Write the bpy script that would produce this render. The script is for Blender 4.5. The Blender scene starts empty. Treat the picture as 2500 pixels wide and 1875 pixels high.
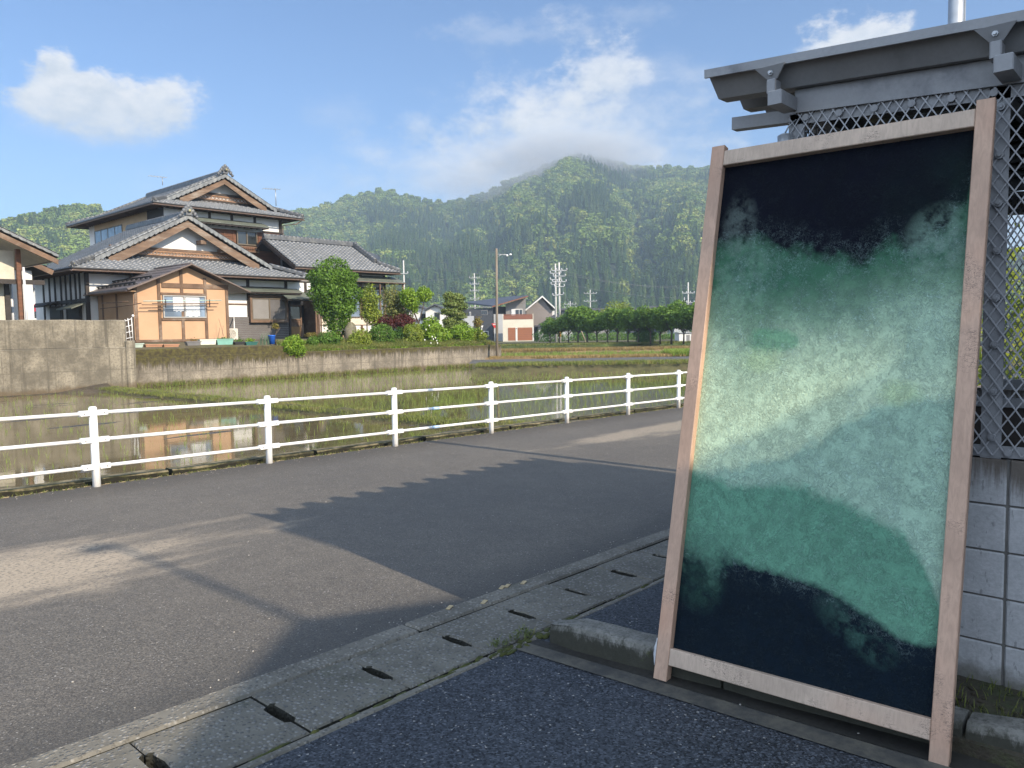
import bpy, math, random
import numpy as np
from mathutils import Vector, Matrix

# ---------------------------------------------------------------- camera, sky, sun
# world axes: X runs along the road (away to the right), Y runs across the road towards the house, Z is up
sc = bpy.context.scene
COL = sc.collection
F_PX, W_PX, H_PX = 1878.0, 2500.0, 1875.0
HEAD, PITCH, ROLL, EYE = math.radians(41.95), math.atan((937.5 - 808.0) / 1878.0), 0.016, 1.6
FH = Vector((math.cos(HEAD), math.sin(HEAD), 0)); RH = Vector((math.sin(HEAD), -math.cos(HEAD), 0)); UP = Vector((0, 0, 1))
FW = FH * math.cos(PITCH) - UP * math.sin(PITCH); UC = FH * math.sin(PITCH) + UP * math.cos(PITCH)
CR = RH * math.cos(ROLL) - UC * math.sin(ROLL); CU = UC * math.cos(ROLL) + RH * math.sin(ROLL)
EYEP = Vector((0, 0, EYE))
cam_d = bpy.data.cameras.new('camera'); cam = bpy.data.objects.new('camera', cam_d); COL.objects.link(cam)
cam_d.sensor_fit = 'HORIZONTAL'; cam_d.sensor_width = 36.0; cam_d.lens = 36.0 * F_PX / W_PX
cam_d.clip_start = 0.05; cam_d.clip_end = 12000
m = Matrix.Identity(4)
for r in range(3):
    m[r][0], m[r][1], m[r][2], m[r][3] = CR[r], CU[r], -FW[r], EYEP[r]
cam.matrix_world = m
sc.camera = cam

SUN_EL = math.radians(32.8); SUN_DRIFT = 0.02
ld = Vector((-SUN_DRIFT, 1.0, -math.tan(SUN_EL))).normalized()      # the way the sunlight travels
sun_d = bpy.data.lights.new('sun', 'SUN'); sun_d.energy = 4.4; sun_d.angle = math.radians(0.5); sun_d.color = (1.0, 0.86, 0.68)
sun = bpy.data.objects.new('sun', sun_d); COL.objects.link(sun)
sun.rotation_euler = ld.to_track_quat('-Z', 'Y').to_euler(); sun.location = (0, -30, 40)

world = bpy.data.worlds.new('World'); sc.world = world; world.use_nodes = True
wn = world.node_tree; wn.nodes.clear()
def WN(t, **kw):
    n = wn.nodes.new(t)
    for k, v in kw.items(): setattr(n, k, v)
    return n
def wl(a, b): wn.links.new(a, b)
def wmath(op, a, b=None, c=None):
    n = WN('ShaderNodeMath', operation=op)
    for i, v in enumerate((a, b, c)):
        if v is None: continue
        if isinstance(v, (int, float)): n.inputs[i].default_value = v
        else: wl(v, n.inputs[i])
    return n.outputs[0]
sky = WN('ShaderNodeTexSky', sky_type='NISHITA'); sky.sun_disc = False
sky.sun_elevation = SUN_EL
sd = -ld
sky.sun_rotation = math.atan2(sd.x, sd.y)
sky.altitude = 100; sky.air_density = 1.0; sky.dust_density = 0.9; sky.ozone_density = 2.2
tc = WN('ShaderNodeTexCoord')
sep = WN('ShaderNodeSeparateXYZ'); wl(tc.outputs['Generated'], sep.inputs[0])
az = wmath('ARCTAN2', sep.outputs[0], sep.outputs[1])         # azimuth from +Y towards +X
el = wmath('ARCSINE', sep.outputs[2])
def dirang(px, py):
    d = (FW + CR * ((px - 1250) / F_PX) + CU * ((937.5 - py) / F_PX)).normalized()
    return math.atan2(d.x, d.y), math.asin(d.z)
def wnoise(scale, detail, rough=0.6, off=0.0, zs=1.7):
    mp = WN('ShaderNodeMapping'); wl(tc.outputs['Generated'], mp.inputs[0]); mp.inputs['Scale'].default_value = (1, 1, zs); mp.inputs['Location'].default_value = (off, off * .7, 0)
    n = WN('ShaderNodeTexNoise'); wl(mp.outputs[0], n.inputs['Vector']); n.inputs['Scale'].default_value = scale; n.inputs['Detail'].default_value = detail; n.inputs['Roughness'].default_value = rough
    return n.outputs['Fac']
n_big = wnoise(11, 9, 0.62); n_fine = wnoise(38, 7, 0.6, 3.1)
# (px, py, half width px, half height px, softness, opacity, noise amount)
CLOUDS = [(255, 265, 165, 62, .85, .92, 1.2), (165, 205, 110, 68, .5, .97, 1.2), (130, 158, 52, 46, .45, .95, 1.3), (250, 225, 120, 58, .5, .95, 1.2), (375, 255, 78, 60, .6, .9, 1.1), (250, 305, 190, 50, 1.0, .5, .8), (100, 250, 52, 50, .8, .7, 1.2),
          (1300, 290, 150, 95, 1.1, .78, 1.6), (1465, 190, 90, 75, 1.1, .80, 1.7), (1270, 285, 60, 55, .8, .55, 1.4), (1350, 410, 360, 110, 1.3, .66, .9), (1570, 270, 170, 130, 1.3, .42, 1.2), (1380, 340, 280, 120, 1.4, .55, 1.0), (1420, 395, 260, 60, 1.2, .6, .7),
          (1030, 320, 60, 50, .9, .42, 1.4), (1060, 430, 240, 95, 1.0, .30, 1.0), (820, 280, 70, 45, 1.0, .16, 1.4),
          (1250, 85, 190, 38, 1.0, .26, 2.2), (1430, 75, 70, 50, 1.0, .26, 1.9), (1540, 35, 90, 30, 1.0, .2, 1.9), (2085, 95, 100, 62, .5, .92, 1.4), (2020, 125, 90, 32, .7, .7, 1.4),
          (700, 520, 420, 120, 1.2, .22, .7), (2400, 560, 400, 160, 1.0, .5, .6)]
col_prev = None
mul = WN('ShaderNodeVectorMath', operation='MULTIPLY'); wl(sky.outputs[0], mul.inputs[0]); mul.inputs[1].default_value = (0.70, 0.90, 1.12)
col_prev = mul.outputs[0]
# bright fill added to the unseen sky behind the camera and overhead, lifting the shade
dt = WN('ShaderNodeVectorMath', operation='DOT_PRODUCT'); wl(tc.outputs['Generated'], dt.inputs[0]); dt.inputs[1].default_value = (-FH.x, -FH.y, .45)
sky_fill = WN('ShaderNodeMapRange', interpolation_type='SMOOTHSTEP'); wl(wmath('ADD', dt.outputs['Value'], wmath('MULTIPLY', wmath('SUBTRACT', n_big, .5), .5)), sky_fill.inputs[0]); sky_fill.inputs[1].default_value = -.05; sky_fill.inputs[2].default_value = .55; sky_fill.inputs[4].default_value = .9
vm = WN('ShaderNodeMix', data_type='RGBA'); wl(sky_fill.outputs[0], vm.inputs[0]); wl(col_prev, vm.inputs[6]); vm.inputs[7].default_value = (8.6, 10.2, 12.6, 1)
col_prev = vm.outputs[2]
for (px, py, hw, hh, soft, op, amp) in CLOUDS:
    a0, e0 = dirang(px, py); k = math.cos(e0)
    wa = hw / F_PX / k * math.cos(a0 - (math.pi / 2 - HEAD)); we = hh / F_PX * 0.95
    dx = wmath('DIVIDE', wmath('SUBTRACT', az, a0), wa); dy = wmath('DIVIDE', wmath('SUBTRACT', el, e0), we)
    d = wmath('SQRT', wmath('ADD', wmath('MULTIPLY', dx, dx), wmath('MULTIPLY', dy, dy)))
    nn = wmath('ADD', wmath('MULTIPLY', wmath('SUBTRACT', n_big, .5), amp * 2.3), wmath('MULTIPLY', wmath('SUBTRACT', n_fine, .5), amp * 0.9))
    f = wmath('ADD', wmath('SUBTRACT', 1.0, d), nn)
    mr = WN('ShaderNodeMapRange', interpolation_type='SMOOTHSTEP'); wl(f, mr.inputs[0]); mr.inputs[1].default_value = -soft * .35; mr.inputs[2].default_value = soft; mr.inputs[3].default_value = 0; mr.inputs[4].default_value = op
    # cloud radiance: sunlit tops white, bases bluish grey
    sh = WN('ShaderNodeMapRange'); wl(wmath('ADD', dy, wmath('MULTIPLY', wmath('SUBTRACT', n_fine, .5), 3.0)), sh.inputs[0]); sh.inputs[1].default_value = -1.0; sh.inputs[2].default_value = .6
    cm = WN('ShaderNodeMix', data_type='RGBA'); wl(sh.outputs[0], cm.inputs[0]); cm.inputs[6].default_value = (3.7, 4.2, 4.8, 1); cm.inputs[7].default_value = (6.0, 6.0, 6.05, 1)
    mx = WN('ShaderNodeMix', data_type='RGBA'); wl(mr.outputs[0], mx.inputs[0]); wl(col_prev, mx.inputs[6]); wl(cm.outputs[2], mx.inputs[7])
    col_prev = mx.outputs[2]
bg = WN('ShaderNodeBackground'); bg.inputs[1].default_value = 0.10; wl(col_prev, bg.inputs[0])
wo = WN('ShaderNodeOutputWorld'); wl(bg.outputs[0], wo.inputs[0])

sc.view_settings.view_transform = 'Standard'; sc.view_settings.look = 'None'; sc.view_settings.gamma = 1.0
sc.view_settings.use_curve_mapping = False
sc.view_settings.exposure = 0.65
sc.cycles.max_bounces = 6; sc.cycles.diffuse_bounces = 2; sc.cycles.glossy_bounces = 3; sc.cycles.transparent_max_bounces = 8
sc.cycles.volume_bounces = 0; sc.cycles.use_denoising = True; sc.cycles.caustics_reflective = False; sc.cycles.caustics_refractive = False
sc.cycles.sample_clamp_indirect = 4.0

# ---------------------------------------------------------------- helpers
def ray(px, py): return FW + CR * ((px - 1250) / F_PX) + CU * ((937.5 - py) / F_PX)
def onx(px, py, x): d = ray(px, py); return EYEP + d * ((x - EYEP.x) / d.x)
def ony(px, py, y): d = ray(px, py); return EYEP + d * ((y - EYEP.y) / d.y)
def onz(px, py, z): d = ray(px, py); return EYEP + d * ((z - EYEP.z) / d.z)
def ond(px, py, dist): return EYEP + ray(px, py) * dist
def gz(x): return -0.0166 * (min(max(x, -40), 60) - 3.0)          # the road falls gently to the right

class MB:
    """collects faces; build() links them as ONE mesh object"""
    def __init__(s): s.v = []; s.f = []; s.sm = []
    def add(s, vs, fs, smooth=False):
        o = len(s.v); s.v.extend([tuple(v) for v in vs]); s.f.extend([tuple(i + o for i in f) for f in fs]); s.sm.extend([smooth] * len(fs)); return s
    def box(s, x0, x1, y0, y1, z0, z1):
        return s.add([(x0, y0, z0), (x1, y0, z0), (x1, y1, z0), (x0, y1, z0), (x0, y0, z1), (x1, y0, z1), (x1, y1, z1), (x0, y1, z1)],
                     [(3, 2, 1, 0), (4, 5, 6, 7), (0, 1, 5, 4), (1, 2, 6, 5), (2, 3, 7, 6), (3, 0, 4, 7)])
    def bbox(s, x0, x1, y0, y1, z0, z1, c=.006):
        """box with chamfered vertical and top edges"""
        ring = lambda d: [(x0 + d, y0), (x1 - d, y0), (x1, y0 + d), (x1, y1 - d), (x1 - d, y1), (x0 + d, y1), (x0, y1 - d), (x0, y0 + d)]
        r2 = [(x0 + c, y0 + c), (x1 - c, y0 + c), (x1 - c, y0 + c), (x1 - c, y1 - c), (x1 - c, y1 - c), (x0 + c, y1 - c), (x0 + c, y1 - c), (x0 + c, y0 + c)]
        vs = [(a, b, z0) for a, b in ring(c)] + [(a, b, z1 - c) for a, b in ring(c)] + [(x0 + c, y0 + c, z1), (x1 - c, y0 + c, z1), (x1 - c, y1 - c, z1), (x0 + c, y1 - c, z1)]
        fs = [(i, (i + 1) % 8, 8 + (i + 1) % 8, 8 + i) for i in range(8)] + [(16, 17, 18, 19), tuple(range(7, -1, -1))]
        fs += [(8, 9, 17, 16), (9, 10, 17), (10, 11, 18, 17), (11, 12, 18), (12, 13, 19, 18), (13, 14, 19), (14, 15, 16, 19), (15, 8, 16)]
        return s.add(vs, fs)
    def obox(s, c, ax, ay, az_, hx, hy, hz):
        c = Vector(c); vs = []
        for k in (-1, 1):
            for a, b in ((-1, -1), (1, -1), (1, 1), (-1, 1)): vs.append(c + ax * (a * hx) + ay * (b * hy) + az_ * (k * hz))
        return s.add(vs, [(3, 2, 1, 0), (4, 5, 6, 7), (0, 1, 5, 4), (1, 2, 6, 5), (2, 3, 7, 6), (3, 0, 4, 7)])
    def bar(s, p, q, w, h, up=(0, 0, 1)):
        p = Vector(p); q = Vector(q); d = (q - p); L = d.length; d = d / L; u = Vector(up); sd_ = d.cross(u)
        if sd_.length < 1e-4: sd_ = d.cross(Vector((1, 0, 0)))
        sd_.normalize(); u = sd_.cross(d).normalized()
        return s.obox((p + q) / 2, d, sd_, u, L / 2, w / 2, h / 2)
    def tube(s, pts, r, n=8, r2=None, caps=True):
        pts = [Vector(p) for p in pts]; N = len(pts); vs = []; prev = None
        for i, p in enumerate(pts):
            d = (pts[min(i + 1, N - 1)] - pts[max(i - 1, 0)]).normalized()
            a = Vector((0, 0, 1)) if abs(d.z) < .95 else Vector((1, 0, 0))
            u = d.cross(a).normalized(); w = u.cross(d).normalized()
            if prev is not None and u.dot(prev) < 0: u = -u; w = -w
            prev = u
            rr = r if r2 is None else r + (r2 - r) * i / (N - 1)
            if isinstance(r, (list, tuple)): rr = r[i]
            for k in range(n):
                t = 2 * math.pi * k / n; vs.append(p + u * (rr * math.cos(t)) + w * (rr * math.sin(t)))
        fs = [(i * n + k, i * n + (k + 1) % n, (i + 1) * n + (k + 1) % n, (i + 1) * n + k) for i in range(N - 1) for k in range(n)]
        s.add(vs, fs, True)
        if caps:
            o = len(s.v) - len(vs)
            s.f += [tuple(o + k for k in range(n - 1, -1, -1)), tuple(o + (N - 1) * n + k for k in range(n))]; s.sm += [False, False]
        return s
    def prism(s, poly, ext):
        """poly: 3D points of a flat outline, ext: extrusion vector"""
        e = Vector(ext); P = [Vector(p) for p in poly]; n = len(P)
        return s.add(P + [p + e for p in P], [tuple(range(n - 1, -1, -1)), tuple(range(n, 2 * n))] + [(i, (i + 1) % n, n + (i + 1) % n, n + i) for i in range(n)])
    def quad(s, a, b, c, d): return s.add([a, b, c, d], [(0, 1, 2, 3)])
    def ball(s, c, rx, ry, rz, nu=10, nv=7, jit=0, rnd=random):
        c = Vector(c); vs = []; fs = []
        for j in range(nv + 1):
            ph = math.pi * j / nv
            for i in range(nu):
                th = 2 * math.pi * i / nu; k = 1 + rnd.uniform(-jit, jit)
                vs.append(c + Vector((rx * k * math.sin(ph) * math.cos(th), ry * k * math.sin(ph) * math.sin(th), rz * k * math.cos(ph))))
        for j in range(nv):
            for i in range(nu): fs.append((j * nu + i, (j + 1) * nu + i, (j + 1) * nu + (i + 1) % nu, j * nu + (i + 1) % nu))
        return s.add(vs, fs, True)
    def slope(s):
        """lays what was built level on the falling road"""
        s.v = [(a, b, c + gz(a)) for a, b, c in s.v]; return s
    def build(s, name, mt, parent=None):
        off = parent_loc(parent) if parent is not None else Vector((0, 0, 0))
        me = bpy.data.meshes.new(name)
        me.from_pydata([(a - off.x, b - off.y, c - off.z) for a, b, c in s.v], [], s.f)
        if any(s.sm): me.polygons.foreach_set('use_smooth', s.sm)
        me.materials.append(mt); me.update()
        o = bpy.data.objects.new(name, me); COL.objects.link(o)
        if parent is not None: o.parent = parent
        return o
def parent_loc(p):
    l = Vector((0, 0, 0))
    while p is not None: l = l + p.location; p = p.parent
    return l
def np_mesh(name, V, Fq, mt, parent=None, smooth=False, attr=None):
    """mesh from numpy arrays; Fq is (n,3) or (n,4)"""
    V = np.asarray(V, dtype=np.float32); Fq = np.asarray(Fq, dtype=np.int32)
    if parent is not None: V = V - np.array(parent_loc(parent), dtype=np.float32)
    me = bpy.data.meshes.new(name); n, k = Fq.shape
    me.vertices.add(len(V)); me.vertices.foreach_set('co', V.ravel())
    me.loops.add(n * k); me.loops.foreach_set('vertex_index', Fq.ravel())
    me.polygons.add(n); me.polygons.foreach_set('loop_start', np.arange(0, n * k, k, dtype=np.int32)); me.polygons.foreach_set('loop_total', np.full(n, k, dtype=np.int32))
    if smooth: me.polygons.foreach_set('use_smooth', np.ones(n, dtype=bool))
    if attr:
        for an, ac in attr.items():
            ca = me.color_attributes.new(an, 'FLOAT_COLOR', 'POINT'); ca.data.foreach_set('color', np.asarray(ac, dtype=np.float32).ravel())
    me.materials.append(mt); me.update(calc_edges=True); me.validate()
    o = bpy.data.objects.new(name, me); COL.objects.link(o)
    if parent is not None: o.parent = parent
    return o
def tag(o, label=None, cat=None, group=None, kind=None):
    if label: o['label'] = label
    if cat: o['category'] = cat
    if group: o['group'] = group
    if kind: o['kind'] = kind
    return o
def thing(name, label, cat, loc=(0, 0, 0), group=None):
    o = bpy.data.objects.new(name, None); COL.objects.link(o); o.location = loc; o.empty_display_size = .2
    return tag(o, label, cat, group)
def dup(root, loc, rz=0.0, scale=None, label=None, group=None):
    r = root.copy(); COL.objects.link(r); r.location = loc; r.rotation_euler = (0, 0, rz)
    if scale is not None: r.scale = scale if hasattr(scale, '__len__') else (scale,) * 3
    if label: r['label'] = label
    if group: r['group'] = group
    for ch in list(root.children):
        c = ch.copy(); COL.objects.link(c); c.parent = r
        for g in ch.children:
            d = g.copy(); COL.objects.link(d); d.parent = c
    return r
# value noise for shaping terrain and for the painted panel
_rs = np.random.RandomState(7); _tab = _rs.rand(256, 256)
def vnoise(x, y):
    xi = np.floor(x).astype(int); yi = np.floor(y).astype(int); fx = x - xi; fy = y - yi
    fx = fx * fx * (3 - 2 * fx); fy = fy * fy * (3 - 2 * fy)
    g = lambda a, b: _tab[a % 256, b % 256]
    return (g(xi, yi) * (1 - fx) + g(xi + 1, yi) * fx) * (1 - fy) + (g(xi, yi + 1) * (1 - fx) + g(xi + 1, yi + 1) * fx) * fy
def fbm(x, y, o=5, g=.5):
    s = 0; a = 1; t = 0
    for i in range(o): s = s + a * vnoise(x * 2 ** i + 17.3 * i, y * 2 ** i + 9.1 * i); t += a; a *= g
    return s / t

# ---------------------------------------------------------------- materials
class NT:
    def __init__(s, name):
        s.m = bpy.data.materials.new(name); s.m.use_nodes = True; s.t = s.m.node_tree; s.t.nodes.clear()
        s.out = s.n('ShaderNodeOutputMaterial'); s.b = s.n('ShaderNodeBsdfPrincipled'); s.l(s.b.outputs[0], s.out.inputs[0])
        s.tc = s.n('ShaderNodeTexCoord'); s.geo = s.n('ShaderNodeNewGeometry')
    def n(s, t, **kw):
        n = s.t.nodes.new(t)
        for k, v in kw.items(): setattr(n, k, v)
        return n
    def l(s, a, b): s.t.links.new(a, b)
    def inp(s, sock, v):
        if hasattr(v, 'is_linked') or isinstance(v, bpy.types.NodeSocket): s.l(v, sock)
        elif hasattr(v, '__len__') and len(v) == 3 and sock.type == 'RGBA': sock.default_value = (*v, 1)
        else: sock.default_value = v
    def pos(s, scale=(1, 1, 1), rot=(0, 0, 0), world=True):
        mp = s.n('ShaderNodeMapping'); s.l(s.geo.outputs['Position'] if world else s.tc.outputs['Object'], mp.inputs[0])
        mp.inputs['Scale'].default_value = scale if hasattr(scale, '__len__') else (scale,) * 3; mp.inputs['Rotation'].default_value = rot
        return mp.outputs[0]
    def noise(s, vec, scale=1, detail=4, rough=.55, dist=0, out='Fac'):
        n = s.n('ShaderNodeTexNoise'); s.l(vec, n.inputs['Vector']); n.inputs['Scale'].default_value = scale; n.inputs['Detail'].default_value = detail
        n.inputs['Roughness'].default_value = rough; n.inputs['Distortion'].default_value = dist
        return n.outputs[out]
    def voro(s, vec, scale=1, out='Color', feature='F1', rand=1.0):
        n = s.n('ShaderNodeTexVoronoi', feature=feature); s.l(vec, n.inputs['Vector']); n.inputs['Scale'].default_value = scale; n.inputs['Randomness'].default_value = rand
        return n.outputs[out]
    def ramp(s, fac, a, b, lo=0.0, hi=1.0, smooth=True):
        n = s.n('ShaderNodeMapRange', interpolation_type='SMOOTHSTEP' if smooth else 'LINEAR'); s.l(fac, n.inputs[0])
        n.inputs[1].default_value = a; n.inputs[2].default_value = b; n.inputs[3].default_value = lo; n.inputs[4].default_value = hi
        return n.outputs[0]
    def mix(s, fac, a, b, mode='MIX'):
        n = s.n('ShaderNodeMix', data_type='RGBA', blend_type=mode); s.inp(n.inputs[0], fac); s.inp(n.inputs[6], a); s.inp(n.inputs[7], b)
        return n.outputs[2]
    def math(s, op, a, b=None, c=None):
        n = s.n('ShaderNodeMath', operation=op)
        for i, v in enumerate((a, b, c)):
            if v is not None: s.inp(n.inputs[i], v)
        return n.outputs[0]
    def sepx(s, vec): n = s.n('ShaderNodeSeparateXYZ'); s.l(vec, n.inputs[0]); return n.outputs
    def col(s, v): s.inp(s.b.inputs['Base Color'], v); return s
    def rough(s, v): s.inp(s.b.inputs['Roughness'], v); return s
    def bump(s, h, strength=.3, dist=.01):
        n = s.n('ShaderNodeBump'); n.inputs['Strength'].default_value = strength; n.inputs['Distance'].default_value = dist
        s.l(h, n.inputs['Height']); s.l(n.outputs[0], s.b.inputs['Normal']); return s
    def set(s, **kw):
        for k, v in kw.items(): s.inp(s.b.inputs[k.replace('_', ' ')], v)
        return s
def dim(c, k): return tuple(min(1, x * k) for x in c)
def surf(name, c, rough=.7, var=.25, scale=3.0, bump=.15, bscale=30, stretch=(1, 1, 1), metal=0, dirt=None, bdist=.004):
    """a plain surface with uneven tone, fine grain and, if given, stains of a second colour"""
    t = NT(name); v = t.pos(stretch)
    n1 = t.noise(v, scale, 6, .6); n2 = t.noise(v, bscale, 4, .6)
    k = t.ramp(n1, .25, .75); cc = t.mix(k, dim(c, 1 - var), dim(c, 1 + var))
    cc = t.mix(t.ramp(n2, .3, .7, 0, var * 1.2), cc, dim(c, .6))
    if dirt: cc = t.mix(t.ramp(t.noise(v, scale * .6, 7, .7), .5, .72, 0, .85), cc, dirt)
    t.col(cc).rough(t.ramp(n2, .2, .8, max(.02, rough - .1), min(1, rough + .1)))
    t.set(Metallic=metal)
    if bump: t.bump(n2, bump, bdist)
    return t.m
def leaf_mat(name, c1, c2, c3=None, scale=1.2, trans=.25):
    """foliage: leaves differ from clump to clump and from leaf to leaf; a little light passes through them"""
    t = NT(name); oi = t.n('ShaderNodeObjectInfo')
    n1 = t.noise(t.pos(), scale, 3, .6); wv = t.voro(t.pos(), 14)
    k = t.ramp(n1, .3, .7); cc = t.mix(k, c1, c2)
    if c3: cc = t.mix(t.ramp(t.noise(t.pos(), scale * 2.3, 2), .52, .72), cc, c3)
    s_ = t.sepx(wv); cc = t.mix(t.math('MULTIPLY', s_[0], .45), cc, dim(c1, .55)); cc = t.mix(t.math('MULTIPLY', s_[1], .35), cc, dim(c2, 1.45))
    t.col(cc).rough(.55); t.set(Specular_IOR_Level=.3)
    tr = t.n('ShaderNodeBsdfTranslucent'); t.l(t.mix(.5, cc, dim(c2, 1.6)), tr.inputs[0])
    ms = t.n('ShaderNodeMixShader'); ms.inputs[0].default_value = trans; t.l(t.b.outputs[0], ms.inputs[1]); t.l(tr.outputs[0], ms.inputs[2]); t.l(ms.outputs[0], t.out.inputs[0])
    return t.m
# ---------------------------------------------------------------- ground, road, paddies
def asphalt(name, base, warm, cell, patches=False, contrast=1.0, light=1.9):
    t = NT(name); v = t.pos()
    big = t.noise(v, .45, 5, .6); mid = t.noise(v, 5, 5, .6)
    c = t.mix(t.ramp(big, .3, .7), base, warm); c = t.mix(t.ramp(mid, .3, .75, 0, .45), c, dim(base, .7))
    gr = t.voro(v, cell); g = t.sepx(gr)
    c = t.mix(t.ramp(g[0], .35, 1.0, 0, .6 * contrast), c, dim(warm, light)); c = t.mix(t.ramp(g[1], .4, 1, 0, .75 * contrast), c, dim(base, .35))
    fl = t.sepx(t.voro(v, max(cell * 1.1, 120))); flk = t.ramp(fl[2], .988, .993, 0, .6); c = t.mix(flk, c, (.42, .40, .37))
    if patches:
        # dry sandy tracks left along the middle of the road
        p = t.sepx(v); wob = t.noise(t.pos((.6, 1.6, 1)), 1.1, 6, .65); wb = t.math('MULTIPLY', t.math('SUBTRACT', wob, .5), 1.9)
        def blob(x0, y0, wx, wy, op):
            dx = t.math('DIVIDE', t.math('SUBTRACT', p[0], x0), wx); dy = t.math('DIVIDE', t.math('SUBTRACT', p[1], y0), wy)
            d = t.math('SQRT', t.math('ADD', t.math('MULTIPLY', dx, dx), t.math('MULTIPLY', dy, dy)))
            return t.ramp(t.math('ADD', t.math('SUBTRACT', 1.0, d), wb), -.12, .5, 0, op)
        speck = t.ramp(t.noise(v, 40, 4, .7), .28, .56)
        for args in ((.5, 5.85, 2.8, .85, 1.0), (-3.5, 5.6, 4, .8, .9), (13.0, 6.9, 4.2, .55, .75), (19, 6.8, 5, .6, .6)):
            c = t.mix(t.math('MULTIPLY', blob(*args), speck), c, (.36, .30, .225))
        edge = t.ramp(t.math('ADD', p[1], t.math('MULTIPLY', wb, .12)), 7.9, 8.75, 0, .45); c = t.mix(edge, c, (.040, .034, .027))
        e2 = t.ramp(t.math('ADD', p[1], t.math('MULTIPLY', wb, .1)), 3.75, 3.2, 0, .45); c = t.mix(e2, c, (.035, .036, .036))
    t.col(c).rough(t.ramp(g[0], 0, 1, .62, .86)).set(Specular_IOR_Level=.35)
    h = t.math('ADD', t.math('MULTIPLY', g[0], 1.0), t.math('MULTIPLY', mid, .6)); t.bump(h, .75, .006)
    return t.m
M = {}
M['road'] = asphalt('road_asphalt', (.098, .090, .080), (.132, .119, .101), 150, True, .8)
M['lot'] = asphalt('lot_asphalt', (.026, .030, .038), (.046, .051, .060), 120, False, 1.25, 2.5)
M['lane'] = asphalt('lane_asphalt', (.09, .088, .085), (.12, .115, .105), 60)
def aggregate(name, base, stone, moss=True):
    """worn concrete with its pebbles laid bare"""
    t = NT(name); v = t.pos(); n = t.noise(v, 2.2, 6, .65)
    c = t.mix(t.ramp(n, .3, .7), dim(base, .72), dim(base, 1.2))
    g = t.sepx(t.voro(v, 52)); dd = t.voro(v, 52, 'Distance')
    peb = t.mix(t.ramp(g[0], 0, 1), dim(stone, .55), dim(stone, 1.45)); c = t.mix(t.math('MULTIPLY', t.ramp(dd, .50, .34), t.ramp(g[1], .15, .35)), c, peb)
    c = t.mix(t.ramp(t.noise(v, 9, 6, .7), .5, .75, 0, .6), c, dim(base, .4))
    if moss: c = t.mix(t.ramp(t.noise(v, 1.6, 7, .75), .56, .74, 0, .6), c, (.05, .055, .022))
    c = t.mix(t.ramp(t.sepx(t.geo.outputs['True Normal'])[2], .25, .6, 1, 0), c, (.018, .018, .012))      # mossy sides, with the slots' shade put into the colour
    t.col(c).rough(.85); t.bump(t.math('ADD', t.ramp(dd, .55, .1), n), .8, .006); return t.m
M['slab'] = aggregate('slab_concrete', (.125, .117, .096), (.155, .15, .138))
M['kerb'] = aggregate('kerb_concrete', (.14, .13, .108), (.17, .16, .14))
def mossykerb():
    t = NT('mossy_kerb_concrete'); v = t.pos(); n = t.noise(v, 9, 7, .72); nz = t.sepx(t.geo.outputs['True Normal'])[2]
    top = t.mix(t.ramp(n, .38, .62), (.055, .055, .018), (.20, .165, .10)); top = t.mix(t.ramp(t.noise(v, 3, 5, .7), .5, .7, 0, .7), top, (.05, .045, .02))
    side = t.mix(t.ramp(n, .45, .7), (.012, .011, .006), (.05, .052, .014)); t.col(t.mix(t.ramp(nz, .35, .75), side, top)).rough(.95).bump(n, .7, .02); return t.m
M['mossy_kerb'] = mossykerb()
M['dark'] = surf('dark_concrete', (.02, .018, .014), .8, .3)
M['soil'] = surf('wet_soil', (.055, .045, .03), .95, .4, 5, .8, 40, dirt=(.05, .07, .02), bdist=.02)
M['grassland'] = surf('grassy_ground', (.09, .085, .035), .95, .4, .35, .5, 6, dirt=(.15, .115, .055), bdist=.05)
M['yard'] = surf('garden_earth', (.10, .085, .05), .95, .35, 1.2, .6, 14, dirt=(.06, .08, .02), bdist=.03)

def sheet(name, pts, mt, kind='structure'):
    return tag(MB().add(pts, [tuple(range(len(pts)))]).build(name, mt), kind=kind)
def corner(depth, side, z): p = FH * depth + RH * side; return (p.x, p.y, z)
sheet('ground', [(-4000, -4000, -1.3), (4000, -4000, -1.3), (4000, 4000, -1.3), (-4000, 4000, -1.3)], M['grassland'])

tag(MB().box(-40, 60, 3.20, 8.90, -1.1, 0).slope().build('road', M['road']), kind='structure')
lot = MB().box(-40, 60, -40, 2.53, -1.1, -.004).slope(); tag(lot.build('parking_lot', M['lot']), kind='structure')
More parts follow.
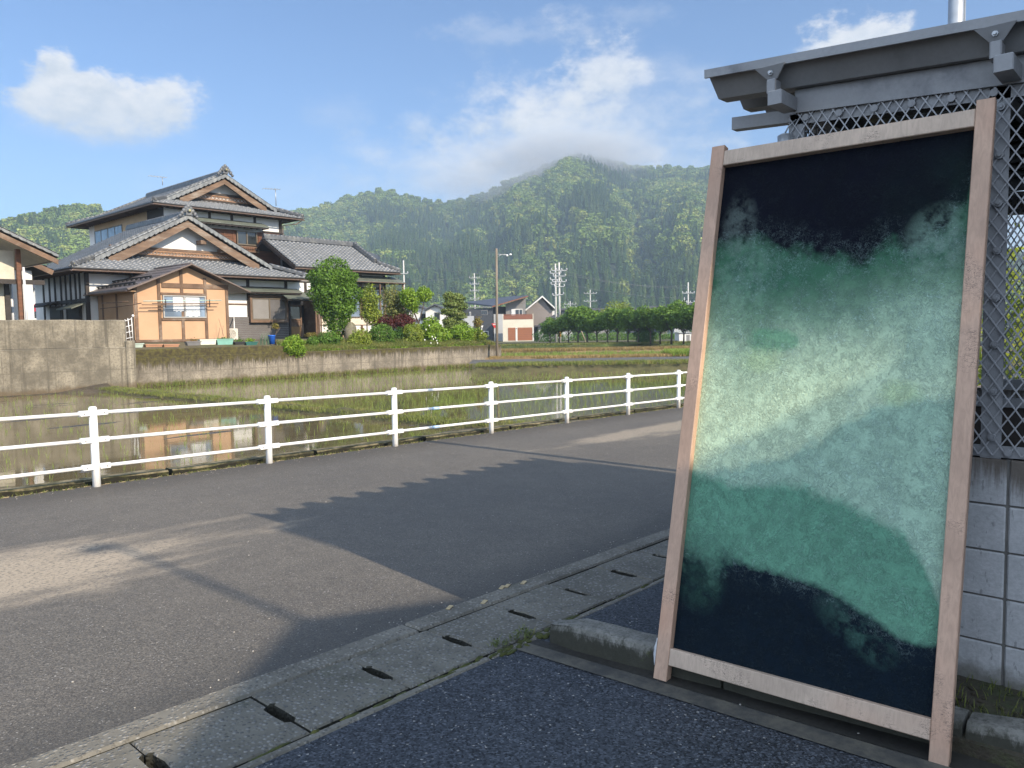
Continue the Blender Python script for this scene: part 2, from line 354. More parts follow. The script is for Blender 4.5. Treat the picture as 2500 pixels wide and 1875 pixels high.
# roadside gutter: an outer lip and a row of loose cover slabs with drain slots
lip = MB()
rnd = random.Random(3)
x = -30.0
while x < 50:
    L = 2.04; lip.bbox(x + .004, x + L - .004, 3.055, 3.203, -.6, .012 + rnd.uniform(-.003, .003), .012); x += L
tag(lip.slope().build('gutter_lip', M['kerb']), kind='structure')
tag(MB().box(-30, 50, 2.53, 3.055, -.8, -.38).slope().build('gutter_bed', M['dark']), kind='structure')
inner = MB()
x = -30.0
while x < 50:
    inner.bbox(x + .004, x + 2.036, 2.53, 2.575, -.5, .002, .008); x += 2.04
tag(inner.slope().build('gutter_edge', M['kerb']), kind='structure')
def slab_mesh(r):
    """a cover slab 0.51 long whose ends are notched so that two neighbours form a drain slot"""
    b = MB(); L = .2525; w0, w1 = -.229, .229; n0, n1, d = -.085, .08, .026
    j = lambda: r.uniform(-.004, .004)
    out = [(-L, w0), (L, w0), (L, n0 - .02 + j()), (L - d * .8, n0 + j()), (L - d + j(), 0), (L - d * .8, n1 + j()), (L, n1 + .02 + j()), (L, w1), (-L, w1), (-L, n1 + .02 + j()), (-L + d * .8, n1 + j()), (-L + d + j(), 0), (-L + d * .8, n0 + j()), (-L, n0 - .02 + j())]
    n = len(out); c = .007
    inn = [(a * (1 - c / .2525), q * (1 - c / .229)) for a, q in out]
    vs = [(a, q, -.09) for a, q in out] + [(a, q, -.008) for a, q in out] + [(a, q, 0) for a, q in inn]
    fs = [(i, (i + 1) % n, n + (i + 1) % n, n + i) for i in range(n)] + [(n + i, n + (i + 1) % n, 2 * n + (i + 1) % n, 2 * n + i) for i in range(n)] + [tuple(2 * n + i for i in range(n))]
    return b.add(vs, fs)
protos = [slab_mesh(rnd).build('gutter_cover', M['slab']) for k in range(4)]
first = set()
for i in range(-4, 26):
    xc = 2.164 + .255 + .512 * i
    k = i % 4
    o = protos[k] if k not in first else protos[k].copy()
    if k in first: COL.objects.link(o)
    first.add(k)
    o.location = (xc, 2.816 + rnd.uniform(-.004, .004), gz(xc) + rnd.uniform(.001, .008)); o.rotation_euler = (rnd.uniform(-.006, .006), math.atan(.0166) + rnd.uniform(-.006, .006), rnd.uniform(-.006, .006))
    tag(o, 'weathered pebbly concrete cover slab in the row over the roadside gutter', 'drain cover', 'concrete cover slabs along the gutter')
# parking kerb, worn strip in front of it and the planting strip behind
def worn(): 
    t = NT('worn_strip'); v = t.pos(); n = t.noise(v, 7, 7, .7); c = t.mix(t.ramp(n, .35, .65), (.095, .088, .07), (.04, .04, .038)); t.col(c).rough(.9).bump(t.noise(v, 90, 3), .4, .004); return t.m
sheet('worn_strip', [(2.80, 2.52, .004), (2.90, 2.52, .004), (3.06, .2, .004), (2.94, .2, .004)], worn())
sheet('dark_strip', [(2.905, 2.52, .002), (2.97, 2.52, .002), (3.21, .2, .002), (3.07, .2, .002)], M['dark'])  # darker strip along the foot of the kerb
kb = MB(); r = random.Random(5)
for k in range(4):
    a0, a1 = 2.45 - k * .92, 2.45 - (k + 1) * .92 + .012; f = lambda y: 2.955 + (2.45 - y) * .118
    N = 7; rings = []
    for q in range(N):
        y = a0 + (a1 - a0) * q / (N - 1); sq = .0 if 0 < q < N - 1 else .008
        if k == 0 and q == 0: sq = .03
        x0 = f(y) + r.uniform(-.003, .003); h = .122 + r.uniform(-.003, .003) - sq
        rings.append([(x0 + sq, y, -.1), (x0 + sq, y, h - .03), (x0 + .012 + sq, y, h - .008), (x0 + .035, y, h), (x0 + .135 - sq, y, h), (x0 + .15 - sq, y, h - .015), (x0 + .15 - sq, y, -.1)])
    vs = [p for rg in rings for p in rg]; n = 7
    kb.add(vs, [(a * n + i, a * n + i + 1, (a + 1) * n + i + 1, (a + 1) * n + i) for a in range(N - 1) for i in range(n - 1)] + [tuple(range(n)), tuple((N - 1) * n + i for i in range(n - 1, -1, -1))])
def kerbstone():
    t = NT('parking_kerb_stone'); v = t.pos(); p = t.sepx(t.geo.outputs['Position']); n = t.noise(v, 14, 7, .7)
    c = t.mix(t.ramp(n, .3, .7), (.11, .108, .095), (.20, .195, .175)); g = t.sepx(t.voro(v, 110)); c = t.mix(t.ramp(g[0], .4, 1, 0, .5), c, (.07, .068, .06))
    mz = t.math('ADD', p[2], t.math('MULTIPLY', t.math('SUBTRACT', t.noise(t.pos((1, 1, .35)), 22, 6, .75), .5), .22)); c = t.mix(t.ramp(mz, .12, .07, 0, .9), c, (.028, .028, .018))
    c = t.mix(t.ramp(t.noise(v, 5, 6, .8), .62, .72, 0, .7), c, (.07, .085, .02))
    t.col(c).rough(.9).bump(n, .6, .01); return t.m
tag(kb.build('parking_kerb', kerbstone()), 'low mossy concrete kerb with rounded end behind the tall painted panel', 'kerb')
soil = MB(); 
soil.box(3.16, 3.78, -1.5, 1.52, -.2, .055)
tag(soil.build('planting_soil', M['soil']), kind='structure')
tag(MB().box(3.12, 9.3, 1.52, 2.53, -.2, .001).slope().build('shed_apron', M['lot']), kind='structure')

# ---------------------------------------------------------------- paddies
WL = -.45
def water_mat(name, mud, streak, k=1.0):
    t = NT(name); v = t.pos(); n = t.noise(t.pos((.35, 1.2, 1)), 1.6, 5, .6)
    t.col(t.mix(t.ramp(n, .3, .7), mud, streak)).rough(t.ramp(t.noise(t.pos((.5, 1.5, 1)), .8, 5, .7), .3, .8, .015, .09)); t.set(IOR=1.33, Specular_IOR_Level=.5 * k)
    w = t.noise(t.pos((1, 1, 1)), 5.5, 3, .6); t.bump(w, .05, .012); return t.m
M['water'] = water_mat('paddy_water', (.14, .112, .062), (.10, .083, .045))
M['mud'] = surf('wet_mud', (.075, .062, .047), .45, .35, 3, .7, 22, dirt=(.04, .033, .024), bdist=.02)
M['bank'] = surf('grassy_bank', (.085, .08, .03), .95, .45, 2.0, .9, 25, dirt=(.10, .07, .035), bdist=.03)
BX = lambda y: 11.55 + .05 * math.sin(y * .9) + (0.0 if y > 12 else (12 - y) * .35)   # the bund between the two paddies
sheet('paddy_water', [(-45, 9.2, WL), (36.5, 9.2, WL), (60, 9.2, WL), (60, 20, WL), (36.5, 33.5, WL), (-45, 33.5, WL)], M['water'])
# mud bed that breaks the surface here and there
gx = np.arange(-8, 11.8, .16); gy = np.arange(9.14, 32.4, .09)
Xg, Yg = np.meshgrid(gx, gy)
hz = WL - .040 + .085 * (fbm(Xg * .30 + 5, Yg * 1.5, 5, .6) - .5) * 2 + .05 * np.clip(1 - (Yg - 9.14) / 1.6, 0, 1)
hz += .10 * np.clip(1 - (32.0 - Yg) / .9, 0, 1) * (.4 + fbm(Xg * .8, Yg * 0 + 3, 3)) + .33 * np.exp(-((Xg - 12.2) ** 2 / 3.0 + (Yg - 31.9) ** 2 / 1.0))
hz += .05 * np.clip(1 - np.abs(Xg - 11.55) / 1.5, 0, 1) * fbm(Xg * 2, Yg * 2, 3) * np.clip((20 - Yg) / 6, 0, 1)
ny_, nx_ = Xg.shape; idx = np.arange(nx_ * ny_).reshape(ny_, nx_)
Fq = np.stack([idx[:-1, :-1], idx[:-1, 1:], idx[1:, 1:], idx[1:, :-1]], -1).reshape(-1, 4)
tag(np_mesh('paddy_mud', np.stack([Xg, Yg, hz], -1).reshape(-1, 3), Fq, M['mud'], smooth=True), kind='structure')
# bunds
def bank(name, path, w, h, base, mt, seed=1):
    r = random.Random(seed); vs = []; pts = []
    for i in range(len(path) - 1):
        a, b_ = Vector(path[i]), Vector(path[i + 1]); n = max(2, int((b_ - a).length / .35))
        pts += [a.lerp(b_, k / n) for k in range(n)]
    pts.append(Vector(path[-1])); prof = [(-1, 0), (-.72, .55), (-.35, .92), (.0, 1), (.4, .9), (.75, .5), (1, 0)]
    for i, p in enumerate(pts):
        d = (pts[min(i + 1, len(pts) - 1)] - pts[max(0, i - 1)]).normalized(); s_ = Vector((d.y, -d.x, 0))
        kw = w * (1 + r.uniform(-.12, .12)); kh = h * (1 + r.uniform(-.18, .18))
        for a, z in prof: q = p + s_ * (a * kw / 2 + r.uniform(-.02, .02)); vs.append((q.x, q.y, base + z * kh + r.uniform(-.015, .015)))
    n = 7; fs = [(i * n + k, i * n + k + 1, (i + 1) * n + k + 1, (i + 1) * n + k) for i in range(len(pts) - 1) for k in range(n - 1)]
    b = MB(); b.add(vs, fs, True); return tag(b.build(name, mt), kind='structure')
bank('paddy_bund', [(BX(y), y, 0) for y in (9.2, 10, 11, 12, 14, 17, 20, 24, 28, 32.0)], .62, .20, WL - .05, M['bank'], 4)
# concrete kerb along the road side of the paddy with a dark gap in front
pk = MB(); r = random.Random(11); x = -20.0
while x < 46:
    L = 2.0; N = 9
    vs = []
    for i in range(N):
        xx = x + .02 + (L - .05) * i / (N - 1); j = lambda: r.uniform(-.010, .010); z = gz(xx) + .045
        vs += [(xx, 9.045 + j(), z - .8), (xx, 9.045 + j(), z - .02 + j()), (xx, 9.06, z + j() * .6), (xx, 9.23 + j(), z + j() * .6), (xx, 9.26 + j(), z - .03), (xx, 9.27, z - .8)]
    pk.add(vs, [(a * 6 + i, (a + 1) * 6 + i, (a + 1) * 6 + i + 1, a * 6 + i + 1) for a in range(N - 1) for i in range(5)] + [tuple(range(6)), tuple((N - 1) * 6 + i for i in range(5, -1, -1))]); x += L
tag(pk.build('paddy_kerb', M['mossy_kerb']), kind='structure')
tag(MB().box(-40, 60, 8.90, 9.05, -1.1, -.30).slope().build('ditch', M['dark']), kind='structure')
# outlet board by the kerb
pl = onz(1390, 1022, gz(10.5) - .02)
bd = MB().bar((10.2, 9.28, gz(10.2) - .02), (12.0, 9.05, gz(12) - .03), .34, .05)
tag(bd.build('wooden_board', surf('grey_board', (.12, .115, .10), .9, .3, 8, .5, 60, (1, 6, 6))), 'weathered grey board laid over the paddy outlet beside the road', 'board')

# far fields: grassy lane bank, lane, terraced water strips and rough banks, then flat land to the hills
def strip(name, d0, d1, s0, s1, z0, z1, mt, seed=1, wob=.25, zn=.0):
    """a strip of land square to the view of the valley: near edge d0, far edge d1, from side s0 to side s1"""
    n = max(6, int((s1 - s0) / 1.2)); r = random.Random(seed); vs = []
    for i in range(n + 1):
        s = s0 + (s1 - s0) * i / n; a = (vnoise(np.array([s * .35 + seed * 7]), np.array([seed * 1.3]))[0] - .5) * 2 * wob
        for k, (dd, z) in enumerate(((d0 + a, z0), (d0 + .25 * (d1 - d0) + a, z1 + r.uniform(-zn, zn)), (d0 + .75 * (d1 - d0) + a * .6, z1 + r.uniform(-zn, zn)), (d1 + a * .6, z0))): vs.append(corner(dd, s, z))
    return tag(MB().add(vs, [(i * 4 + k, (i + 1) * 4 + k, (i + 1) * 4 + k + 1, i * 4 + k + 1) for i in range(n) for k in range(3)], True).build(name, mt), kind='structure')
M['drygrass'] = surf('dry_grass_bank', (.22, .145, .065), .95, .4, .5, .9, 9, dirt=(.10, .12, .025), bdist=.06)
M['greengrass'] = surf('green_grass_bank', (.10, .14, .025), .95, .4, .6, .9, 9, dirt=(.14, .12, .045), bdist=.06)
sheet('lane_ground', [corner(35, -1.6, -.55), corner(35, 60, -.55), corner(96, 130, -.55), corner(96, -20, -.55)], M['bank'])
sheet('far_paddy_water', [corner(46, -1.5, -.16), corner(46, 70, -.16), corner(90, 100, -.16), corner(90, -14, -.16)], water_mat('far_paddy_water_surface', (.055, .048, .028), (.04, .036, .022)))
strip('lane_bank', 36.3, 39.6, -1.9, 60, -.55, -.05, M['bank'], 2, .3, .05)
sheet('lane', [corner(39.2, -2.2, -.025), corner(39.2, 60, -.025), corner(43.6, 62, .0), corner(43.6, -2.2, .0)], M['lane'])
strip('field_bank', 43.4, 46.2, -1.5, 62, -.3, .03, M['drygrass'], 5, .8, .07)
strip('field_bank', 60.5, 63.8, -6, 75, -.3, -.04, M['drygrass'], 8, 1.2, .07)
strip('road_verge', 84, 88.5, -12, 92, -.3, -.02, M['greengrass'], 9, .6, .05)
sheet('far_road', [corner(88, -14, -.015), corner(88, 95, -.015), corner(93.0, 100, .0), corner(93.0, -15, .0)], M['lane'])
tag(MB().prism([corner(93, -15, -.3), corner(93, 100, -.3), corner(93.2, 100, -.3), corner(93.2, -15, -.3)], (0, 0, .42)).build('far_kerb', M['kerb']), kind='structure')
sheet('far_ground', [corner(93.1, -60, .02), corner(93.1, 110, .02), corner(700, 620, .02), corner(700, -620, .02)], M['grassland'])

# garden terrace behind the retaining walls
GY = [(-60, 32.3), (34.5, 32.3), (34.5, 48), (34.5, 75), (-60, 75)]
tb = MB(); 
for (x0, x1) in ((-60, 12.7), (12.7, 34.45)):
    zf = .72 if x0 > 0 else 1.25
    ys = [32.2, 33.0, 34.2, 36, 75]; zs = [zf, zf + .08, 1.34, 1.36, 1.36]
    vs = []
    for y, z in zip(ys, zs): vs += [(x0, y, z), (x1, y, z)]
    vs += [(x0, 32.2, -1), (x1, 32.2, -1), (x1, 75, -1), (x0, 75, -1)]
    tb.add(vs, [(2 * i, 2 * i + 1, 2 * i + 3, 2 * i + 2) for i in range(4)] + [(10, 11, 1, 0), (11, 12, 9, 7, 5, 3, 1)])
tag(tb.build('garden_ground', M['yard']), kind='structure')

def wall_mat(name, moss_z, moss_amt, tone, seed):
    t = NT(name); v = t.pos(); p = t.sepx(t.geo.outputs['Position'])
    n = t.noise(v, .9, 8, .7); fine = t.noise(v, 13, 7, .72); c = t.mix(t.ramp(n, .36, .64), dim(tone, .58), dim(tone, 1.3))
    st = t.noise(t.pos((2.6, 1, .10)), 2.3, 6, .7); c = t.mix(t.ramp(st, .50, .68, 0, .85), c, dim(tone, .36)); st2 = t.noise(t.pos((3.4, 1, .07), (0, 0, seed)), 1.7, 5, .7); c = t.mix(t.ramp(st2, .60, .70, 0, .75), c, dim(tone, 1.9))
    c = t.mix(t.ramp(fine, .44, .66, 0, .62), c, dim(tone, .42))
    # pour lines between lifts of concrete
    for zl in ((.35, 1.18) if seed else (.12,)):
        w = t.math('ABSOLUTE', t.math('SUBTRACT', t.math('ADD', p[2], t.math('MULTIPLY', t.math('SUBTRACT', n, .5), .05)), zl)); c = t.mix(t.ramp(w, .03, .008, 0, .55), c, dim(tone, .5))
    # damp brown foot
    c = t.mix(t.ramp(t.math('ADD', p[2], t.math('MULTIPLY', t.math('SUBTRACT', t.noise(v, 2.4, 6), .5), .5)), -.12, -.38, 0, .8), c, (.10, .072, .04))
    if moss_amt:
        drip = t.noise(t.pos((2.2, 1, .22)), 2.6, 8, .75); mz = t.math('ADD', p[2], t.math('MULTIPLY', t.math('SUBTRACT', drip, .5), 1.5))
        xk = t.ramp(p[0], 19.5, 19.9, .30, .20, False); mz = t.math('ADD', mz, xk)
        b2 = t.math('ADD', t.math('ADD', p[2], t.math('MULTIPLY', t.math('SUBTRACT', t.noise(t.pos((5, 1, .3)), 3.1, 8, .8), .5), 2.0)), xk); c = t.mix(t.ramp(b2, moss_z - .12, moss_z + .14, 0, .72), c, (.045, .036, .026))
        c = t.mix(t.ramp(mz, moss_z, moss_z + .22, 0, moss_amt), c, t.mix(t.ramp(t.noise(v, 7, 6, .7), .35, .7), (.035, .026, .012), (.095, .085, .018)))
    t.col(c).rough(.92).bump(t.math('ADD', fine, t.math('MULTIPLY', n, .5)), .5, .02); return t.m
def pitted(name, x0, x1, y0, y1, z0, z1, mt, step=.5, seed=1, parent=None):
    """wall with a slightly uneven top"""
    b = MB(); r = random.Random(seed); n = max(2, int((x1 - x0) / step)); vs = []
    for i in range(n + 1):
        xx = x0 + (x1 - x0) * i / n; dz = r.uniform(-.012, .012); vs += [(xx, y0, z0), (xx, y0 + r.uniform(-.006, .006), z1 - .03 + dz), (xx, y0 + .03, z1 + dz), (xx, y1 - .03, z1 + dz), (xx, y1, z1 - .03 + dz), (xx, y1, z0)]
    b.add(vs, [(a * 6 + i, (a + 1) * 6 + i, (a + 1) * 6 + i + 1, a * 6 + i + 1) for a in range(n) for i in range(5)] + [tuple(range(6)), tuple(n * 6 + i for i in range(5, -1, -1))])
    return b.build(name, mt, parent)
M['tall_wall'] = wall_mat('tall_wall_concrete', 3, 0, (.215, .190, .145), .8)
M['low_wall'] = wall_mat('low_wall_concrete', .66, .95, (.235, .205, .16), 0)
t = thing('garden_wall', 'tall stained concrete retaining wall at the left edge, plain topped', 'wall', (4, 31.7, WL))
pitted('wall', -40, 12.42, 31.62, 32.25, -1.2, 1.22, M['tall_wall'], .5, 1, t); pitted('parapet', -40, 12.50, 31.70, 32.0, 1.226, 2.28, M['tall_wall'], .5, 2, t)
pp = MB(); pp.bbox(12.42, 12.78, 31.55, 32.3, -1.2, 1.46, .03); pp.build('pier', M['tall_wall'], t)
t = thing('garden_wall', 'low concrete retaining wall with mossy top below the garden of the tiled house', 'wall', (22, 31.9, WL))
pitted('wall', 12.78, 34.5, 31.85, 32.3, -1.2, .78, M['low_wall'], .4, 3, t); 
cp = pitted('coping', 12.80, 19.6, 31.90, 32.28, .784, 1.10, M['low_wall'], .3, 4, t); pitted('return_wall', 34.2, 34.55, 32.31, 50, -1.2, .76, M['low_wall'], 5, 5, t)
# ---------------------------------------------------------------- guard rail
M['white_paint'] = surf('white_painted_steel', (.80, .80, .79), .38, .06, 4, .06, 60, dirt=(.55, .52, .47), bdist=.002)
def rail_mat():
    t = NT('white_post_steel'); v = t.pos(); n = t.noise(v, 14, 7, .75); c = t.mix(t.ramp(n, .66, .72, 0, .9), (.80, .80, .79), (.30, .22, .15)); p = t.sepx(t.geo.outputs['Position'])
    c = t.mix(t.ramp(t.math('ADD', p[2], t.math('MULTIPLY', n, .25)), .12, .02, 0, .45), c, (.35, .29, .2)); t.col(c).rough(.4).bump(n, .05, .002); return t.m
M['post_paint'] = rail_mat()
M['bolt'] = surf('bolt_steel', (.25, .25, .26), .4, .2, metal=.8)
gr = thing('guard_rail', 'white steel guard rail with three pipes along the paddy side of the road', 'guard rail', (9, 8.84, gz(9)))
posts = [3.10 + 2.062 * i for i in range(-4, 17)]
HT = (.795, .505, .215)
for x in posts:
    y = 8.83; z0 = gz(x); lean = random.Random(int(x * 10)).uniform(-.006, .006)
    b = MB().tube([(x, y, z0 - .2), (x + lean, y - .01, z0 + .855)], .041, 14); b.tube([(x + lean, y - .01, z0 + .855), (x + lean, y - .01, z0 + .866)], .041, 14, .030)
    p = b.build('post', M['post_paint'], gr)
    for h in HT:
        for s in (-1, 1):
            bk = MB(); bo = MB()
            bk.tube([(x + s * .030, y - .004, z0 + h), (x + s * .145, y - .004, z0 + h - s * .0012)], .033, 10); bo.ball((x + s * .10, y - .040, z0 + h), .009, .007, .009, 6, 4)
            bk.bar((x + s * .035, y - .036, z0 + h), (x + s * .135, y - .036, z0 + h), .010, .046)
            bk.build('bracket', M['white_paint'], p); bo.build('bolt', M['bolt'], p)
for a, b_ in zip(posts, posts[1:]):
    for h in HT: MB().tube([(a + .12, 8.826, gz(a) + h), (b_ - .12, 8.826, gz(b_) + h)], .0205, 10).build('rail', M['white_paint'], gr)
M['blue_tape'] = surf('pale_blue_tape', (.45, .62, .80), .5, .05)
tp = MB()
for h in HT[1:]: tp.tube([(7.95, 8.826, gz(7.95) + h), (8.10, 8.826, gz(8.1) + h)], .0236, 10)
tp.build('tape', M['blue_tape'], gr)

# ---------------------------------------------------------------- bicycle shed on the right
M['shed'] = surf('grey_painted_steel', (.27, .275, .285), .5, .10, 3, .05, 60, dirt=(.10, .105, .12))
M['shed_roof'] = surf('grey_roof_sheet', (.205, .205, .205), .55, .12, 2, .04, 60, dirt=(.09, .09, .09))
M['mesh'] = surf('grey_expanded_metal', (.34, .345, .36), .5, .12, 6, .05, 60)
M['galv'] = surf('galvanised_steel', (.42, .44, .46), .42, .15, 5, .06, 40, metal=.55)
sh = thing('bicycle_shed', 'grey steel shed with folded sheet roof, mesh sides and concrete block base', 'shed', (5.5, .5, 0))
S0 = 3.75                                                 # front face
RZ = lambda y, x=S0: 2.78 - .065 * (1.9 - y) + .02 * (x - S0)
# folded plate roof: trapezoid ribs run along Y, their ends show at the left
pit, dep = .325, .105
rf = MB()
def prof(x0, n):
    pts = []
    for i in range(n):
        a = x0 + i * pit; pts += [(a, dep), (a + .055, dep), (a + .115, 0), (a + .21, 0), (a + .27, dep)]
    pts.append((x0 + n * pit, dep)); return pts
pf = [(3.60, dep - .004), (3.60, dep + .004)] and prof(3.70, 13)
pf = [(3.60, dep - .015), (3.60, dep)] + [(3.625, dep), (3.69, 0), (3.785, 0), (3.845, dep)] + [(p[0] + .16, p[1]) for p in prof(3.70, 12)]
yl, yr = 1.895, -3.0
ptsL = [(x, yl - (.02 if z < dep * .5 else 0), RZ(yl, x) + z - .02) for x, z in pf]; ptsR = [(x, yr, RZ(yr, x) + z - .02) for x, z in pf]
n = len(pf)
th = .006
rf.add(ptsL + ptsR + [(a, b, c + th) for a, b, c in ptsL] + [(a, b, c + th) for a, b, c in ptsR], [(i, i + 1, n + i + 1, n + i) for i in range(n - 1)] + [(2 * n + i, 3 * n + i, 3 * n + i + 1, 2 * n + i + 1) for i in range(n - 1)] + [(i, 2 * n + i, 2 * n + i + 1, i + 1) for i in range(n - 1)])
rf.build('roof', M['shed_roof'], sh)
# flat lip along the front edge
MB().prism([(3.585, yl + .004, RZ(yl, 3.6) + dep - .038), (3.598, yl + .004, RZ(yl, 3.6) + dep - .038), (3.598, yl + .004, RZ(yl, 3.6) + dep + .002), (3.585, yl + .004, RZ(yl, 3.6) + dep + .002)], (0, yr - yl, RZ(yr) - RZ(yl))).build('roof_edge', M['shed'], sh)
# fascia beam under the roof, purlin ends and roof clamps
def beam(x0, x1, ya, yb, dz0, dz1, name='beam', mt=None):
    b = MB(); b.add([(x0, ya, RZ(ya) + dz0), (x1, ya, RZ(ya) + dz0), (x1, yb, RZ(yb) + dz0), (x0, yb, RZ(yb) + dz0), (x0, ya, RZ(ya) + dz1), (x1, ya, RZ(ya) + dz1), (x1, yb, RZ(yb) + dz1), (x0, yb, RZ(yb) + dz1)],
                    [(3, 2, 1, 0), (4, 5, 6, 7), (0, 1, 5, 4), (1, 2, 6, 5), (2, 3, 7, 6), (3, 0, 4, 7)]); return b.build(name, mt or M['shed'], sh)
beam(3.735, 3.80, -3, 1.50, -.130, -.022, 'fascia_beam'); beam(7.75, 7.82, -3, 1.5, -.22, -.03, 'fascia_beam')
beam(3.82, 3.88, -3, 1.866, -.150, -.088, 'arm_beam')
beam(3.81, 7.80, 1.40, 1.46, -.16, -.035, 'side_beam'); beam(3.81, 7.80, .62, .68, -.16, -.035, 'side_beam'); beam(3.81, 7.8, -.4, -.34, -.16, -.035, 'side_beam')
for yb in (1.557, .646):
    z = RZ(yb)
    q = MB().bbox(3.55, 3.74, yb - .068, yb + .000, z - .125, z - .060, .004); q.build('purlin', M['shed'], sh)
    pl = MB(); pl.prism([(3.583, yb - .072, z + .064), (3.583, yb + .074, z + .064), (3.612, yb + .022, z + .008), (3.612, yb - .022, z + .008)], (-.005, 0, 0)); cl = pl.build('roof_clamp', M['shed'], sh)
    MB().bbox(3.585, 3.66, yb - .021, yb + .021, z - .058, z + .007, .005).build('clamp_foot', M['shed'], cl)
    bb = MB().tube([(3.602, yb + .003, z + .036), (3.576, yb + .003, z + .036)], .007, 8); bb.tube([(3.597, yb + .003, z + .036), (3.588, yb + .003, z + .036)], .012, 6); bb.build('bolt', M['galv'], cl)
# concrete block base
def blockmat():
    t = NT('concrete_block'); v = t.pos(); p = t.sepx(t.geo.outputs['Position']); n = t.noise(v, 4, 7, .7)
    c = t.mix(t.ramp(n, .3, .7), (.42, .425, .43), (.52, .52, .525)); g = t.noise(v, 60, 4, .7); c = t.mix(t.ramp(t.noise(t.pos((1, 1, .4)), 45, 3, .6), .62, .7, 0, .6), c, (.17, .17, .17)); c = t.mix(t.ramp(g, .35, .65, 0, .3), c, (.25, .25, .25))
    st = t.noise(t.pos((1, 9, .7)), 2.2, 6, .7); rz = t.math('ADD', p[2], t.math('MULTIPLY', t.math('SUBTRACT', st, .5), .5)); c = t.mix(t.ramp(rz, .86, 1.03, 0, .85), c, (.085, .062, .04))
    c = t.mix(t.ramp(t.math('ADD', p[2], t.math('MULTIPLY', t.math('SUBTRACT', n, .5), .25)), .16, .06, 0, .7), c, (.10, .09, .06)); c = t.mix(t.ramp(t.noise(t.pos((1, 5, .25)), 3, 6, .7), .60, .72, 0, .5), c, (.13, .125, .11))
    t.col(c).rough(.9).bump(t.math('ADD', g, n), .5, .006); return t.m
bl = MB(); y = 1.54; row = 0
for rw in range(6):
    z0 = -.165 + rw * .2; yy = 1.380; bl.bbox(S0 + .002, S0 + .12, 1.390, 1.535, z0 + .003, z0 + .193, .006)
    while yy > -3: bl.bbox(S0 + .002, S0 + .12, yy - .388, yy, z0 + .003, z0 + .193, .006); yy -= .398
    yb = S0 + .14
    xx = S0 + .125
    while xx < 7.9: bl.bbox(xx, xx + .388, 1.425, 1.535, z0 + .003, z0 + .193, .006); xx += .398
    xx = 1.5
    while xx > -3: bl.bbox(7.76, 7.88, xx - .388, xx, z0 + .003, z0 + .193, .006); xx -= .398
mortar = surf('block_mortar', (.15, .145, .135), .95, .2, 8, .4)
bw = bl.build('block_wall', blockmat(), sh)
mb = MB().box(S0 + .010, S0 + .11, -3, 1.53, -.2, 1.028); mb.box(S0 + .12, 7.77, 1.432, 1.528, -.2, 1.028); mb.build('mortar', mortar, bw)
# expanded metal: diamonds .062 wide and .10 high
def diamonds(b, org, u, v, U, V, dw, dh, r, nrm):
    """two families of strands over a U x V field"""
    org = Vector(org); u = Vector(u); v = Vector(v); nrm = Vector(nrm)
    for sgn in (1, -1):
        k = -int(V / dh) - 2
        while True:
            # strand: point at v=0 is a, moves sgn*dw per dh
            a = k * dw if sgn > 0 else k * dw
            x0, y0, x1, y1 = a, 0, a + sgn * dw * V / dh, V
            k += 1
            if sgn > 0 and a > U: break
            if sgn < 0 and a > U + dw * V / dh: break
            pts = []
            def at_x(x): return (x - x0) / (x1 - x0) * V
            ya, yb = 0, V
            if sgn > 0:
                if x0 < 0: ya = at_x(0)
                if x1 > U: yb = at_x(U)
            else:
                if x0 > U: ya = at_x(U)
                if x1 < 0: yb = at_x(0)
            if yb - ya < dh * .2: continue
            P = org + u * (x0 + (x1 - x0) * ya / V) + v * ya + nrm * (.0015 * sgn); Q = org + u * (x0 + (x1 - x0) * yb / V) + v * yb + nrm * (.0015 * sgn)
            b.bar(P, Q, r * 1.5, r, nrm)
    return b
mz0 = 1.045
mh = lambda ya: RZ(ya) - .05 - mz0
b = MB(); diamonds(b, (S0 - .004, 1.53, mz0), (0, -1, -.0), (0, 0, 1), 2.1, 1.575, .052, .078, .0036, (1, 0, 0)); b.build('mesh_panel', M['mesh'], sh)
b = MB(); diamonds(b, (S0 + .1, 1.50, mz0), (1, 0, 0), (0, 0, 1), 3.9, 1.66, .05, .09, .006, (0, 1, 0)); b.build('mesh_panel', M['mesh'], sh)
b = MB(); diamonds(b, (7.74, 1.4, 1.1), (0, -1, 0), (0, 0, 1), 2.6, 1.6, .045, .08, .006, (1, 0, 0)); b.build('mesh_panel', M['mesh'], sh)
# columns, flat bars that hold the mesh, washers
def column(ya, w=.075):
    b = MB().box(S0 + .006, S0 + .016, ya - w / 2, ya + w / 2, 1.03, RZ(ya) - .13); b.box(S0 + .016, S0 + .08, ya - .012, ya + .012, 1.03, RZ(ya) - .13)
    c = b.build('column', M['shed'], sh); w_ = MB()
    for k in range(8):
        z = 1.12 + k * .195; w_.tube([(S0 - .012, ya - .006, z), (S0 + .006, ya - .006, z)], .016, 10); w_.tube([(S0 - .020, ya - .006, z), (S0 - .012, ya - .006, z)], .008, 6)
    w_.build('bolt', M['shed'], c)
column(1.50); column(.655); column(-.25)
b = MB().box(S0 + .005, S0 + .012, -3, 1.53, 1.036, 1.085); b.build('bottom_rail', M['shed'], sh)
tr = MB().add([(S0 + .006, 1.53, RZ(1.53) - .18), (S0 + .006, -3, RZ(-3) - .18), (S0 + .006, -3, RZ(-3) - .131), (S0 + .006, 1.53, RZ(1.53) - .131)], [(0, 1, 2, 3)]); tr.build('top_rail', M['shed'], sh)
w_ = MB()
for yb in np.arange(1.45, .4, -.155): w_.tube([(S0 - .014, yb, RZ(yb) - .155), (S0 + .004, yb, RZ(yb) - .155)], .016, 10)
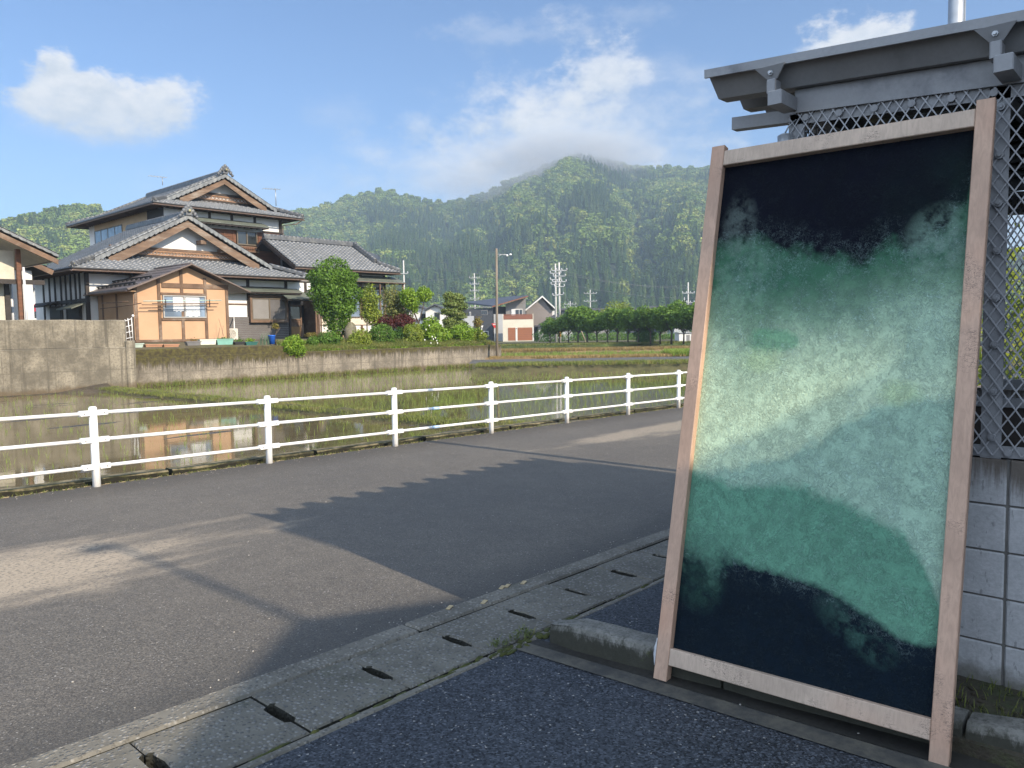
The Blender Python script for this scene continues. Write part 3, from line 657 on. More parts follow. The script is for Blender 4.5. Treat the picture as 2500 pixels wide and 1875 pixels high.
for yb in (.59, 1.2): w_.tube([(S0 - .014, yb, 1.06), (S0 + .004, yb, 1.06)], .015, 10)
w_.build('bolt', M['shed'], sh)
# inside: back rail, louvred ventilator under the roof, corner bracing, rusty pipe
MB().box(7.70, 7.74, -3, 1.42, 1.035, 1.12).build('back_rail', M['shed'], sh)
for yb in (1.40, .5, -.6): MB().box(7.72, 7.77, yb - .03, yb + .03, 1.0, RZ(yb, 7.7) - .22).build('back_column', M['shed'], sh)
lv = MB()
for k in range(9): lv.obox((4.55, .35, 2.60 - k * .034), Vector((1, 0, 0)), Vector((0, 1, 0)), Vector((0, 0, 1)), .018, .62, .006)
lv.box(4.60, 4.62, -.3, .98, 2.26, 2.62); lv.build('louvre', surf('dark_louvre', (.035, .036, .038), .6, .2), sh)
MB().bbox(4.5, 4.72, 1.02, 1.30, 2.22, 2.60, .01).build('meter_box', surf('dark_green_box', (.05, .065, .065), .4, .15), sh)
MB().tube([(4.6, .78, 0), (4.6, .78, 1.30)], .018, 8).build('pipe', surf('rusty_pipe', (.20, .075, .035), .7, .3), sh)
dk = MB().box(4.4, 4.47, -.1, .86, 0, 1.19); dk.box(4.47, 5.0, .80, .86, 0, 1.19); dk.build('partition', surf('dark_brown_board', (.045, .035, .03), .7, .3), sh)
MB().box(4.38, 4.40, -.2, .9, 1.19, 1.235).build('partition_rail', M['shed'], sh)
ft = MB().tube([(3.735, 1.545, 2.40), (3.735, 1.545, 2.525)], .037, 14); ft.tube([(3.735, 1.545, 2.525), (3.735, 1.545, 2.532)], .037, 14, .025); ft.tube([(3.735, 1.55, 2.532), (3.74, 1.53, 2.57), (3.76, 1.5, 2.60)], .004, 5)
ft.build('lamp_can', M['galv'], sh)
# steel pole behind the shed
p = thing('steel_pole', 'galvanised steel pole rising behind the shed roof', 'pole', (8.06, 1.77, gz(8)))
MB().tube([(8.06, 1.77, -.2), (8.06, 1.77, 6.6)], .062, 16).build('shaft', M['galv'], p); MB().bar((8.12, 1.71, .3), (8.12, 1.71, 6.4), .012, .03).build('cable_cover', M['galv'], p)

# ---------------------------------------------------------------- leaning painted panel
pa = thing('painted_panel', 'tall wood framed panel of layered green and navy fibre art leaning on the shed', 'artwork', (3.0, 1.25, 0))
B0 = Vector((2.966, 1.826, .0)); B1 = Vector((3.028, .632, .0)); T0 = Vector((3.553, 1.840, 2.492))
uu = (B1 - B0).normalized(); vv = (T0 - B0).normalized(); nn = uu.cross(vv).normalized()      # nn points away from the viewer
PWD = (B1 - B0).length; PLN = (T0 - B0).length
if nn.x < 0: nn = -nn
def pp_(u, v, d=0.0): return B0 + uu * u + vv * v + nn * d
def wood(name, c, knots=True):
    t = NT(name); v = t.n('ShaderNodeMapping'); t.l(t.tc.outputs['Object'], v.inputs[0]); vec = v.outputs[0]
    n = t.noise(vec, 2.2, 5, .6); gr_ = t.n('ShaderNodeMapping'); t.l(t.tc.outputs['Object'], gr_.inputs[0]); gr_.inputs['Scale'].default_value = (30, 30, 1.6)
    g = t.noise(gr_.outputs[0], 2.0, 5, .6, 1.2)
    cc = t.mix(t.ramp(n, .3, .7), dim(c, .78), dim(c, 1.12)); cc = t.mix(t.ramp(g, .35, .7, 0, .38), cc, dim(c, .55))
    cc = t.mix(t.ramp(t.noise(vec, 1.3, 3), .55, .75, 0, .5), cc, (c[0] * .95, c[1] * .72, c[2] * .62))
    # scattered dark strokes and scuffs
    m2 = t.n('ShaderNodeMapping'); t.l(t.tc.outputs['Object'], m2.inputs[0]); m2.inputs['Rotation'].default_value = (.4, .3, .5); m2.inputs['Scale'].default_value = (26, 26, 60)
    s_ = t.noise(m2.outputs[0], 1.0, 3, .6, 2.0); cl = t.noise(vec, 4.5, 3); cc = t.mix(t.math('MULTIPLY', t.ramp(t.math('ABSOLUTE', t.math('SUBTRACT', s_, .5)), .022, .006), t.ramp(cl, .55, .66)), cc, (.04, .03, .028))
    t.col(cc).rough(.62).bump(g, .18, .003); return t.m
M['frame_wood'] = wood('frame_wood', (.50, .33, .235)); M['frame_wood_rail'] = wood('frame_wood_rail', (.50, .385, .295))
def pbar(name, u0, u1, v0, v1, d0, d1, mt, c=.003):
    b = MB(); vs = []
    o = lambda u, v, d: pp_(u, v, d)
    A = [(u0, v0), (u1, v0), (u1, v1), (u0, v1)]; I = [(u0 + c, v0 + c), (u1 - c, v0 + c), (u1 - c, v1 - c), (u0 + c, v1 - c)]
    vs = [o(a, q, d0) for a, q in I] + [o(a, q, d0 + c) for a, q in A] + [o(a, q, d1) for a, q in A]
    b.add(vs, [(3, 2, 1, 0), (8, 9, 10, 11)] + [(i, (i + 1) % 4, 4 + (i + 1) % 4, 4 + i) for i in range(4)] + [(4 + i, 4 + (i + 1) % 4, 8 + (i + 1) % 4, 8 + i) for i in range(4)])
    return b.build(name, mt, pa)
JW = .066
pbar('stile', 0, JW, 0, PLN, 0, .045, M['frame_wood']); pbar('stile', PWD - JW, PWD, 0, PLN + .005, 0, .045, M['frame_wood'])
pbar('top_rail', JW + .001, PWD - JW - .001, PLN - .105, PLN - .03, .001, .044, M['frame_wood_rail']); pbar('bottom_rail', JW + .001, PWD - JW - .001, .075, .15, .001, .044, M['frame_wood_rail'])
# the art itself: pulp paper in bands of navy, green, mint and teal, with some sun and shade painted in
NU, NV = 260, 560
U, V = np.meshgrid(np.linspace(0, 1, NU), np.linspace(0, 1, NV))          # V runs from the top down
wn1 = fbm(U * 6, V * 12, 7, .62) - .5; wn2 = fbm(U * 22 + 7, V * 44, 5, .75) - .5
I_ = lambda xs, ys: np.interp(U, xs, ys)
def step(e, w, amp): return np.clip((V - e + wn1 * amp + wn2 * amp * .8) / w + .5, 0, 1) ** 1.2
C = np.zeros((NV, NU, 3)); cc = lambda *a: np.array(a)
def over(mask, c): 
    global C
    C = C * (1 - mask[..., None]) + np.asarray(c) * mask[..., None]
over(np.ones_like(U), (.0030, .0045, .013))
over(np.clip((U - .62) / .4, 0, 1) * np.clip((V - .02) / .16, 0, 1) * np.clip(.55 + wn1 * 2.2, 0, 1), (.010, .030, .026))
b1 = I_([0, .1, .2, .31, .45, .63, .75, .81, .87, .98, 1], [.19, .18, .19, .216, .235, .242, .215, .228, .21, .16, .11])
over(step(b1, .03, .05), (.048, .15, .105))
over(np.clip(1 - ((U - .10) / .09) ** 2 - ((V - .16) / .085) ** 2, 0, 1) * np.clip(.6 + wn2 * 4, 0, 1) * .8, (.10, .135, .15))
over(np.clip(1 - ((U - .90) / .14) ** 2 - ((V - .22) / .075) ** 2, 0, 1) * np.clip(.75 + wn2 * 3, 0, 1), (.15, .25, .24))
over(np.clip(1 - ((U - .14) / .18) ** 2 - ((V - .26) / .09) ** 2, 0, 1) * np.clip(.7 + wn2 * 3, 0, 1) * .65, (.15, .28, .24))
b2 = I_([0, .05, .22, .37, .55, .72, .88, 1], [.34, .335, .36, .345, .33, .31, .30, .28])
over(step(b2, .14, .04), (.30, .46, .39))
over(step(b2 + .09, .15, .05), (.58, .75, .60))
over(np.clip((U - .7) / .2, 0, 1) * np.clip((V - .29) / .05, 0, 1) * np.clip((.55 - V) / .12, 0, 1) * .6, (.36, .54, .48))  # right column darker: the stile's shadow put into the paint
over(np.clip(1.15 - ((U - .27) / .11) ** 2 - ((V - .395) / .022) ** 2 + wn1 * 4.5 + wn2 * 1.5, 0, 1) * .7, (.10, .29, .20))
over(np.clip(1.0 - ((U - .25) / .13) ** 2 - ((V - .43) / .03) ** 2 + wn1 * 1.2, 0, 1) * .3, (.40, .58, .28))
b3 = I_([0, .04, .245, .43, .53, .6, .756, 1], [.656, .654, .632, .60, .575, .54, .505, .49])
over(step(b3, .02, .035) * .9, (.29, .47, .43))  # teal begins where the sun patch ends; that edge is painted in
over(step(b3 + .1, .14, .08) * .5, (.36, .54, .49))
over(np.clip(1.0 - ((U - .80) / .09) ** 2 - ((V - .485) / .028) ** 2 + wn1 * 1.2, 0, 1) * .35, (.40, .58, .27))
b4 = I_([0, .04, .18, .33, .48, .63, .76, .86, .93, .98, 1], [.65, .655, .672, .668, .66, .68, .70, .725, .765, .815, .86])
over(step(b4, .022, .03), (.12, .30, .245))
over(step(b4 + .09, .16, .06) * .55, (.15, .345, .285))
b5 = I_([0, .04, .17, .22, .29, .37, .48, .59, .66, .74, .82, .92, 1], [.80, .80, .822, .81, .812, .812, .822, .828, .835, .858, .878, .895, .89])
over(step(b5, np.interp(U, [0, .17, .28], [.13, .12, .014]), np.interp(U, [0, .17, .28], [.17, .15, .022])), (.0048, .0120, .0245))
over(np.clip(1.0 - ((U - .72) / .17) ** 2 - ((V - b5 - .035) / .045) ** 2, 0, 1) * np.clip(.55 + wn2 * 4, 0, 1) * .55, (.06, .15, .14))
over(np.clip(1.0 - ((U - .10) / .12) ** 2 - ((V - .86) / .07) ** 2, 0, 1) * np.clip(.4 + wn2 * 4, 0, 1) * .5, (.04, .11, .09))
C *= (1 + .38 * wn2[..., None]) * (1 + .2 * wn1[..., None]); C[..., 2] *= .84; C[..., 0] *= 1.05
fib = np.clip(step(b1 - .03, .08, .06) * 1.0 - step(b5 + .015, .05, .04) * .92 - step(b4 - .01, .04, .03) * .55 * (1 - step(b5, .02, .02)) , .06, 1)
fib = fib * (1 - .75 * np.clip((V - .42) / .06, 0, 1) * np.clip((.6 - V) / .05, 0, 1) * (U < .62))
d = .036 + .0012 * wn2
Pn = np.array(B0)[None, None] + np.array(uu) * ((JW - .005) + U * (PWD - 2 * JW + .01))[..., None] + np.array(vv) * ((PLN - .04) - V * (PLN - .185))[..., None] + np.array(nn) * d[..., None]
idx = np.arange(NU * NV).reshape(NV, NU); Fq = np.stack([idx[:-1, :-1], idx[1:, :-1], idx[1:, 1:], idx[:-1, 1:]], -1).reshape(-1, 4)
rgba = np.concatenate([np.clip(C, 0, 1), np.ones((NV, NU, 1))], -1); fa = np.stack([fib] * 3 + [np.ones_like(fib)], -1)
t = NT('pulp_paint'); a1 = t.n('ShaderNodeAttribute', attribute_name='paint'); a2 = t.n('ShaderNodeAttribute', attribute_name='fibre'); vec = t.tc.outputs['Object']
f = None
for sc_, off in ((26, 0), (40, 4), (60, 9)):
    mp = t.n('ShaderNodeMapping'); t.l(vec, mp.inputs[0]); mp.inputs['Location'].default_value = (off, off, off); q = t.noise(mp.outputs[0], sc_, 2, .5, 1.6); s_ = t.ramp(t.math('ABSOLUTE', t.math('SUBTRACT', q, .5)), .034, .008)
    s_ = t.math('MULTIPLY', s_, t.ramp(t.noise(mp.outputs[0], sc_ * .4, 2), .44, .6)); f = s_ if f is None else t.math('MAXIMUM', f, s_)
gn = t.noise(vec, 160, 4, .7)
fibre_pale = t.mix(1.0, t.mix(.55, a1.outputs['Color'], (.26, .36, .36)), (1.5, 1.5, 1.5), 'MULTIPLY')  # paler tone of the fibres
base = t.mix(t.math('MULTIPLY', t.math('MULTIPLY', f, a2.outputs['Fac']), .55), a1.outputs['Color'], fibre_pale)
base = t.mix(t.ramp(gn, .35, .7, 0, .28), base, t.mix(1.0, base, (.55, .6, .62), 'MULTIPLY'))
t.col(base).rough(.82).set(Specular_IOR_Level=.12); t.bump(t.math('ADD', t.math('MULTIPLY', t.noise(vec, 120, 4, .65), 1.3), f), .8, .006)
np_mesh('paper_sheet', Pn.reshape(-1, 3), Fq, t.m, pa, True, {'paint': rgba.reshape(-1, 4), 'fibre': fa.reshape(-1, 4)})
pbar('backing', .02, PWD - .02, .09, PLN - .04, .040, .0445, surf('panel_back', (.1, .09, .08), .8))
# a torn rag caught at the foot of the left stile and cobweb threads at the top corner
rg = MB(); r = random.Random(2); vs = []
for k in range(9):
    v = .06 + k * .015; w = .003 + .009 * math.sin(k * .4) + r.uniform(0, .004); vs += [pp_(-.002 - w, v, .01 + r.uniform(-.004, .004)), pp_(.001, v, -.004)]
rg.add(vs, [(2 * i, 2 * i + 1, 2 * i + 3, 2 * i + 2) for i in range(8)], True)
o = rg.build('rag', surf('white_rag', (.6, .6, .6), .9, .15, 20, .4), None); sm = o.modifiers.new('thick', 'SOLIDIFY'); sm.thickness = .002
tag(o, 'torn scrap of white cloth stuck to the foot of the panel frame', 'cloth scrap')
# dead leaf on the ground by the kerb
lf = MB(); c0 = onz(1543, 1608, .012); vs = [c0 + Vector(q) for q in ((-.02, -.012, 0), (.0, -.024, .008), (.03, -.016, .002), (.034, .008, .012), (.008, .016, .02), (-.018, .010, .006), (.006, -.002, -.004))]
lf.add(vs, [(0, 1, 6), (1, 2, 6), (2, 3, 6), (3, 4, 6), (4, 5, 6), (5, 0, 6)], True)
tag(lf.build('dead_leaf', surf('dead_leaf', (.30, .14, .07), .7, .3, 30)), 'curled brown dead leaf lying by the kerb near the panel', 'leaf')

# ---------------------------------------------------------------- house and lamp beyond the frame, whose shade falls over the car park
M['plain_render'] = surf('plain_render', (.4, .38, .34), .8)
oh = thing('neighbouring_house', 'plain gabled house behind the car park whose shadow crosses it', 'house', (2.5, -9, 0))
apx, apz = 2.28 + SUN_DRIFT * 9.75, (3.73 + 6.0) * math.tan(SUN_EL) + .0
MB().prism([(-.5, -6.3, 0), (6.2, -6.3, 0), (6.2, -6.3, apz - 1.55), (apx, -6.3, apz - .2), (-.5, -6.3, apz - 1.5)], (0, -8, 0)).build('wall', surf('render_wall', (.4, .38, .34), .8), oh)
sl, sr = .50, .335
MB().box(3.57, 8.05, -13, -5.6, 0, 7.30).build('shade_wing', M['plain_render'], oh)  # unseen mass added to shade the upper panel and the shed
MB().prism([(apx, -6, apz), (apx, -6, apz - .14), (-1.1, -6, apz - .14 - sl * (apx + 1.1)), (-1.1, -6, apz - sl * (apx + 1.1))], (0, -8.6, 0)).build('roof', M['shed_roof'], oh)
MB().prism([(apx, -6, apz), (apx, -6, apz - .14), (6.9, -6, apz - .14 - sr * (6.9 - apx)), (6.9, -6, apz - sr * (6.9 - apx))], (0, -8.6, 0)).build('roof', M['shed_roof'], oh)
ol = thing('street_lamp', 'tall slim street lamp behind the car park, its shadow on the road', 'lamp', (2.55, -8.2, 0))
hz_ = (6.16 + 8.2) * math.tan(SUN_EL)
MB().tube([(2.55, -8.2, 0), (2.55, -8.2, hz_)], .040, 10, .034).build('pole', M['galv'], ol)
MB().tube([(2.55, -8.2, hz_ - .03), (2.52, -8.2, hz_ + .02), (2.33, -8.2, hz_ + .02)], .04, 10, .08).build('lamp_head', M['galv'], ol)
# ---------------------------------------------------------------- the tiled house across the paddy
def tilemat():
    t = NT('roof_tile'); a = t.n('ShaderNodeAttribute', attribute_name='tile'); v = t.pos(); n = t.noise(v, 1.1, 6, .65)
    c = t.mix(a.outputs['Fac'], (.095, .105, .12), (.15, .16, .175)); c = t.mix(t.ramp(n, .35, .7, 0, .4), c, (.10, .105, .10)); c = t.mix(t.ramp(t.noise(v, 9, 5, .7), .58, .75, 0, .4), c, (.25, .25, .24))
    t.col(c).rough(t.ramp(n, .3, .7, .34, .55)).bump(t.noise(v, 30, 3), .1, .004); t.set(Specular_IOR_Level=.55); return t.m
M['tile'] = tilemat()
M['tile_ridge'] = surf('ridge_tile', (.115, .122, .132), .45, .3, 2.5, .3, 20, dirt=(.22, .22, .20), bdist=.01)
M['tile_pale'] = surf('verge_tile', (.18, .19, .195), .42, .3, 5, .2, 20, dirt=(.34, .34, .32))
M['old_wood'] = surf('weathered_brown_wood', (.155, .095, .06), .8, .35, 2, .4, 30, (1, 1, 1), dirt=(.26, .21, .165))
M['barge_wood'] = surf('weathered_barge_wood', (.17, .11, .072), .8, .35, 1.5, .4, 30, (.6, 1, 3), dirt=(.33, .285, .235))
M['dark_wood'] = surf('dark_stained_wood', (.032, .024, .02), .65, .3, 3, .3, 30)
M['red_wood'] = surf('reddish_board', (.15, .062, .03), .7, .35, 2, .4, 24, (1, 1, 6), dirt=(.09, .042, .025))
M['plaster'] = surf('white_plaster', (.74, .74, .72), .85, .06, 1.3, .1, 30, dirt=(.62, .61, .58))
M['ochre'] = surf('ochre_plaster', (.50, .315, .19), .9, .07, .9, .15, 40, dirt=(.45, .275, .165))
M['ochre_dark'] = surf('dark_ochre_plaster', (.40, .26, .155), .9, .12, .9, .15, 40)  # darker ochre for the annex's left wall and soffit
M['beige_wall'] = surf('beige_plaster', (.52, .38, .24), .9, .1, 1, .15, 30)
M['siding'] = surf('grey_brown_siding', (.115, .105, .10), .6, .15, 2, .1, 30)
M['green_metal'] = surf('weathered_green_sheet', (.115, .13, .105), .5, .25, 2, .1, 20, dirt=(.17, .17, .14))
M['brown_metal'] = surf('brown_roof_sheet', (.105, .088, .085), .42, .15, 2, .08, 20, dirt=(.15, .135, .13))
M['gutter'] = surf('brown_gutter', (.22, .155, .125), .45, .2, 4, .05)
M['alu'] = surf('bronze_window_frame', (.13, .105, .075), .45, .15, 4, .03)
M['alu_light'] = surf('grey_window_frame', (.36, .35, .33), .45, .1)
M['screen'] = surf('insect_screen', (.21, .20, .19), .6, .08, 3, .05)
M['curtain'] = surf('white_lace_curtain', (.70, .71, .71), .8, .15, 14, .2, 60)
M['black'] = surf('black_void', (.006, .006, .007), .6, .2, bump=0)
def glassmat(name, c, r=.04):
    t = NT(name); n = t.noise(t.pos(), .8, 3); t.col(t.mix(t.ramp(n, .3, .7), dim(c, .6), dim(c, 1.5))).rough(r); t.set(Specular_IOR_Level=.8); return t.m
M['pane'] = glassmat('dark_window_glass', (.025, .03, .033)); M['pane_blue'] = glassmat('sky_lit_glass', (.16, .21, .28), .12)

hs = thing('tiled_house', 'two storey wooden house with grey tiled gables and an ochre plaster annex', 'house', (18.5, 38.7, 1.35))
def tiles(name, O, u, v, poly, parent, pu=.285, pv=.255, seed=0, h=.055, mt=None):
    """interlocking wavy tiles laid in stepped rows over the polygon poly given in (along eave, up slope) metres"""
    O = np.array(O, float); u = np.array(Vector(u).normalized()); v = np.array(Vector(v).normalized()); nn = np.cross(u, v)
    if nn[2] < 0: nn = -nn
    P = np.array(poly, float); r = np.random.RandomState(seed); umin, umax = P[:, 0].min(), P[:, 0].max(); vmin, vmax = P[:, 1].min(), P[:, 1].max()
    K = 6; i0, i1 = int(math.floor(umin / pu)), int(math.ceil(umax / pu)); us = np.clip(np.arange(i0 * K, i1 * K + 1) * pu / K, umin, umax)
    lo = np.full(len(us), 1e9); hi = np.full(len(us), -1e9)
    for a, b in zip(P, np.roll(P, -1, 0)):
        if abs(a[0] - b[0]) < 1e-9: 
            msk = np.abs(us - a[0]) < 1e-6; lo[msk] = np.minimum(lo[msk], min(a[1], b[1])); hi[msk] = np.maximum(hi[msk], max(a[1], b[1])); continue
        tt = (us - a[0]) / (b[0] - a[0]); ok = (tt >= -1e-9) & (tt <= 1 + 1e-9); vv_ = a[1] + tt * (b[1] - a[1]); lo[ok] = np.minimum(lo[ok], vv_[ok]); hi[ok] = np.maximum(hi[ok], vv_[ok])
    f = (np.arange(len(us)) % K) / K; wave = np.array([.034, .033, .020, .008, .002, .0])[np.arange(len(us)) % K] * h / .034
    tid = (np.arange(len(us)) // K)
    VV, FF, AA = [], [], []; nb = 0
    for row in range(int(math.floor(vmin / pv)), int(math.ceil(vmax / pv))):
        va = np.clip(row * pv, lo, hi); vb = np.clip((row + 1) * pv, lo, hi); msk = (vb - va) > 1e-4
        if not msk.any(): continue
        fa = (va - row * pv) / pv; fb = (vb - row * pv) / pv; lift = .048
        jit = r.uniform(-.004, .004, tid.max() + 2)[tid]; sc_ = .012 * np.abs(np.sin(np.pi * ((f + .15) % 1)))
        ra = va[:, None] * v + us[:, None] * u + (wave + lift * (1 - fa) + jit)[:, None] * nn + O; rb = vb[:, None] * v + us[:, None] * u + (wave + lift * (1 - fb) + jit)[:, None] * nn + O
        rc = va[:, None] * v + us[:, None] * u + O - .012 * nn
        col = r.rand(tid.max() + 2)[tid] ** 1.3
        n = len(us); VV += [rc, ra, rb]; AA += [col * .3, col, col]
        q = np.where(msk[:-1] | msk[1:])[0]; q = q[(np.abs(us[q + 1] - us[q]) > 1e-5)]
        for s_ in (0, 1): FF.append(np.stack([nb + s_ * n + q, nb + s_ * n + q + 1, nb + (s_ + 1) * n + q + 1, nb + (s_ + 1) * n + q], -1))
        nb += 3 * n
    V_ = np.concatenate(VV); F_ = np.concatenate(FF); A_ = np.concatenate(AA)
    return np_mesh(name, V_, F_, mt or M['tile'], parent, False, {'tile': np.stack([A_, A_, A_, np.ones_like(A_)], -1)})
def plane_tiles(A, B, Cc, Dd, parent, seed=0, name='tile_slope', under=True, **kw):
    """A-B along the eave, Dd above A, Cc above B (any flat quadrilateral)"""
    A, B, Cc, Dd = map(Vector, (A, B, Cc, Dd)); u = (B - A).normalized(); n = u.cross(Dd - A if (Dd - A).length > .1 else Cc - A).normalized(); v = n.cross(u).normalized()
    if v.z < 0: v = -v
    P = [((p - A).dot(u), (p - A).dot(v)) for p in (A, B, Cc, Dd)]
    o = tiles(name, A, u, v, P, parent, seed=seed, **kw)
    if under:
        d = n if n.z < 0 else -n; b = MB().prism([p + d * .03 for p in (A, B, Cc, Dd)], d * .07); b.build('roof_boarding', M['dark_wood'], o)
    return o
def ridge(pts, parent, w=.24, h=.26, name='ridge', cap=.085, seg=.28):
    b = MB(); pts = [Vector(p) for p in pts]
    for p, q in zip(pts, pts[1:]):
        for k in range(3):
            ww = w * (1.15 - .17 * k); b.bar(p + Vector((0, 0, h * (k + .5) / 4)), q + Vector((0, 0, h * (k + .5) / 4)), ww, h / 4 - .012)
        L = (q - p).length; n = max(1, int(L / seg)); 
        for k in range(n):
            a_ = p.lerp(q, k / n); c_ = p.lerp(q, (k + .96) / n); b.tube([a_ + Vector((0, 0, h * .82)), c_ + Vector((0, 0, h * .80))], cap, 8)
    return b.build(name, M['tile_ridge'], parent)
def oni(c, parent, s=1.0, facing=(0, -1, 0)):
    """ogre tile: shield with scrolled shoulders and a round boss"""
    b = MB(); c = Vector(c); f = Vector(facing); w = Vector((f.y, -f.x, 0)); up = Vector((0, 0, 1))
    for side in (-1, 1):
        for k, (dx, dz, rr) in enumerate(((.13, .26, .10), (.23, .12, .115), (.34, -.02, .11), (.44, -.15, .09))): b.ball(c + w * (side * dx * s) + up * (dz * s), rr * s if abs(w.x) > .5 else .07 * s, rr * s if abs(w.y) > .5 else .07 * s, rr * s, 8, 6, .12, random.Random(k))
    b.ball(c + up * .34 * s, .11 * s, .09 * s, .13 * s, 8, 6); b.ball(c + up * .13 * s + f * .05 * s, .13 * s, .11 * s, .13 * s, 10, 6)
    b.obox(c + up * .1 * s, w, f, up, .16 * s, .06 * s, .2 * s)
    o = b.build('ridge_end_tile', M['tile_ridge'], parent)
    MB().ball(c + up * .12 * s + f * .16 * s, .07 * s, .05 * s, .07 * s, 8, 6).build('boss', surf('yellowed_boss', (.33, .30, .16), .6, .3) if 'boss' not in M else M['boss'], o); return o
def verge(p, q, parent, drop=.24, n=None, out=(0, -1, 0), w=.10):
    """row of scalloped verge tiles hanging over the gable edge"""
    p, q = Vector(p), Vector(q); L = (q - p).length; n = n or int(L / .29); d = (q - p).normalized(); o_ = Vector(out); b = MB(); up = Vector((0, 0, 1))
    for k in range(n):
        a_ = p.lerp(q, k / n); c_ = p.lerp(q, (k + .97) / n); lift = up * .035
        prof = [a_, c_, c_ - up * (drop * .72), (a_ + c_) / 2 + (c_ - a_) * .12 - up * drop, a_ - up * (drop * .80)]
        b.prism([x_ + lift for x_ in prof], o_ * w)
        b.tube([a_ + lift + up * .03 - o_ * .10, c_ + up * .045 - o_ * .10], .062, 7)
        b.add([a_ + lift + up * .035 + o_ * w, c_ + lift + up * .02 + o_ * w, c_ + lift + up * .02 - o_ * .5, a_ + lift + up * .035 - o_ * .5], [(0, 1, 2, 3)])
    return b.build('verge_tiles', M['tile_pale'], parent)
def barge(apex, endl, endr, parent, depth=.36, y=None, th=.08):
    apex, endl, endr = map(Vector, (apex, endl, endr))
    for e in (endl, endr):
        d = (e - apex).normalized(); n = Vector((d.z, 0, -d.x)); n = n if n.z < 0 else -n
        mid = apex.lerp(e, .55) + Vector((0, 0, -.05)); up = Vector((0, 0, 1))
        top = [apex, mid, e]; w_ = (depth * .85, depth, depth * 1.12)
        b = MB()
        vs = []
        for p, ww in zip(top, w_): vs += [p, p - up * ww * 1.12, p + Vector((0, th, 0)), p - up * ww * 1.12 + Vector((0, th, 0))]
        b.add(vs, [f for i in (0, 1) for f in ((4 * i, 4 * i + 1, 4 * i + 5, 4 * i + 4), (4 * i + 2, 4 * i + 6, 4 * i + 7, 4 * i + 3), (4 * i + 1, 4 * i + 3, 4 * i + 7, 4 * i + 5), (4 * i, 4 * i + 4, 4 * i + 6, 4 * i + 2))] + [(0, 2, 3, 1), (8, 9, 11, 10)])
        b.build('bargeboard', M['barge_wood'], parent)
        b2 = MB(); b2.bar(apex + Vector((0, th + .1, -.02)), e + Vector((0, th + .1, -.02)), .28, .05); b2.build('soffit_board', M['old_wood'], parent)
def gutter(p, q, parent, r=.055):
    b = MB(); p, q = Vector(p), Vector(q); d = (q - p).normalized(); w = Vector((d.y, -d.x, 0)); vs = []
    for e in (p, q):
        for k in range(7): a = math.pi * k / 6; vs.append(e + w * (r * math.cos(a)) - Vector((0, 0, r * math.sin(a))))
        for k in range(6, -1, -1): a = math.pi * k / 6; vs.append(e + w * ((r - .008) * math.cos(a)) - Vector((0, 0, (r - .008) * math.sin(a))))
    b.add(vs, [(i, (i + 1) % 14, 14 + (i + 1) % 14, 14 + i) for i in range(14)] + [tuple(range(14)), tuple(range(27, 13, -1))]); return b.build('gutter', M['gutter'], parent)
def part(name, mt, par, *boxes):
    b = MB()
    for q in boxes: b.box(*q)
    return b.build(name, mt, par)
def lattice(x0, x1, y, z0, z1, parent):
    """openwork frieze under a gable"""
    b = MB(); b.box(x0, x1, y, y + .05, z0, z0 + .045); b.box(x0, x1, y, y + .05, z1 - .05, z1); x = x0; h = z1 - z0 - .09
    while x < x1 - h: b.bar((x, y + .02, z0 + .045), (x + h, y + .02, z1 - .045), .03, .035, (0, 1, 0)); b.bar((x + h, y + .024, z0 + .045), (x, y + .024, z1 - .045), .03, .035, (0, 1, 0)); x += h * 1.15
    o = b.build('frieze', surf('carved_frieze_wood', (.33, .19, .11), .7, .3), parent); return o

# --- lower roof
xl, xr, yf, ze = 12.72, 24.95, 37.8, 4.76
rx, rz_, gy = 18.72, 7.72, 39.08
gl, gr_, gzl, gzr = 14.15, 23.35, 5.30, 5.36
lr = tag(MB().bar((rx, 39.2, rz_ - .15), (rx, 46, rz_ - .15), .1, .12).build('lower_roof', M['old_wood'], hs))
yb = 46.5
plane_tiles((xl, yf, ze), (xl, yb, ze), (gl, yb, gzl), (gl, gy + .15, gzl), lr, 1)
plane_tiles((gl, gy - .05, gzl), (gl, yb, gzl), (rx, yb, rz_), (rx, gy - .05, rz_), lr, 2)
plane_tiles((xr, yf, ze), (xr, yb, ze), (gr_, yb, gzr), (gr_, gy + .15, gzr), lr, 3)
plane_tiles((gr_, gy - .05, gzr), (gr_, yb, gzr), (rx, yb, rz_), (rx, gy - .05, rz_), lr, 4)
plane_tiles((xl, yf, ze), (xr, yf, ze), (gr_ - .0, gy + .15, gzr - .02), (gl, gy + .15, gzl), lr, 5)
plane_tiles((gl + .4, gy + .02, gzl - .02), (gr_ - .4, gy + .02, gzr - .08), (gr_ - .4, gy + .75, gzr + .26), (gl + .4, gy + .75, gzl + .30), lr, 6, under=False)
ridge([(rx, gy - .1, rz_ + .02), (rx, yb, rz_ + .02)], lr, .26, .30); oni((rx, gy - .16, rz_ + .16), lr, 1.0)
for (ex, gx, gz_) in ((xl, gl, gzl), (xr, gr_, gzr)):
    ridge([(ex, yf, ze + .06), (gx, gy + .1, gz_ + .05)], lr, .20, .17, 'hip_ridge', .075); oni((ex + (.1 if ex < rx else -.1), yf + .06, ze + .12), lr, .42)
    # descending ridges beside the verge
    k = .12; ridge([(gx + (rx - gx) * .97, gy + .42, gz_ + (rz_ - gz_) * .97 + .05), (gx, gy + .32, gz_ + .06)], lr, .18, .15, 'descending_ridge', .07)
verge((rx, gy - .06, rz_ + .06), (gl - .05, gy - .06, gzl + .02), lr); verge((rx, gy - .06, rz_ + .06), (gr_ + .05, gy - .06, gzr + .02), lr)
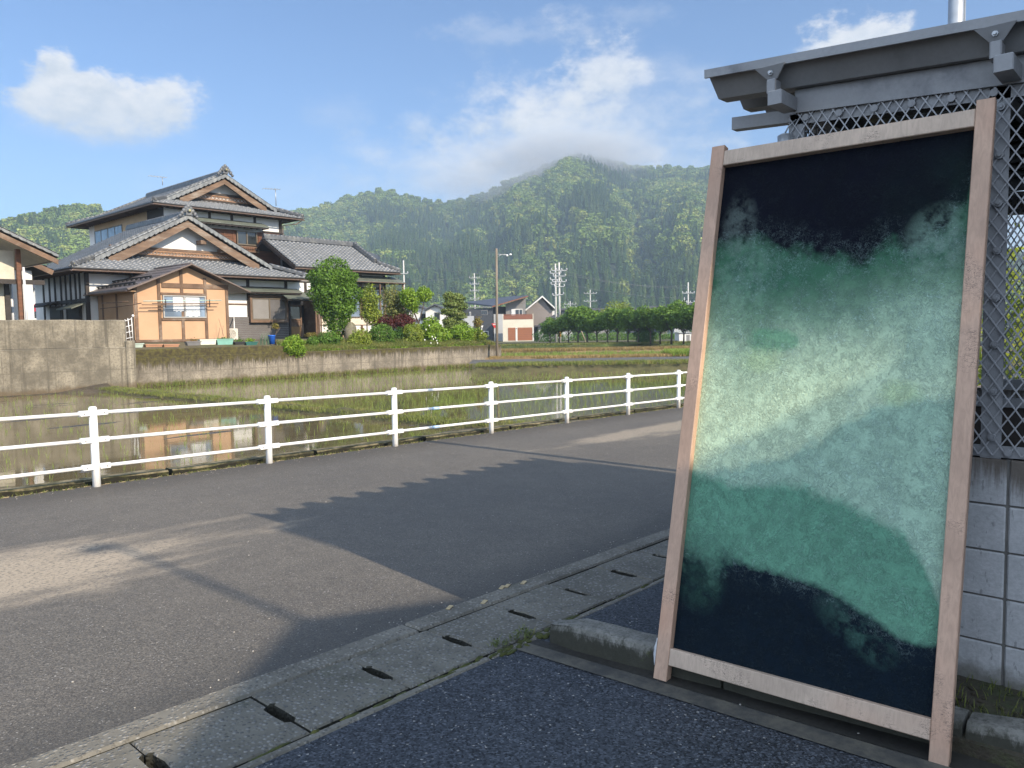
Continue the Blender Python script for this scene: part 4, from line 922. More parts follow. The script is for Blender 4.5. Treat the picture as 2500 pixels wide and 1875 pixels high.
barge((rx, gy - .04, rz_ - .20), (gl + .62, gy - .04, gzl + .12), (gr_ - .68, gy - .04, gzr + .12), lr)
gw = MB().prism([(gl + .8, gy + .62, gzl + .1), (gr_ - .8, gy + .62, gzr + .1), (rx, gy + .62, rz_ - .25)], (0, .1, 0)); gw.build('gable_wall', M['plaster'], lr)
part('gable_beam', M['old_wood'], lr, (gl + .9, gr_ - .9, gy + .50, gy + .615, 5.96, 6.09)); part('gable_beam', M['dark_wood'], lr, (gl + .9, gr_ - .9, gy + .55, gy + .615, 5.60, 5.70))
lattice(gl + 1.2, gr_ - 1.2, gy + .52, 5.71, 5.95, lr)
for px_ in (487, 538): q = ony(px_, 593 + (px_ - 487) * .42, gy + .55); part('purlin_end', M['old_wood'], lr, (q.x - .15, q.x + .15, gy + .1, gy + .62, q.z - .1, q.z + .1))
gutter((xl, yf - .06, ze - .10), (xr, yf - .06, ze - .10), lr); gutter((xl - .06, yb, ze - .10), (xl - .06, yf - .06, ze - .10), lr)
b = MB(); 
for x in np.arange(xl + .1, xr, .36): b.box(x, x + .06, yf + .03, 38.7, ze - .13, ze - .06)
for y in np.arange(yf + .3, yb, .36): b.box(xl + .03, 13.6, y, y + .06, ze - .13, ze - .06)
b.build('rafter', M['old_wood'], lr)
part('eave_board', M['dark_wood'], lr, (xl + .05, 13.62, yf + .04, yb, ze - .055, ze - .02), (13.62, xr - .05, yf + .04, 38.72, ze - .055, ze - .02))

# --- upper roof
ul, ur, uf, uz = 18.60, 28.02, 42.7, 8.92
ux, uzr, ug = 23.40, 11.12, 43.9
hl, hr, hzl, hzr = 19.88, 26.72, 9.34, 9.42
ub = 54.6
ur_ = MB().bar((ux, 44, uzr - .15), (ux, 54, uzr - .15), .1, .12).build('upper_roof', M['old_wood'], hs)
plane_tiles((ul, uf, uz), (ul, ub + 1.3, uz), (hl, ub, hzl), (hl, ug + .15, hzl), ur_, 11)
plane_tiles((hl, ug - .05, hzl), (hl, ub, hzl), (ux, ub, uzr), (ux, ug - .05, uzr), ur_, 12)
plane_tiles((ur, uf, uz), (ur, ub + 1.3, uz), (hr, ub, hzr), (hr, ug + .15, hzr), ur_, 13)
plane_tiles((hr, ug - .05, hzr), (hr, ub, hzr), (ux, ub, uzr), (ux, ug - .05, uzr), ur_, 14)
plane_tiles((ul, uf, uz), (ur, uf, uz), (hr, ug + .15, hzr - .02), (hl, ug + .15, hzl), ur_, 15)
plane_tiles((hl + .3, ug + .02, hzl - .02), (hr - .3, ug + .02, hzr - .1), (hr - .3, ug + .7, hzr + .15), (hl + .3, ug + .7, hzl + .23), ur_, 16, under=False)
plane_tiles((ul, ub + 1.3, uz), (ur, ub + 1.3, uz), (hr, ub, hzr), (hl, ub, hzl), ur_, 17)
ridge([(ux, ug - .1, uzr + .02), (ux, ub, uzr + .02)], ur_, .28, .34); oni((ux, ug - .16, uzr + .20), ur_, 1.0)
for (ex, gx, gz_) in ((ul, hl, hzl), (ur, hr, hzr)):
    ridge([(ex, uf, uz + .06), (gx, ug + .1, gz_ + .05)], ur_, .20, .17, 'hip_ridge', .075); oni((ex + (.1 if ex < ux else -.1), uf + .06, uz + .10), ur_, .42)
    ridge([(gx + (ux - gx) * .97, ug + .42, gz_ + (uzr - gz_) * .97 + .05), (gx, ug + .32, gz_ + .06)], ur_, .18, .15, 'descending_ridge', .07)
    ridge([(gx, ub, gz_ + .05), (ex, ub + 1.3, uz + .05)], ur_, .20, .17, 'hip_ridge', .075)
ridge([(ux, ub - .1, uzr), (hl, ub - .1, hzl + .05)], ur_, .2, .15, 'descending_ridge', .07)
verge((ux, ug - .06, uzr + .06), (hl - .05, ug - .06, hzl + .02), ur_); verge((ux, ug - .06, uzr + .06), (hr + .05, ug - .06, hzr + .02), ur_)
barge((ux, ug - .04, uzr - .20), (hl + .75, ug - .04, hzl + .16), (hr - .6, ug - .04, hzr + .14), ur_, .30)
MB().prism([(hl + .6, ug + .62, hzl + .1), (hr - .6, ug + .62, hzr), (ux, ug + .62, uzr - .25)], (0, .1, 0)).build('gable_wall', M['plaster'], ur_)
part('gable_beam', M['dark_wood'], ur_, (hl + 1.2, hr - 1.2, ug + .50, ug + .615, 10.02, 10.14)); part('gable_beam', M['dark_wood'], ur_, (hl + .8, hr - .8, ug + .55, ug + .615, 9.45, 9.70)); lattice(hl + 1.0, hr - 1.0, ug + .52, 9.71, 10.0, ur_)
gutter((ul, uf - .06, uz - .10), (ur, uf - .06, uz - .10), ur_); gutter((ul - .06, ub + 1, uz - .10), (ul - .06, uf - .06, uz - .10), ur_)
b = MB()
for x in np.arange(ul + .1, ur, .36): b.box(x, x + .06, uf + .03, 43.5, uz - .13, uz - .06)
for y in np.arange(uf + .3, ub, .36): b.box(ul + .03, 19.5, y, y + .06, uz - .13, uz - .06)
b.build('rafter', M['old_wood'], ur_)
part('eave_board', M['dark_wood'], ur_, (ul + .05, 19.5, uf + .04, ub + 1, uz - .055, uz - .02), (19.5, 26.9, uf + .04, 43.52, uz - .055, uz - .02), (26.9, ur - .05, uf + .04, ub, uz - .055, uz - .02))
MB().tube([(27.9, 42.72, 8.80), (27.6, 42.9, 8.55), (26.95, 43.42, 8.45), (26.92, 43.44, 7.0)], .035, 7).build('downpipe', M['gutter'], ur_)
# --- upper walls
uw = part('upper_wall', M['plaster'], hs, (19.5, 26.86, 43.5, 54.5, 5.2, 8.87))
part('dark_boards', M['dark_wood'], uw, (19.47, 19.498, 43.5, 45.6, 5.4, 8.85)); part('beige_panel', M['beige_wall'], uw, (19.46, 19.497, 45.62, 49.1, 6.5, 8.84), (19.46, 19.497, 49.1, 53.5, 8.45, 8.84))
wn_ = part('side_window', M['alu'], uw, (19.44, 19.497, 49.12, 53.5, 7.3, 7.4), (19.44, 19.497, 49.12, 53.5, 8.38, 8.45), *[(19.44, 19.497, y, y + .09, 7.4, 8.38) for y in (49.12, 50.2, 51.3, 52.4, 53.41)])
part('pane', M['pane_blue'], wn_, (19.45, 19.47, 49.2, 53.4, 7.4, 8.38))
part('post', M['dark_wood'], uw, (26.70, 26.90, 43.44, 43.499, 6.8, 8.8)); 
for xx in (21.0, 22.16, 23.55, 25.05): part('post', M['dark_wood'], uw, (xx - .07, xx + .07, 43.44, 43.498, 8.1, 8.82))
part('beam', M['dark_wood'], uw, (19.6, 26.7, 43.45, 43.497, 8.78, 8.86)); part('beam', M['dark_wood'], uw, (20.4, 25.5, 43.43, 43.496, 8.36, 8.46))
part('red_boarding', M['red_wood'], uw, (20.2, 26.69, 43.42, 43.495, 5.3, 7.9))
for (a, b_, c_, d_) in ((25.58, 26.66, 7.30, 7.88), (22.4, 23.6, 7.0, 7.9), (24.95, 25.55, 6.8, 7.9)):
    bb = MB(); bb.box(a, b_, 43.385, 43.419, c_, c_ + .06); bb.box(a, b_, 43.385, 43.419, d_ - .06, d_); bb.box(a, a + .06, 43.385, 43.419, c_ + .06, d_ - .06); bb.box(b_ - .06, b_, 43.385, 43.419, c_ + .06, d_ - .06)
    z = c_ + .12
    while z < d_ - .1: bb.box(a + .06, b_ - .06, 43.395, 43.419, z, z + .03); z += .12
    bb.box((a + b_) / 2 - .03, (a + b_) / 2 + .03, 43.384, 43.4195, c_ + .06, d_ - .06); bb.build('shutter', M['red_wood'], uw)
part('sill_board', M['dark_wood'], uw, (25.5, 26.9, 43.36, 43.418, 7.92, 8.0)); 
def window(par, x0, x1, y, z0, z1, frame='alu', pane='pane', mull=1, fw=.06, depth=.09, curtain=None, screen=False, name='window'):
    b = MB(); b.box(x0, x1, y - depth, y, z0, z0 + fw); b.box(x0, x1, y - depth, y, z1 - fw, z1); b.box(x0, x0 + fw, y - depth, y, z0 + fw, z1 - fw); b.box(x1 - fw, x1, y - depth, y, z0 + fw, z1 - fw)
    for k in range(1, mull + 1): xm = x0 + (x1 - x0) * k / (mull + 1); b.box(xm - fw * .55, xm + fw * .55, y - depth * .85, y, z0 + fw, z1 - fw)
    w = b.build(name, M[frame], par); part('pane', M[pane], w, (x0 + fw, x1 - fw, y - depth * .5, y - depth * .4, z0 + fw, z1 - fw))
    if screen: part('screen', M['screen'], w, (x0 + fw, (x0 + x1) / 2 - fw * .55, y - depth * .7, y - depth * .6, z0 + fw, z1 - fw))
    return w
q0 = ony(*(576, 562), 43.4); q1 = ony(*(627, 601), 43.4)
window(uw, q0.x, q1.x, 43.418, q1.z, q0.z, depth=.12, fw=.07)
b = MB(); b.box(q0.x - .1, q1.x + .1, 43.2, 43.4, q1.z - .42, q1.z - .36); b.box(q0.x - .1, q1.x + .1, 43.2, 43.23, q1.z - .12, q1.z - .07)
for k in range(12): xx = q0.x - .05 + k * .125; b.box(xx, xx + .03, 43.2, 43.23, q1.z - .36, q1.z - .12)
b.build('window_rail', M['old_wood'], uw)
def pent(name, x0, x1, y0, y1, z0, z1, par, mt='green_metal', seams=True):
    b = MB(); b.prism([(x0, y0, z0), (x0, y1, z1), (x0, y1, z1 - .05), (x0, y0, z0 - .05)], (x1 - x0, 0, 0)); o = b.build(name, M[mt], par)
    if seams:
        s_ = MB(); 
        for k in (1, 2): y = y0 + (y1 - y0) * k / 3; z = z0 + (z1 - z0) * k / 3; s_.box(x0, x1, y, y + .02, z, z + .022)
        s_.build('sheet_lap', M[mt], o)
    e = MB().box(x0 + .02, x1 - .02, y0 + .05, y0 + .12, z0 - .13, z0 - .05)
    n = int((x1 - x0) / .4)
    for k in range(n + 1): xx = x0 + .05 + (x1 - x0 - .16) * k / max(1, n); e.box(xx, xx + .06, y0 + .12, y1, z0 - .12, z0 - .052)
    e.build('rafter', M['dark_wood'], o); return o
pent('window_roof', 20.6, 25.6, 42.75, 43.43, 8.17, 8.44, hs)
# --- lower walls
lw = part('lower_wall', M['plaster'], hs, (13.62, 24.15, 38.7, 46, 1.2, 4.74), (24.15, 25.9, 39.9, 46, 1.2, 4.74))
part('frieze_panel', M['plaster'], lw, (24.16, 25.7, 38.7, 38.75, 4.02, 4.74)); part('post', M['dark_wood'], lw, (25.25, 25.4, 38.64, 38.698, 4.0, 4.66))
# left side: dark timber grid
for y in (38.8, 39.55, 40.1, 40.75, 41.4, 42.05, 42.9, 43.7, 44.6): part('post', M['dark_wood'], lw, (13.57, 13.618, y - .07, y + .07, 1.3, 4.68))
for z in (3.35, 2.1, 1.42): part('beam', M['dark_wood'], lw, (13.58, 13.617, 38.88, 46, z - .09, z + .09))
part('dark_door', M['dark_wood'], lw, (13.56, 13.619, 39.7, 41.2, 1.52, 3.2)); part('dark_door', M['dark_wood'], lw, (13.56, 13.619, 42.2, 43.6, 1.52, 3.2))
bb = MB().prism([(13.0, 39.0, 3.0), (13.6, 39.0, 3.25), (13.6, 39.0, 3.19), (13.0, 39.0, 2.94)], (0, 2.0, 0)); bb.build('side_awning', M['green_metal'], lw)
bb = MB().prism([(12.9, 42.4, 3.2), (13.6, 42.4, 3.45), (13.6, 42.4, 3.39), (12.9, 42.4, 3.14)], (0, 2.2, 0)); bb.build('side_awning', M['dark_wood'], lw)
for xx in (13.62, 18.6, 19.55, 21.72, 24.05): part('post', M['dark_wood'], lw, (xx - .08, xx + .08, 38.64, 38.698, 2.6 if xx > 18 else 1.3, 4.66))
part('beam', M['dark_wood'], lw, (13.7, 25.8, 38.65, 38.697, 4.58, 4.66)); part('beam', M['dark_wood'], lw, (18.4, 24.1, 38.65, 38.696, 4.16, 4.24)); part('beam', M['old_wood'], lw, (19.6, 21.64, 38.65, 38.695, 3.24, 3.31)); part('beam', M['plaster'], lw, (13.7, 18.5, 38.66, 38.694, 2.1, 2.2))
sd_ = MB(); z = 1.3
while z < 2.56: sd_.prism([(18.3, 38.66, z), (18.3, 38.645, z + .002), (18.3, 38.66, z + .092), (18.3, 38.699, z + .092), (18.3, 38.699, z)], (5.84, 0, 0)); z += .1
sd_.build('siding', M['siding'], lw)
sw = window(lw, 18.72, 19.35, 38.69, 2.62, 3.7, frame='old_wood', pane='pane', mull=0); part('curtain', M['curtain'], sw, (18.80, 19.12, 38.655, 38.66, 2.68, 3.64))
bay = part('window_bay', M['old_wood'], lw, (21.70, 24.02, 38.45, 38.66, 2.28, 2.42), (21.70, 24.02, 38.45, 38.66, 3.66, 3.78), (21.70, 21.80, 38.45, 38.66, 2.42, 3.66), (23.92, 24.02, 38.45, 38.66, 2.42, 3.66))
w2 = MB(); w2.box(21.80, 23.92, 38.47, 38.55, 2.42, 2.49); w2.box(21.80, 23.92, 38.47, 38.55, 3.56, 3.66); w2.box(21.80, 21.87, 38.47, 38.55, 2.49, 3.56); w2.box(23.85, 23.92, 38.47, 38.55, 2.49, 3.56); w2.box(22.83, 22.90, 38.46, 38.55, 2.49, 3.56)
w2 = w2.build('window', M['alu'], lw); part('pane', M['screen'], w2, (21.87, 22.83, 38.50, 38.51, 2.49, 3.56)); part('pane', surf('grey_curtained_glass', (.13, .125, .125), .25, .2, 1.2, .02), w2, (22.90, 23.85, 38.50, 38.51, 2.49, 3.56))
pent('window_roof', 18.9, 24.75, 38.05, 38.69, 3.98, 4.20, hs)
# entrance recess
pent('entrance_roof', 23.55, 26.2, 37.75, 38.69, 3.62, 4.00, hs)
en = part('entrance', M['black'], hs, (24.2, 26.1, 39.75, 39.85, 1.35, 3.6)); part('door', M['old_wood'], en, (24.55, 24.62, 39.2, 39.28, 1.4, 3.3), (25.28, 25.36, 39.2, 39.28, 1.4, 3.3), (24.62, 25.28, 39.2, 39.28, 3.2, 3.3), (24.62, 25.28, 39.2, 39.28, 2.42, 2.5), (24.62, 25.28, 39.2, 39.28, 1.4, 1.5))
part('door_panel', surf('tan_door_panel', (.36, .215, .095), .6, .15), en, (24.62, 25.28, 39.24, 39.27, 1.5, 2.05)); part('door_panel', M['old_wood'], en, (24.62, 25.28, 39.24, 39.27, 2.05, 2.42)); part('door_glass', M['pane'], en, (24.62, 25.28, 39.25, 39.27, 2.5, 3.2))
part('jamb', M['dark_wood'], en, (24.16, 24.26, 38.6, 39.74, 1.3, 3.62)); part('jamb', M['old_wood'], en, (25.86, 25.95, 38.55, 39.74, 1.3, 3.62)); part('slat_screen', M['old_wood'], en, *[(25.98 + k * .11, 26.04 + k * .11, 39.0, 39.05, 1.35, 3.0) for k in range(6)])
MB().tube([(25.99, 38.4, 1.3), (25.99, 38.4, 3.6)], .04, 8).build('downpipe', M['gutter'], en)
part('name_plate', M['plaster'], en, (25.44, 25.52, 39.70, 39.74, 2.9, 3.3)); part('step', M['kerb'], en, (24.3, 25.9, 38.3, 39.2, 1.30, 1.44))
# --- wing on the right
wr = MB().bar((25.2, 42.5, 7.2), (31.7, 42.5, 7.2), .1, .12).build('wing_roof', M['old_wood'], hs)
tiles('tile_slope', (24.98, 39.1, 5.52), (1, 0, 0), (0, 3.4, 1.86), [(0, 0), (7.82, 0), (6.75, 1.15), (6.75, 3.875), (0, 3.875)], wr, seed=21)
MB().prism([(24.98, 39.1, 5.47), (32.8, 39.1, 5.47), (31.73, 40.1, 6.02), (31.73, 42.5, 7.33), (24.98, 42.5, 7.33)], (0, .02, -.07)).build('roof_boarding', M['dark_wood'], wr)
plane_tiles((24.98, 45.9, 5.52), (32.8, 45.9, 5.52), (31.73, 42.5, 7.38), (24.98, 42.5, 7.38), wr, 22)
plane_tiles((32.8, 39.1, 5.52), (32.8, 45.9, 5.52), (31.73, 44.9, 6.06), (31.73, 40.1, 6.06), wr, 23)
ridge([(25.0, 42.5, 7.40), (31.8, 42.5, 7.40)], wr, .28, .30); ridge([(31.62, 42.4, 7.45), (31.62, 40.15, 6.16)], wr, .26, .22, 'descending_ridge', .09); ridge([(31.7, 40.1, 6.10), (32.78, 39.12, 5.58)], wr, .2, .17, 'hip_ridge', .075); oni((31.85, 42.5, 7.5), wr, .55, (1, 0, 0)); oni((32.7, 39.2, 5.66), wr, .4)
b = MB(); b.bar((24.95, 39.1, 5.42), (24.95, 42.5, 7.26), .06, .2); b.build('bargeboard', M['dark_wood'], wr); gutter((24.98, 39.04, 5.42), (32.8, 39.04, 5.42), wr)
MB().tube([(25.75, 39.06, 5.38), (25.75, 39.5, 5.15), (25.75, 39.5, 4.9)], .035, 7).build('downpipe', M['gutter'], wr)
ww = part('wing_wall', M['plaster'], hs, (26.2, 32.2, 39.95, 45.2, 1.2, 5.5)); part('base_board', M['beige_wall'], ww, (26.2, 32.22, 39.88, 39.948, 1.2, 1.7)); part('sill_wall', surf('cream_board', (.62, .56, .45), .7, .08), ww, (26.3, 32.2, 39.86, 39.946, 2.15, 2.55))
for xx in (26.25, 28.2, 30.2, 32.1): part('post', M['old_wood'], ww, (xx - .07, xx + .07, 39.87, 39.949, 1.3, 5.3))
part('eave_board', M['dark_wood'], wr, (25.0, 32.7, 39.15, 39.97, 5.36, 5.40)); part('beam', M['dark_wood'], ww, (26.2, 32.2, 39.86, 39.945, 4.4, 4.55))
for a, b_ in ((26.4, 28.1), (28.3, 30.1), (30.3, 32.0)): window(ww, a, b_, 39.945, 2.6, 4.3, pane='pane_blue', mull=1)
pent('veranda_roof', 25.9, 33.05, 38.95, 39.94, 4.86, 5.26, hs); gutter((25.9, 38.92, 4.82), (33.05, 38.92, 4.82), hs)
for xx in (26.2, 28.6, 31, 32.9): part('veranda_post', M['old_wood'], hs, (xx, xx + .09, 39.02, 39.11, 1.3, 4.78))
# --- ochre annex
AY = 34.6
ax0, ax1, azr, axr = 14.02, 18.30, 4.74, 16.46
an = MB().prism([(ax0, AY, 1.3), (ax1, AY, 1.3), (ax1, AY, 3.98), (axr, AY, azr), (ax0, AY, 3.70)], (0, .08, 0)).build('annex_wall', M['ochre'], hs)
part('annex_side_wall', M['ochre_dark'], an, (ax0, ax0 + .08, AY + .081, 38.6, 1.3, 3.72)); part('annex_side_wall', M['ochre'], an, (ax1 - .08, ax1, AY + .081, 38.6, 1.3, 3.90))
FA = lambda px, py: ony(px, py, AY)
for px_, ztop in ((333, 3.78), (390, 4.18), (446, 4.66), (503, 4.28), (555, 3.98)):
    xx = FA(px_, 780).x; part('post', M['old_wood'], an, (xx - .065, xx + .065, AY - .05, AY - .001, 1.45, ztop))
part('beam', M['old_wood'], an, (15.25, ax1 + .1, AY - .045, AY - .0015, 3.78, 3.99)); part('beam', M['old_wood'], an, (15.2, 17.3, AY - .04, AY - .002, 3.46, 3.56)); part('beam', M['old_wood'], an, (15.2, 17.3, AY - .06, AY - .002, 2.32, 2.42)); part('beam', M['old_wood'], an, (14.0, 18.35, AY - .06, AY - .002, 1.36, 1.47))
for y in (36.4, 38.0): part('post', M['old_wood'], an, (ax0 - .03, ax0 - .001, y - .07, y + .07, 1.4, 3.7))
wa = window(an, 15.26, 17.24, AY - .003, 2.43, 3.44, frame='alu_light', pane='pane_blue', mull=1, fw=.05)
cu = MB(); r = random.Random(4)
for (a, b_, z0, z1) in ((15.72, 16.2, 2.72, 3.36), (16.30, 16.95, 2.50, 3.36)):
    n = 14; vs = []
    for k in range(n + 1): x = a + (b_ - a) * k / n; yy = AY - .056 + .006 * math.sin(k * 1.9); vs += [(x, yy, z0 + .02 * math.sin(k * 1.1)), (x, yy, z1)]
    cu.add(vs, [(2 * k, 2 * k + 2, 2 * k + 3, 2 * k + 1) for k in range(n)])
cu.build('curtain', M['curtain'], wa)
rf2 = MB(); N = 6
for sgn, xe, zee in ((-1, 13.62, 3.66), (1, 19.28, 3.70)):
    for k in range(N):
        f0, f1 = k / N, (k + 1) / N; xa, xb = xe + (axr - xe) * f0, xe + (axr - xe) * f1; za, zb = zee + (4.86 - zee) * f0, zee + (4.86 - zee) * f1
        rf2.prism([(xa - sgn * -.0, 34.2, za + .035), (xb, 34.2, zb + .012), (xb, 34.2, zb - .05), (xa, 34.2, za - .05)], (0, 4.9, 0))
ro = rf2.build('annex_roof', M['brown_metal'], hs)
b = MB(); b.bar((13.62, 34.17, 3.62), (axr, 34.17, 4.84), .05, .16, (0, 1, 0)); b.bar((axr, 34.17, 4.84), (19.28, 34.17, 3.66), .05, .16, (0, 1, 0)); b = b.build('bargeboard', surf('brown_metal_verge', (.15, .11, .09), .5, .2), ro)
for e, z in (((13.62, 3.66)), ((19.28, 3.70))): pass
MB().tube([(axr, 34.18, 4.89), (axr, 39.0, 4.89)], .05, 8).build('ridge', M['brown_metal'], ro)
b = MB()
for f in (.13, .38):
    xa = 13.62 + (axr - 13.62) * f; za = 3.66 + 1.2 * f + .10; b.box(xa, xa + .04, 34.3, 38.6, za, za + .06)
    for k in range(9): b.box(xa - .01, xa + .12, 34.4 + k * .5, 34.46 + k * .5, za - .07, za)
b.build('snow_guard', M['black'], ro); gutter((13.58, 39, 3.60), (13.58, 34.2, 3.60), ro)
part('soffit', M['ochre_dark'], ro, (13.66, 14.01, 34.25, 38.9, 3.55, 3.58))
# laundry poles on brackets
for (p0, p1, c_, r_) in (((350, 735), (541, 733), (.42, .58, .50), .020), ((346, 744), (500, 745), (.20, .13, .08), .018), ((372, 741), (533, 741), (.19, .12, .08), .022)):
    a_, b_ = ony(*p0, 34.15), ony(*p1, 34.15); o = MB().tube([a_, b_], r_, 8).build('laundry_pole', surf('pole_colour', c_, .5, .2), None)
    tag(o, {.020: 'pale green laundry pole across the ochre annex window', .018: 'thin brown laundry pole, lowest across the annex window', .022: 'thick brown laundry pole just under the pale green one'}[r_], 'laundry pole')
for px_ in (393, 500):
    b = MB(); q = ony(px_, 735, AY); b.box(q.x - .02, q.x + .02, 34.1, AY - .02, q.z - .16, q.z - .12); b.box(q.x - .015, q.x + .015, 34.13, 34.17, q.z - .3, q.z + .06)
    b.build('pole_bracket', M['dark_wood'], an)
for (p0, p1) in (((248, 740), (312, 736)), ((244, 754), (345, 740))):
    a_, b_ = onx(*p0, 13.7), onx(*p1, 13.6); a_ = onx(p0[0], p0[1], 13.75); b_ = onx(p1[0], p1[1], 13.65)
    tag(MB().tube([a_, (a_ + b_) / 2 + Vector((0, 0, -.02)), b_], .022, 7).build('laundry_pole', M['old_wood']), 'bamboo laundry pole on the side of the annex, ' + ('upper of two' if p0[1] == 740 else 'lower of two'), 'laundry pole')
# aerials on the roofs
def aerial(p, h, label):
    t = thing('antenna', label, 'antenna', p); b = MB().tube([p, p + Vector((0, 0, h))], .025, 6); b.build('mast', M['galv'], t)
    b = MB().bar(p + Vector((-.9, 0, h * .9)), p + Vector((.3, 0, h * .97)), .03, .03)
    for k in range(6): c = p + Vector((-.8 + k * .2, 0, h * (.91 + .01 * k))); b.bar(c - Vector((0, .3, 0)), c + Vector((0, .3, 0)), .015, .015)
    b.build('rods', M['galv'], t)
aerial(ony(674, 503, 46), 1.15, 'aerial on a thin mast at the right end of the upper tiled roof'); aerial(ony(397, 452, 52), .55, 'aerial just above the ridge of the upper tiled roof at left')

# ---------------------------------------------------------------- neighbour at the left edge
nb = thing('neighbour_house', 'cream house with brown posts and tiled eaves cut by the left edge', 'house', (6, 35, 1.3))
v0 = ony(0, 561, 33.4); v1 = ony(141, 627, 33.4); k_ = (v0.z - v1.z) / (v1.x - v0.x); 
P0 = Vector((v1.x - 7, 33.4, v1.z + 7 * k_))
MB().prism([(P0.x, 33.4, P0.z + .02), (v1.x, 33.4, v1.z + .02), (v1.x, 33.4, v1.z - .05), (P0.x, 33.4, P0.z - .05)], (0, 7.5, 0)).build('roof', M['dark_wood'], nb)
plane_tiles((v1.x, 33.38, v1.z + .03), (v1.x, 40.9, v1.z + .03), (P0.x, 40.9, P0.z + .03), (P0.x, 33.38, P0.z + .03), nb, 31, under=False)
verge((v1.x, 33.40, v1.z + .05), (P0.x, 33.40, P0.z + .05), nb, .12)
b = MB(); b.prism([(P0.x, 33.36, P0.z - .10), (v1.x, 33.36, v1.z - .10), (v1.x, 33.36, v1.z - .30), (P0.x, 33.36, P0.z - .30)], (0, .06, 0)); b.build('bargeboard', M['old_wood'], nb)
MB().prism([(P0.x, 33.43, P0.z - .12), (v1.x - .1, 33.43, v1.z - .10), (v1.x - .1, 40.8, v1.z - .10), (P0.x, 40.8, P0.z - .12)], (0, 0, -.03)).build('soffit', surf('cream_soffit', (.5, .44, .34), .8, .1), nb)
cx = ony(46, 650, 34.2).x
part('post', M['red_wood'], nb, (cx - .10, cx + .06, 34.1, 34.26, 1.25, 5.05)); part('beam', M['dark_wood'], nb, (cx - 5, cx + .9, 34.3, 34.42, 3.72, 3.90))
part('gable_panel', surf('cream_gable', (.55, .5, .4), .85, .1), nb, (cx - 5, cx - .1, 34.42, 34.5, 3.9, 5.0)); part('wall', surf('cream_wall', (.55, .51, .42), .85, .1), nb, (1.0, ony(9, 700, 35).x, 35, 41, 1.2, 4.4)); part('post', M['dark_wood'], nb, (ony(10, 700, 35).x, ony(22, 700, 35).x, 34.94, 35.1, 1.2, 4.4))
xg = ony(60, 700, 33.9).x; MB().tube([(xg, 33.9, 1.2), (xg, 33.9, 4.35)], .045, 10).build('downpipe', surf('pale_pipe', (.55, .56, .58), .4, .1), nb); xg = ony(27, 700, 36).x; MB().tube([(xg, 36, 1.2), (xg, 36, 3.9)], .05, 10).build('downpipe', surf('pale_pipe', (.55, .56, .58), .4, .1), nb)
gutter((v1.x + .05, 40.5, v1.z - .1), (v1.x + .05, 33.4, v1.z - .1), nb)
c0 = ony(95, 668, 40); plane_tiles((c0.x, 38.2, c0.z), (c0.x, 44, c0.z), (c0.x - 3, 44, c0.z + 1.4), (c0.x - 3, 38.2, c0.z + 1.4), nb, 33)
b = MB(); b.bar((c0.x, 38.15, c0.z - .08), (c0.x - 3, 38.15, c0.z + 1.32), .06, .22); b.build('bargeboard', M['old_wood'], nb); part('side_wall', M['plaster'], nb, (c0.x - 3, c0.x - .7, 38.6, 44, 1.2, c0.z))
# ---------------------------------------------------------------- plants
M['bark'] = surf('tree_bark', (.10, .08, .06), .9, .35, 4, .6, 25, (1, 1, .3), bdist=.01)
M['bark_pale'] = surf('pale_trunk_bark', (.22, .20, .16), .9, .35, 4, .5, 25, (1, 1, .3), bdist=.01)
LM = {'topiary': leaf_mat('glossy_green_leaf', (.060, .125, .016), (.125, .235, .024), (.17, .27, .04), 2.2),
      'bright': leaf_mat('bright_green_leaf', (.10, .19, .016), (.21, .33, .026), (.29, .37, .05), 1.6),
      'yellowish': leaf_mat('yellow_green_leaf', (.13, .19, .022), (.25, .31, .04), (.33, .33, .07), 2.0),
      'mid': leaf_mat('mid_green_leaf', (.06, .13, .018), (.12, .22, .028), None, 2.0),
      'dark': leaf_mat('dark_green_leaf', (.035, .085, .015), (.07, .15, .025), None, 1.5),
      'pine': leaf_mat('pine_needle', (.10, .15, .035), (.19, .24, .06), (.24, .22, .10), 2.5, .15),
      'olive': leaf_mat('olive_needle', (.12, .145, .04), (.20, .22, .06), (.22, .16, .08), 2.5, .2),
      'red': leaf_mat('maroon_leaf', (.065, .016, .016), (.115, .03, .025), None, 3.0, .3),
      'rust': leaf_mat('rusty_leaf', (.16, .13, .04), (.22, .19, .04), (.24, .08, .04), 2.0),
      'orchard': leaf_mat('orchard_leaf', (.075, .15, .018), (.13, .23, .026), (.18, .27, .04), .5),
      'hedge': leaf_mat('hedge_leaf', (.15, .20, .025), (.30, .35, .045), (.36, .36, .07), 2.0, .35),
      'blade': leaf_mat('rice_blade', (.16, .24, .04), (.26, .34, .07), None, 1.0, .3),
      'dry': leaf_mat('dry_blade', (.24, .17, .07), (.33, .24, .10), (.18, .19, .05), .6, .2),
      'grass': leaf_mat('grass_blade', (.11, .15, .03), (.19, .21, .055), (.26, .20, .09), .8, .2)}
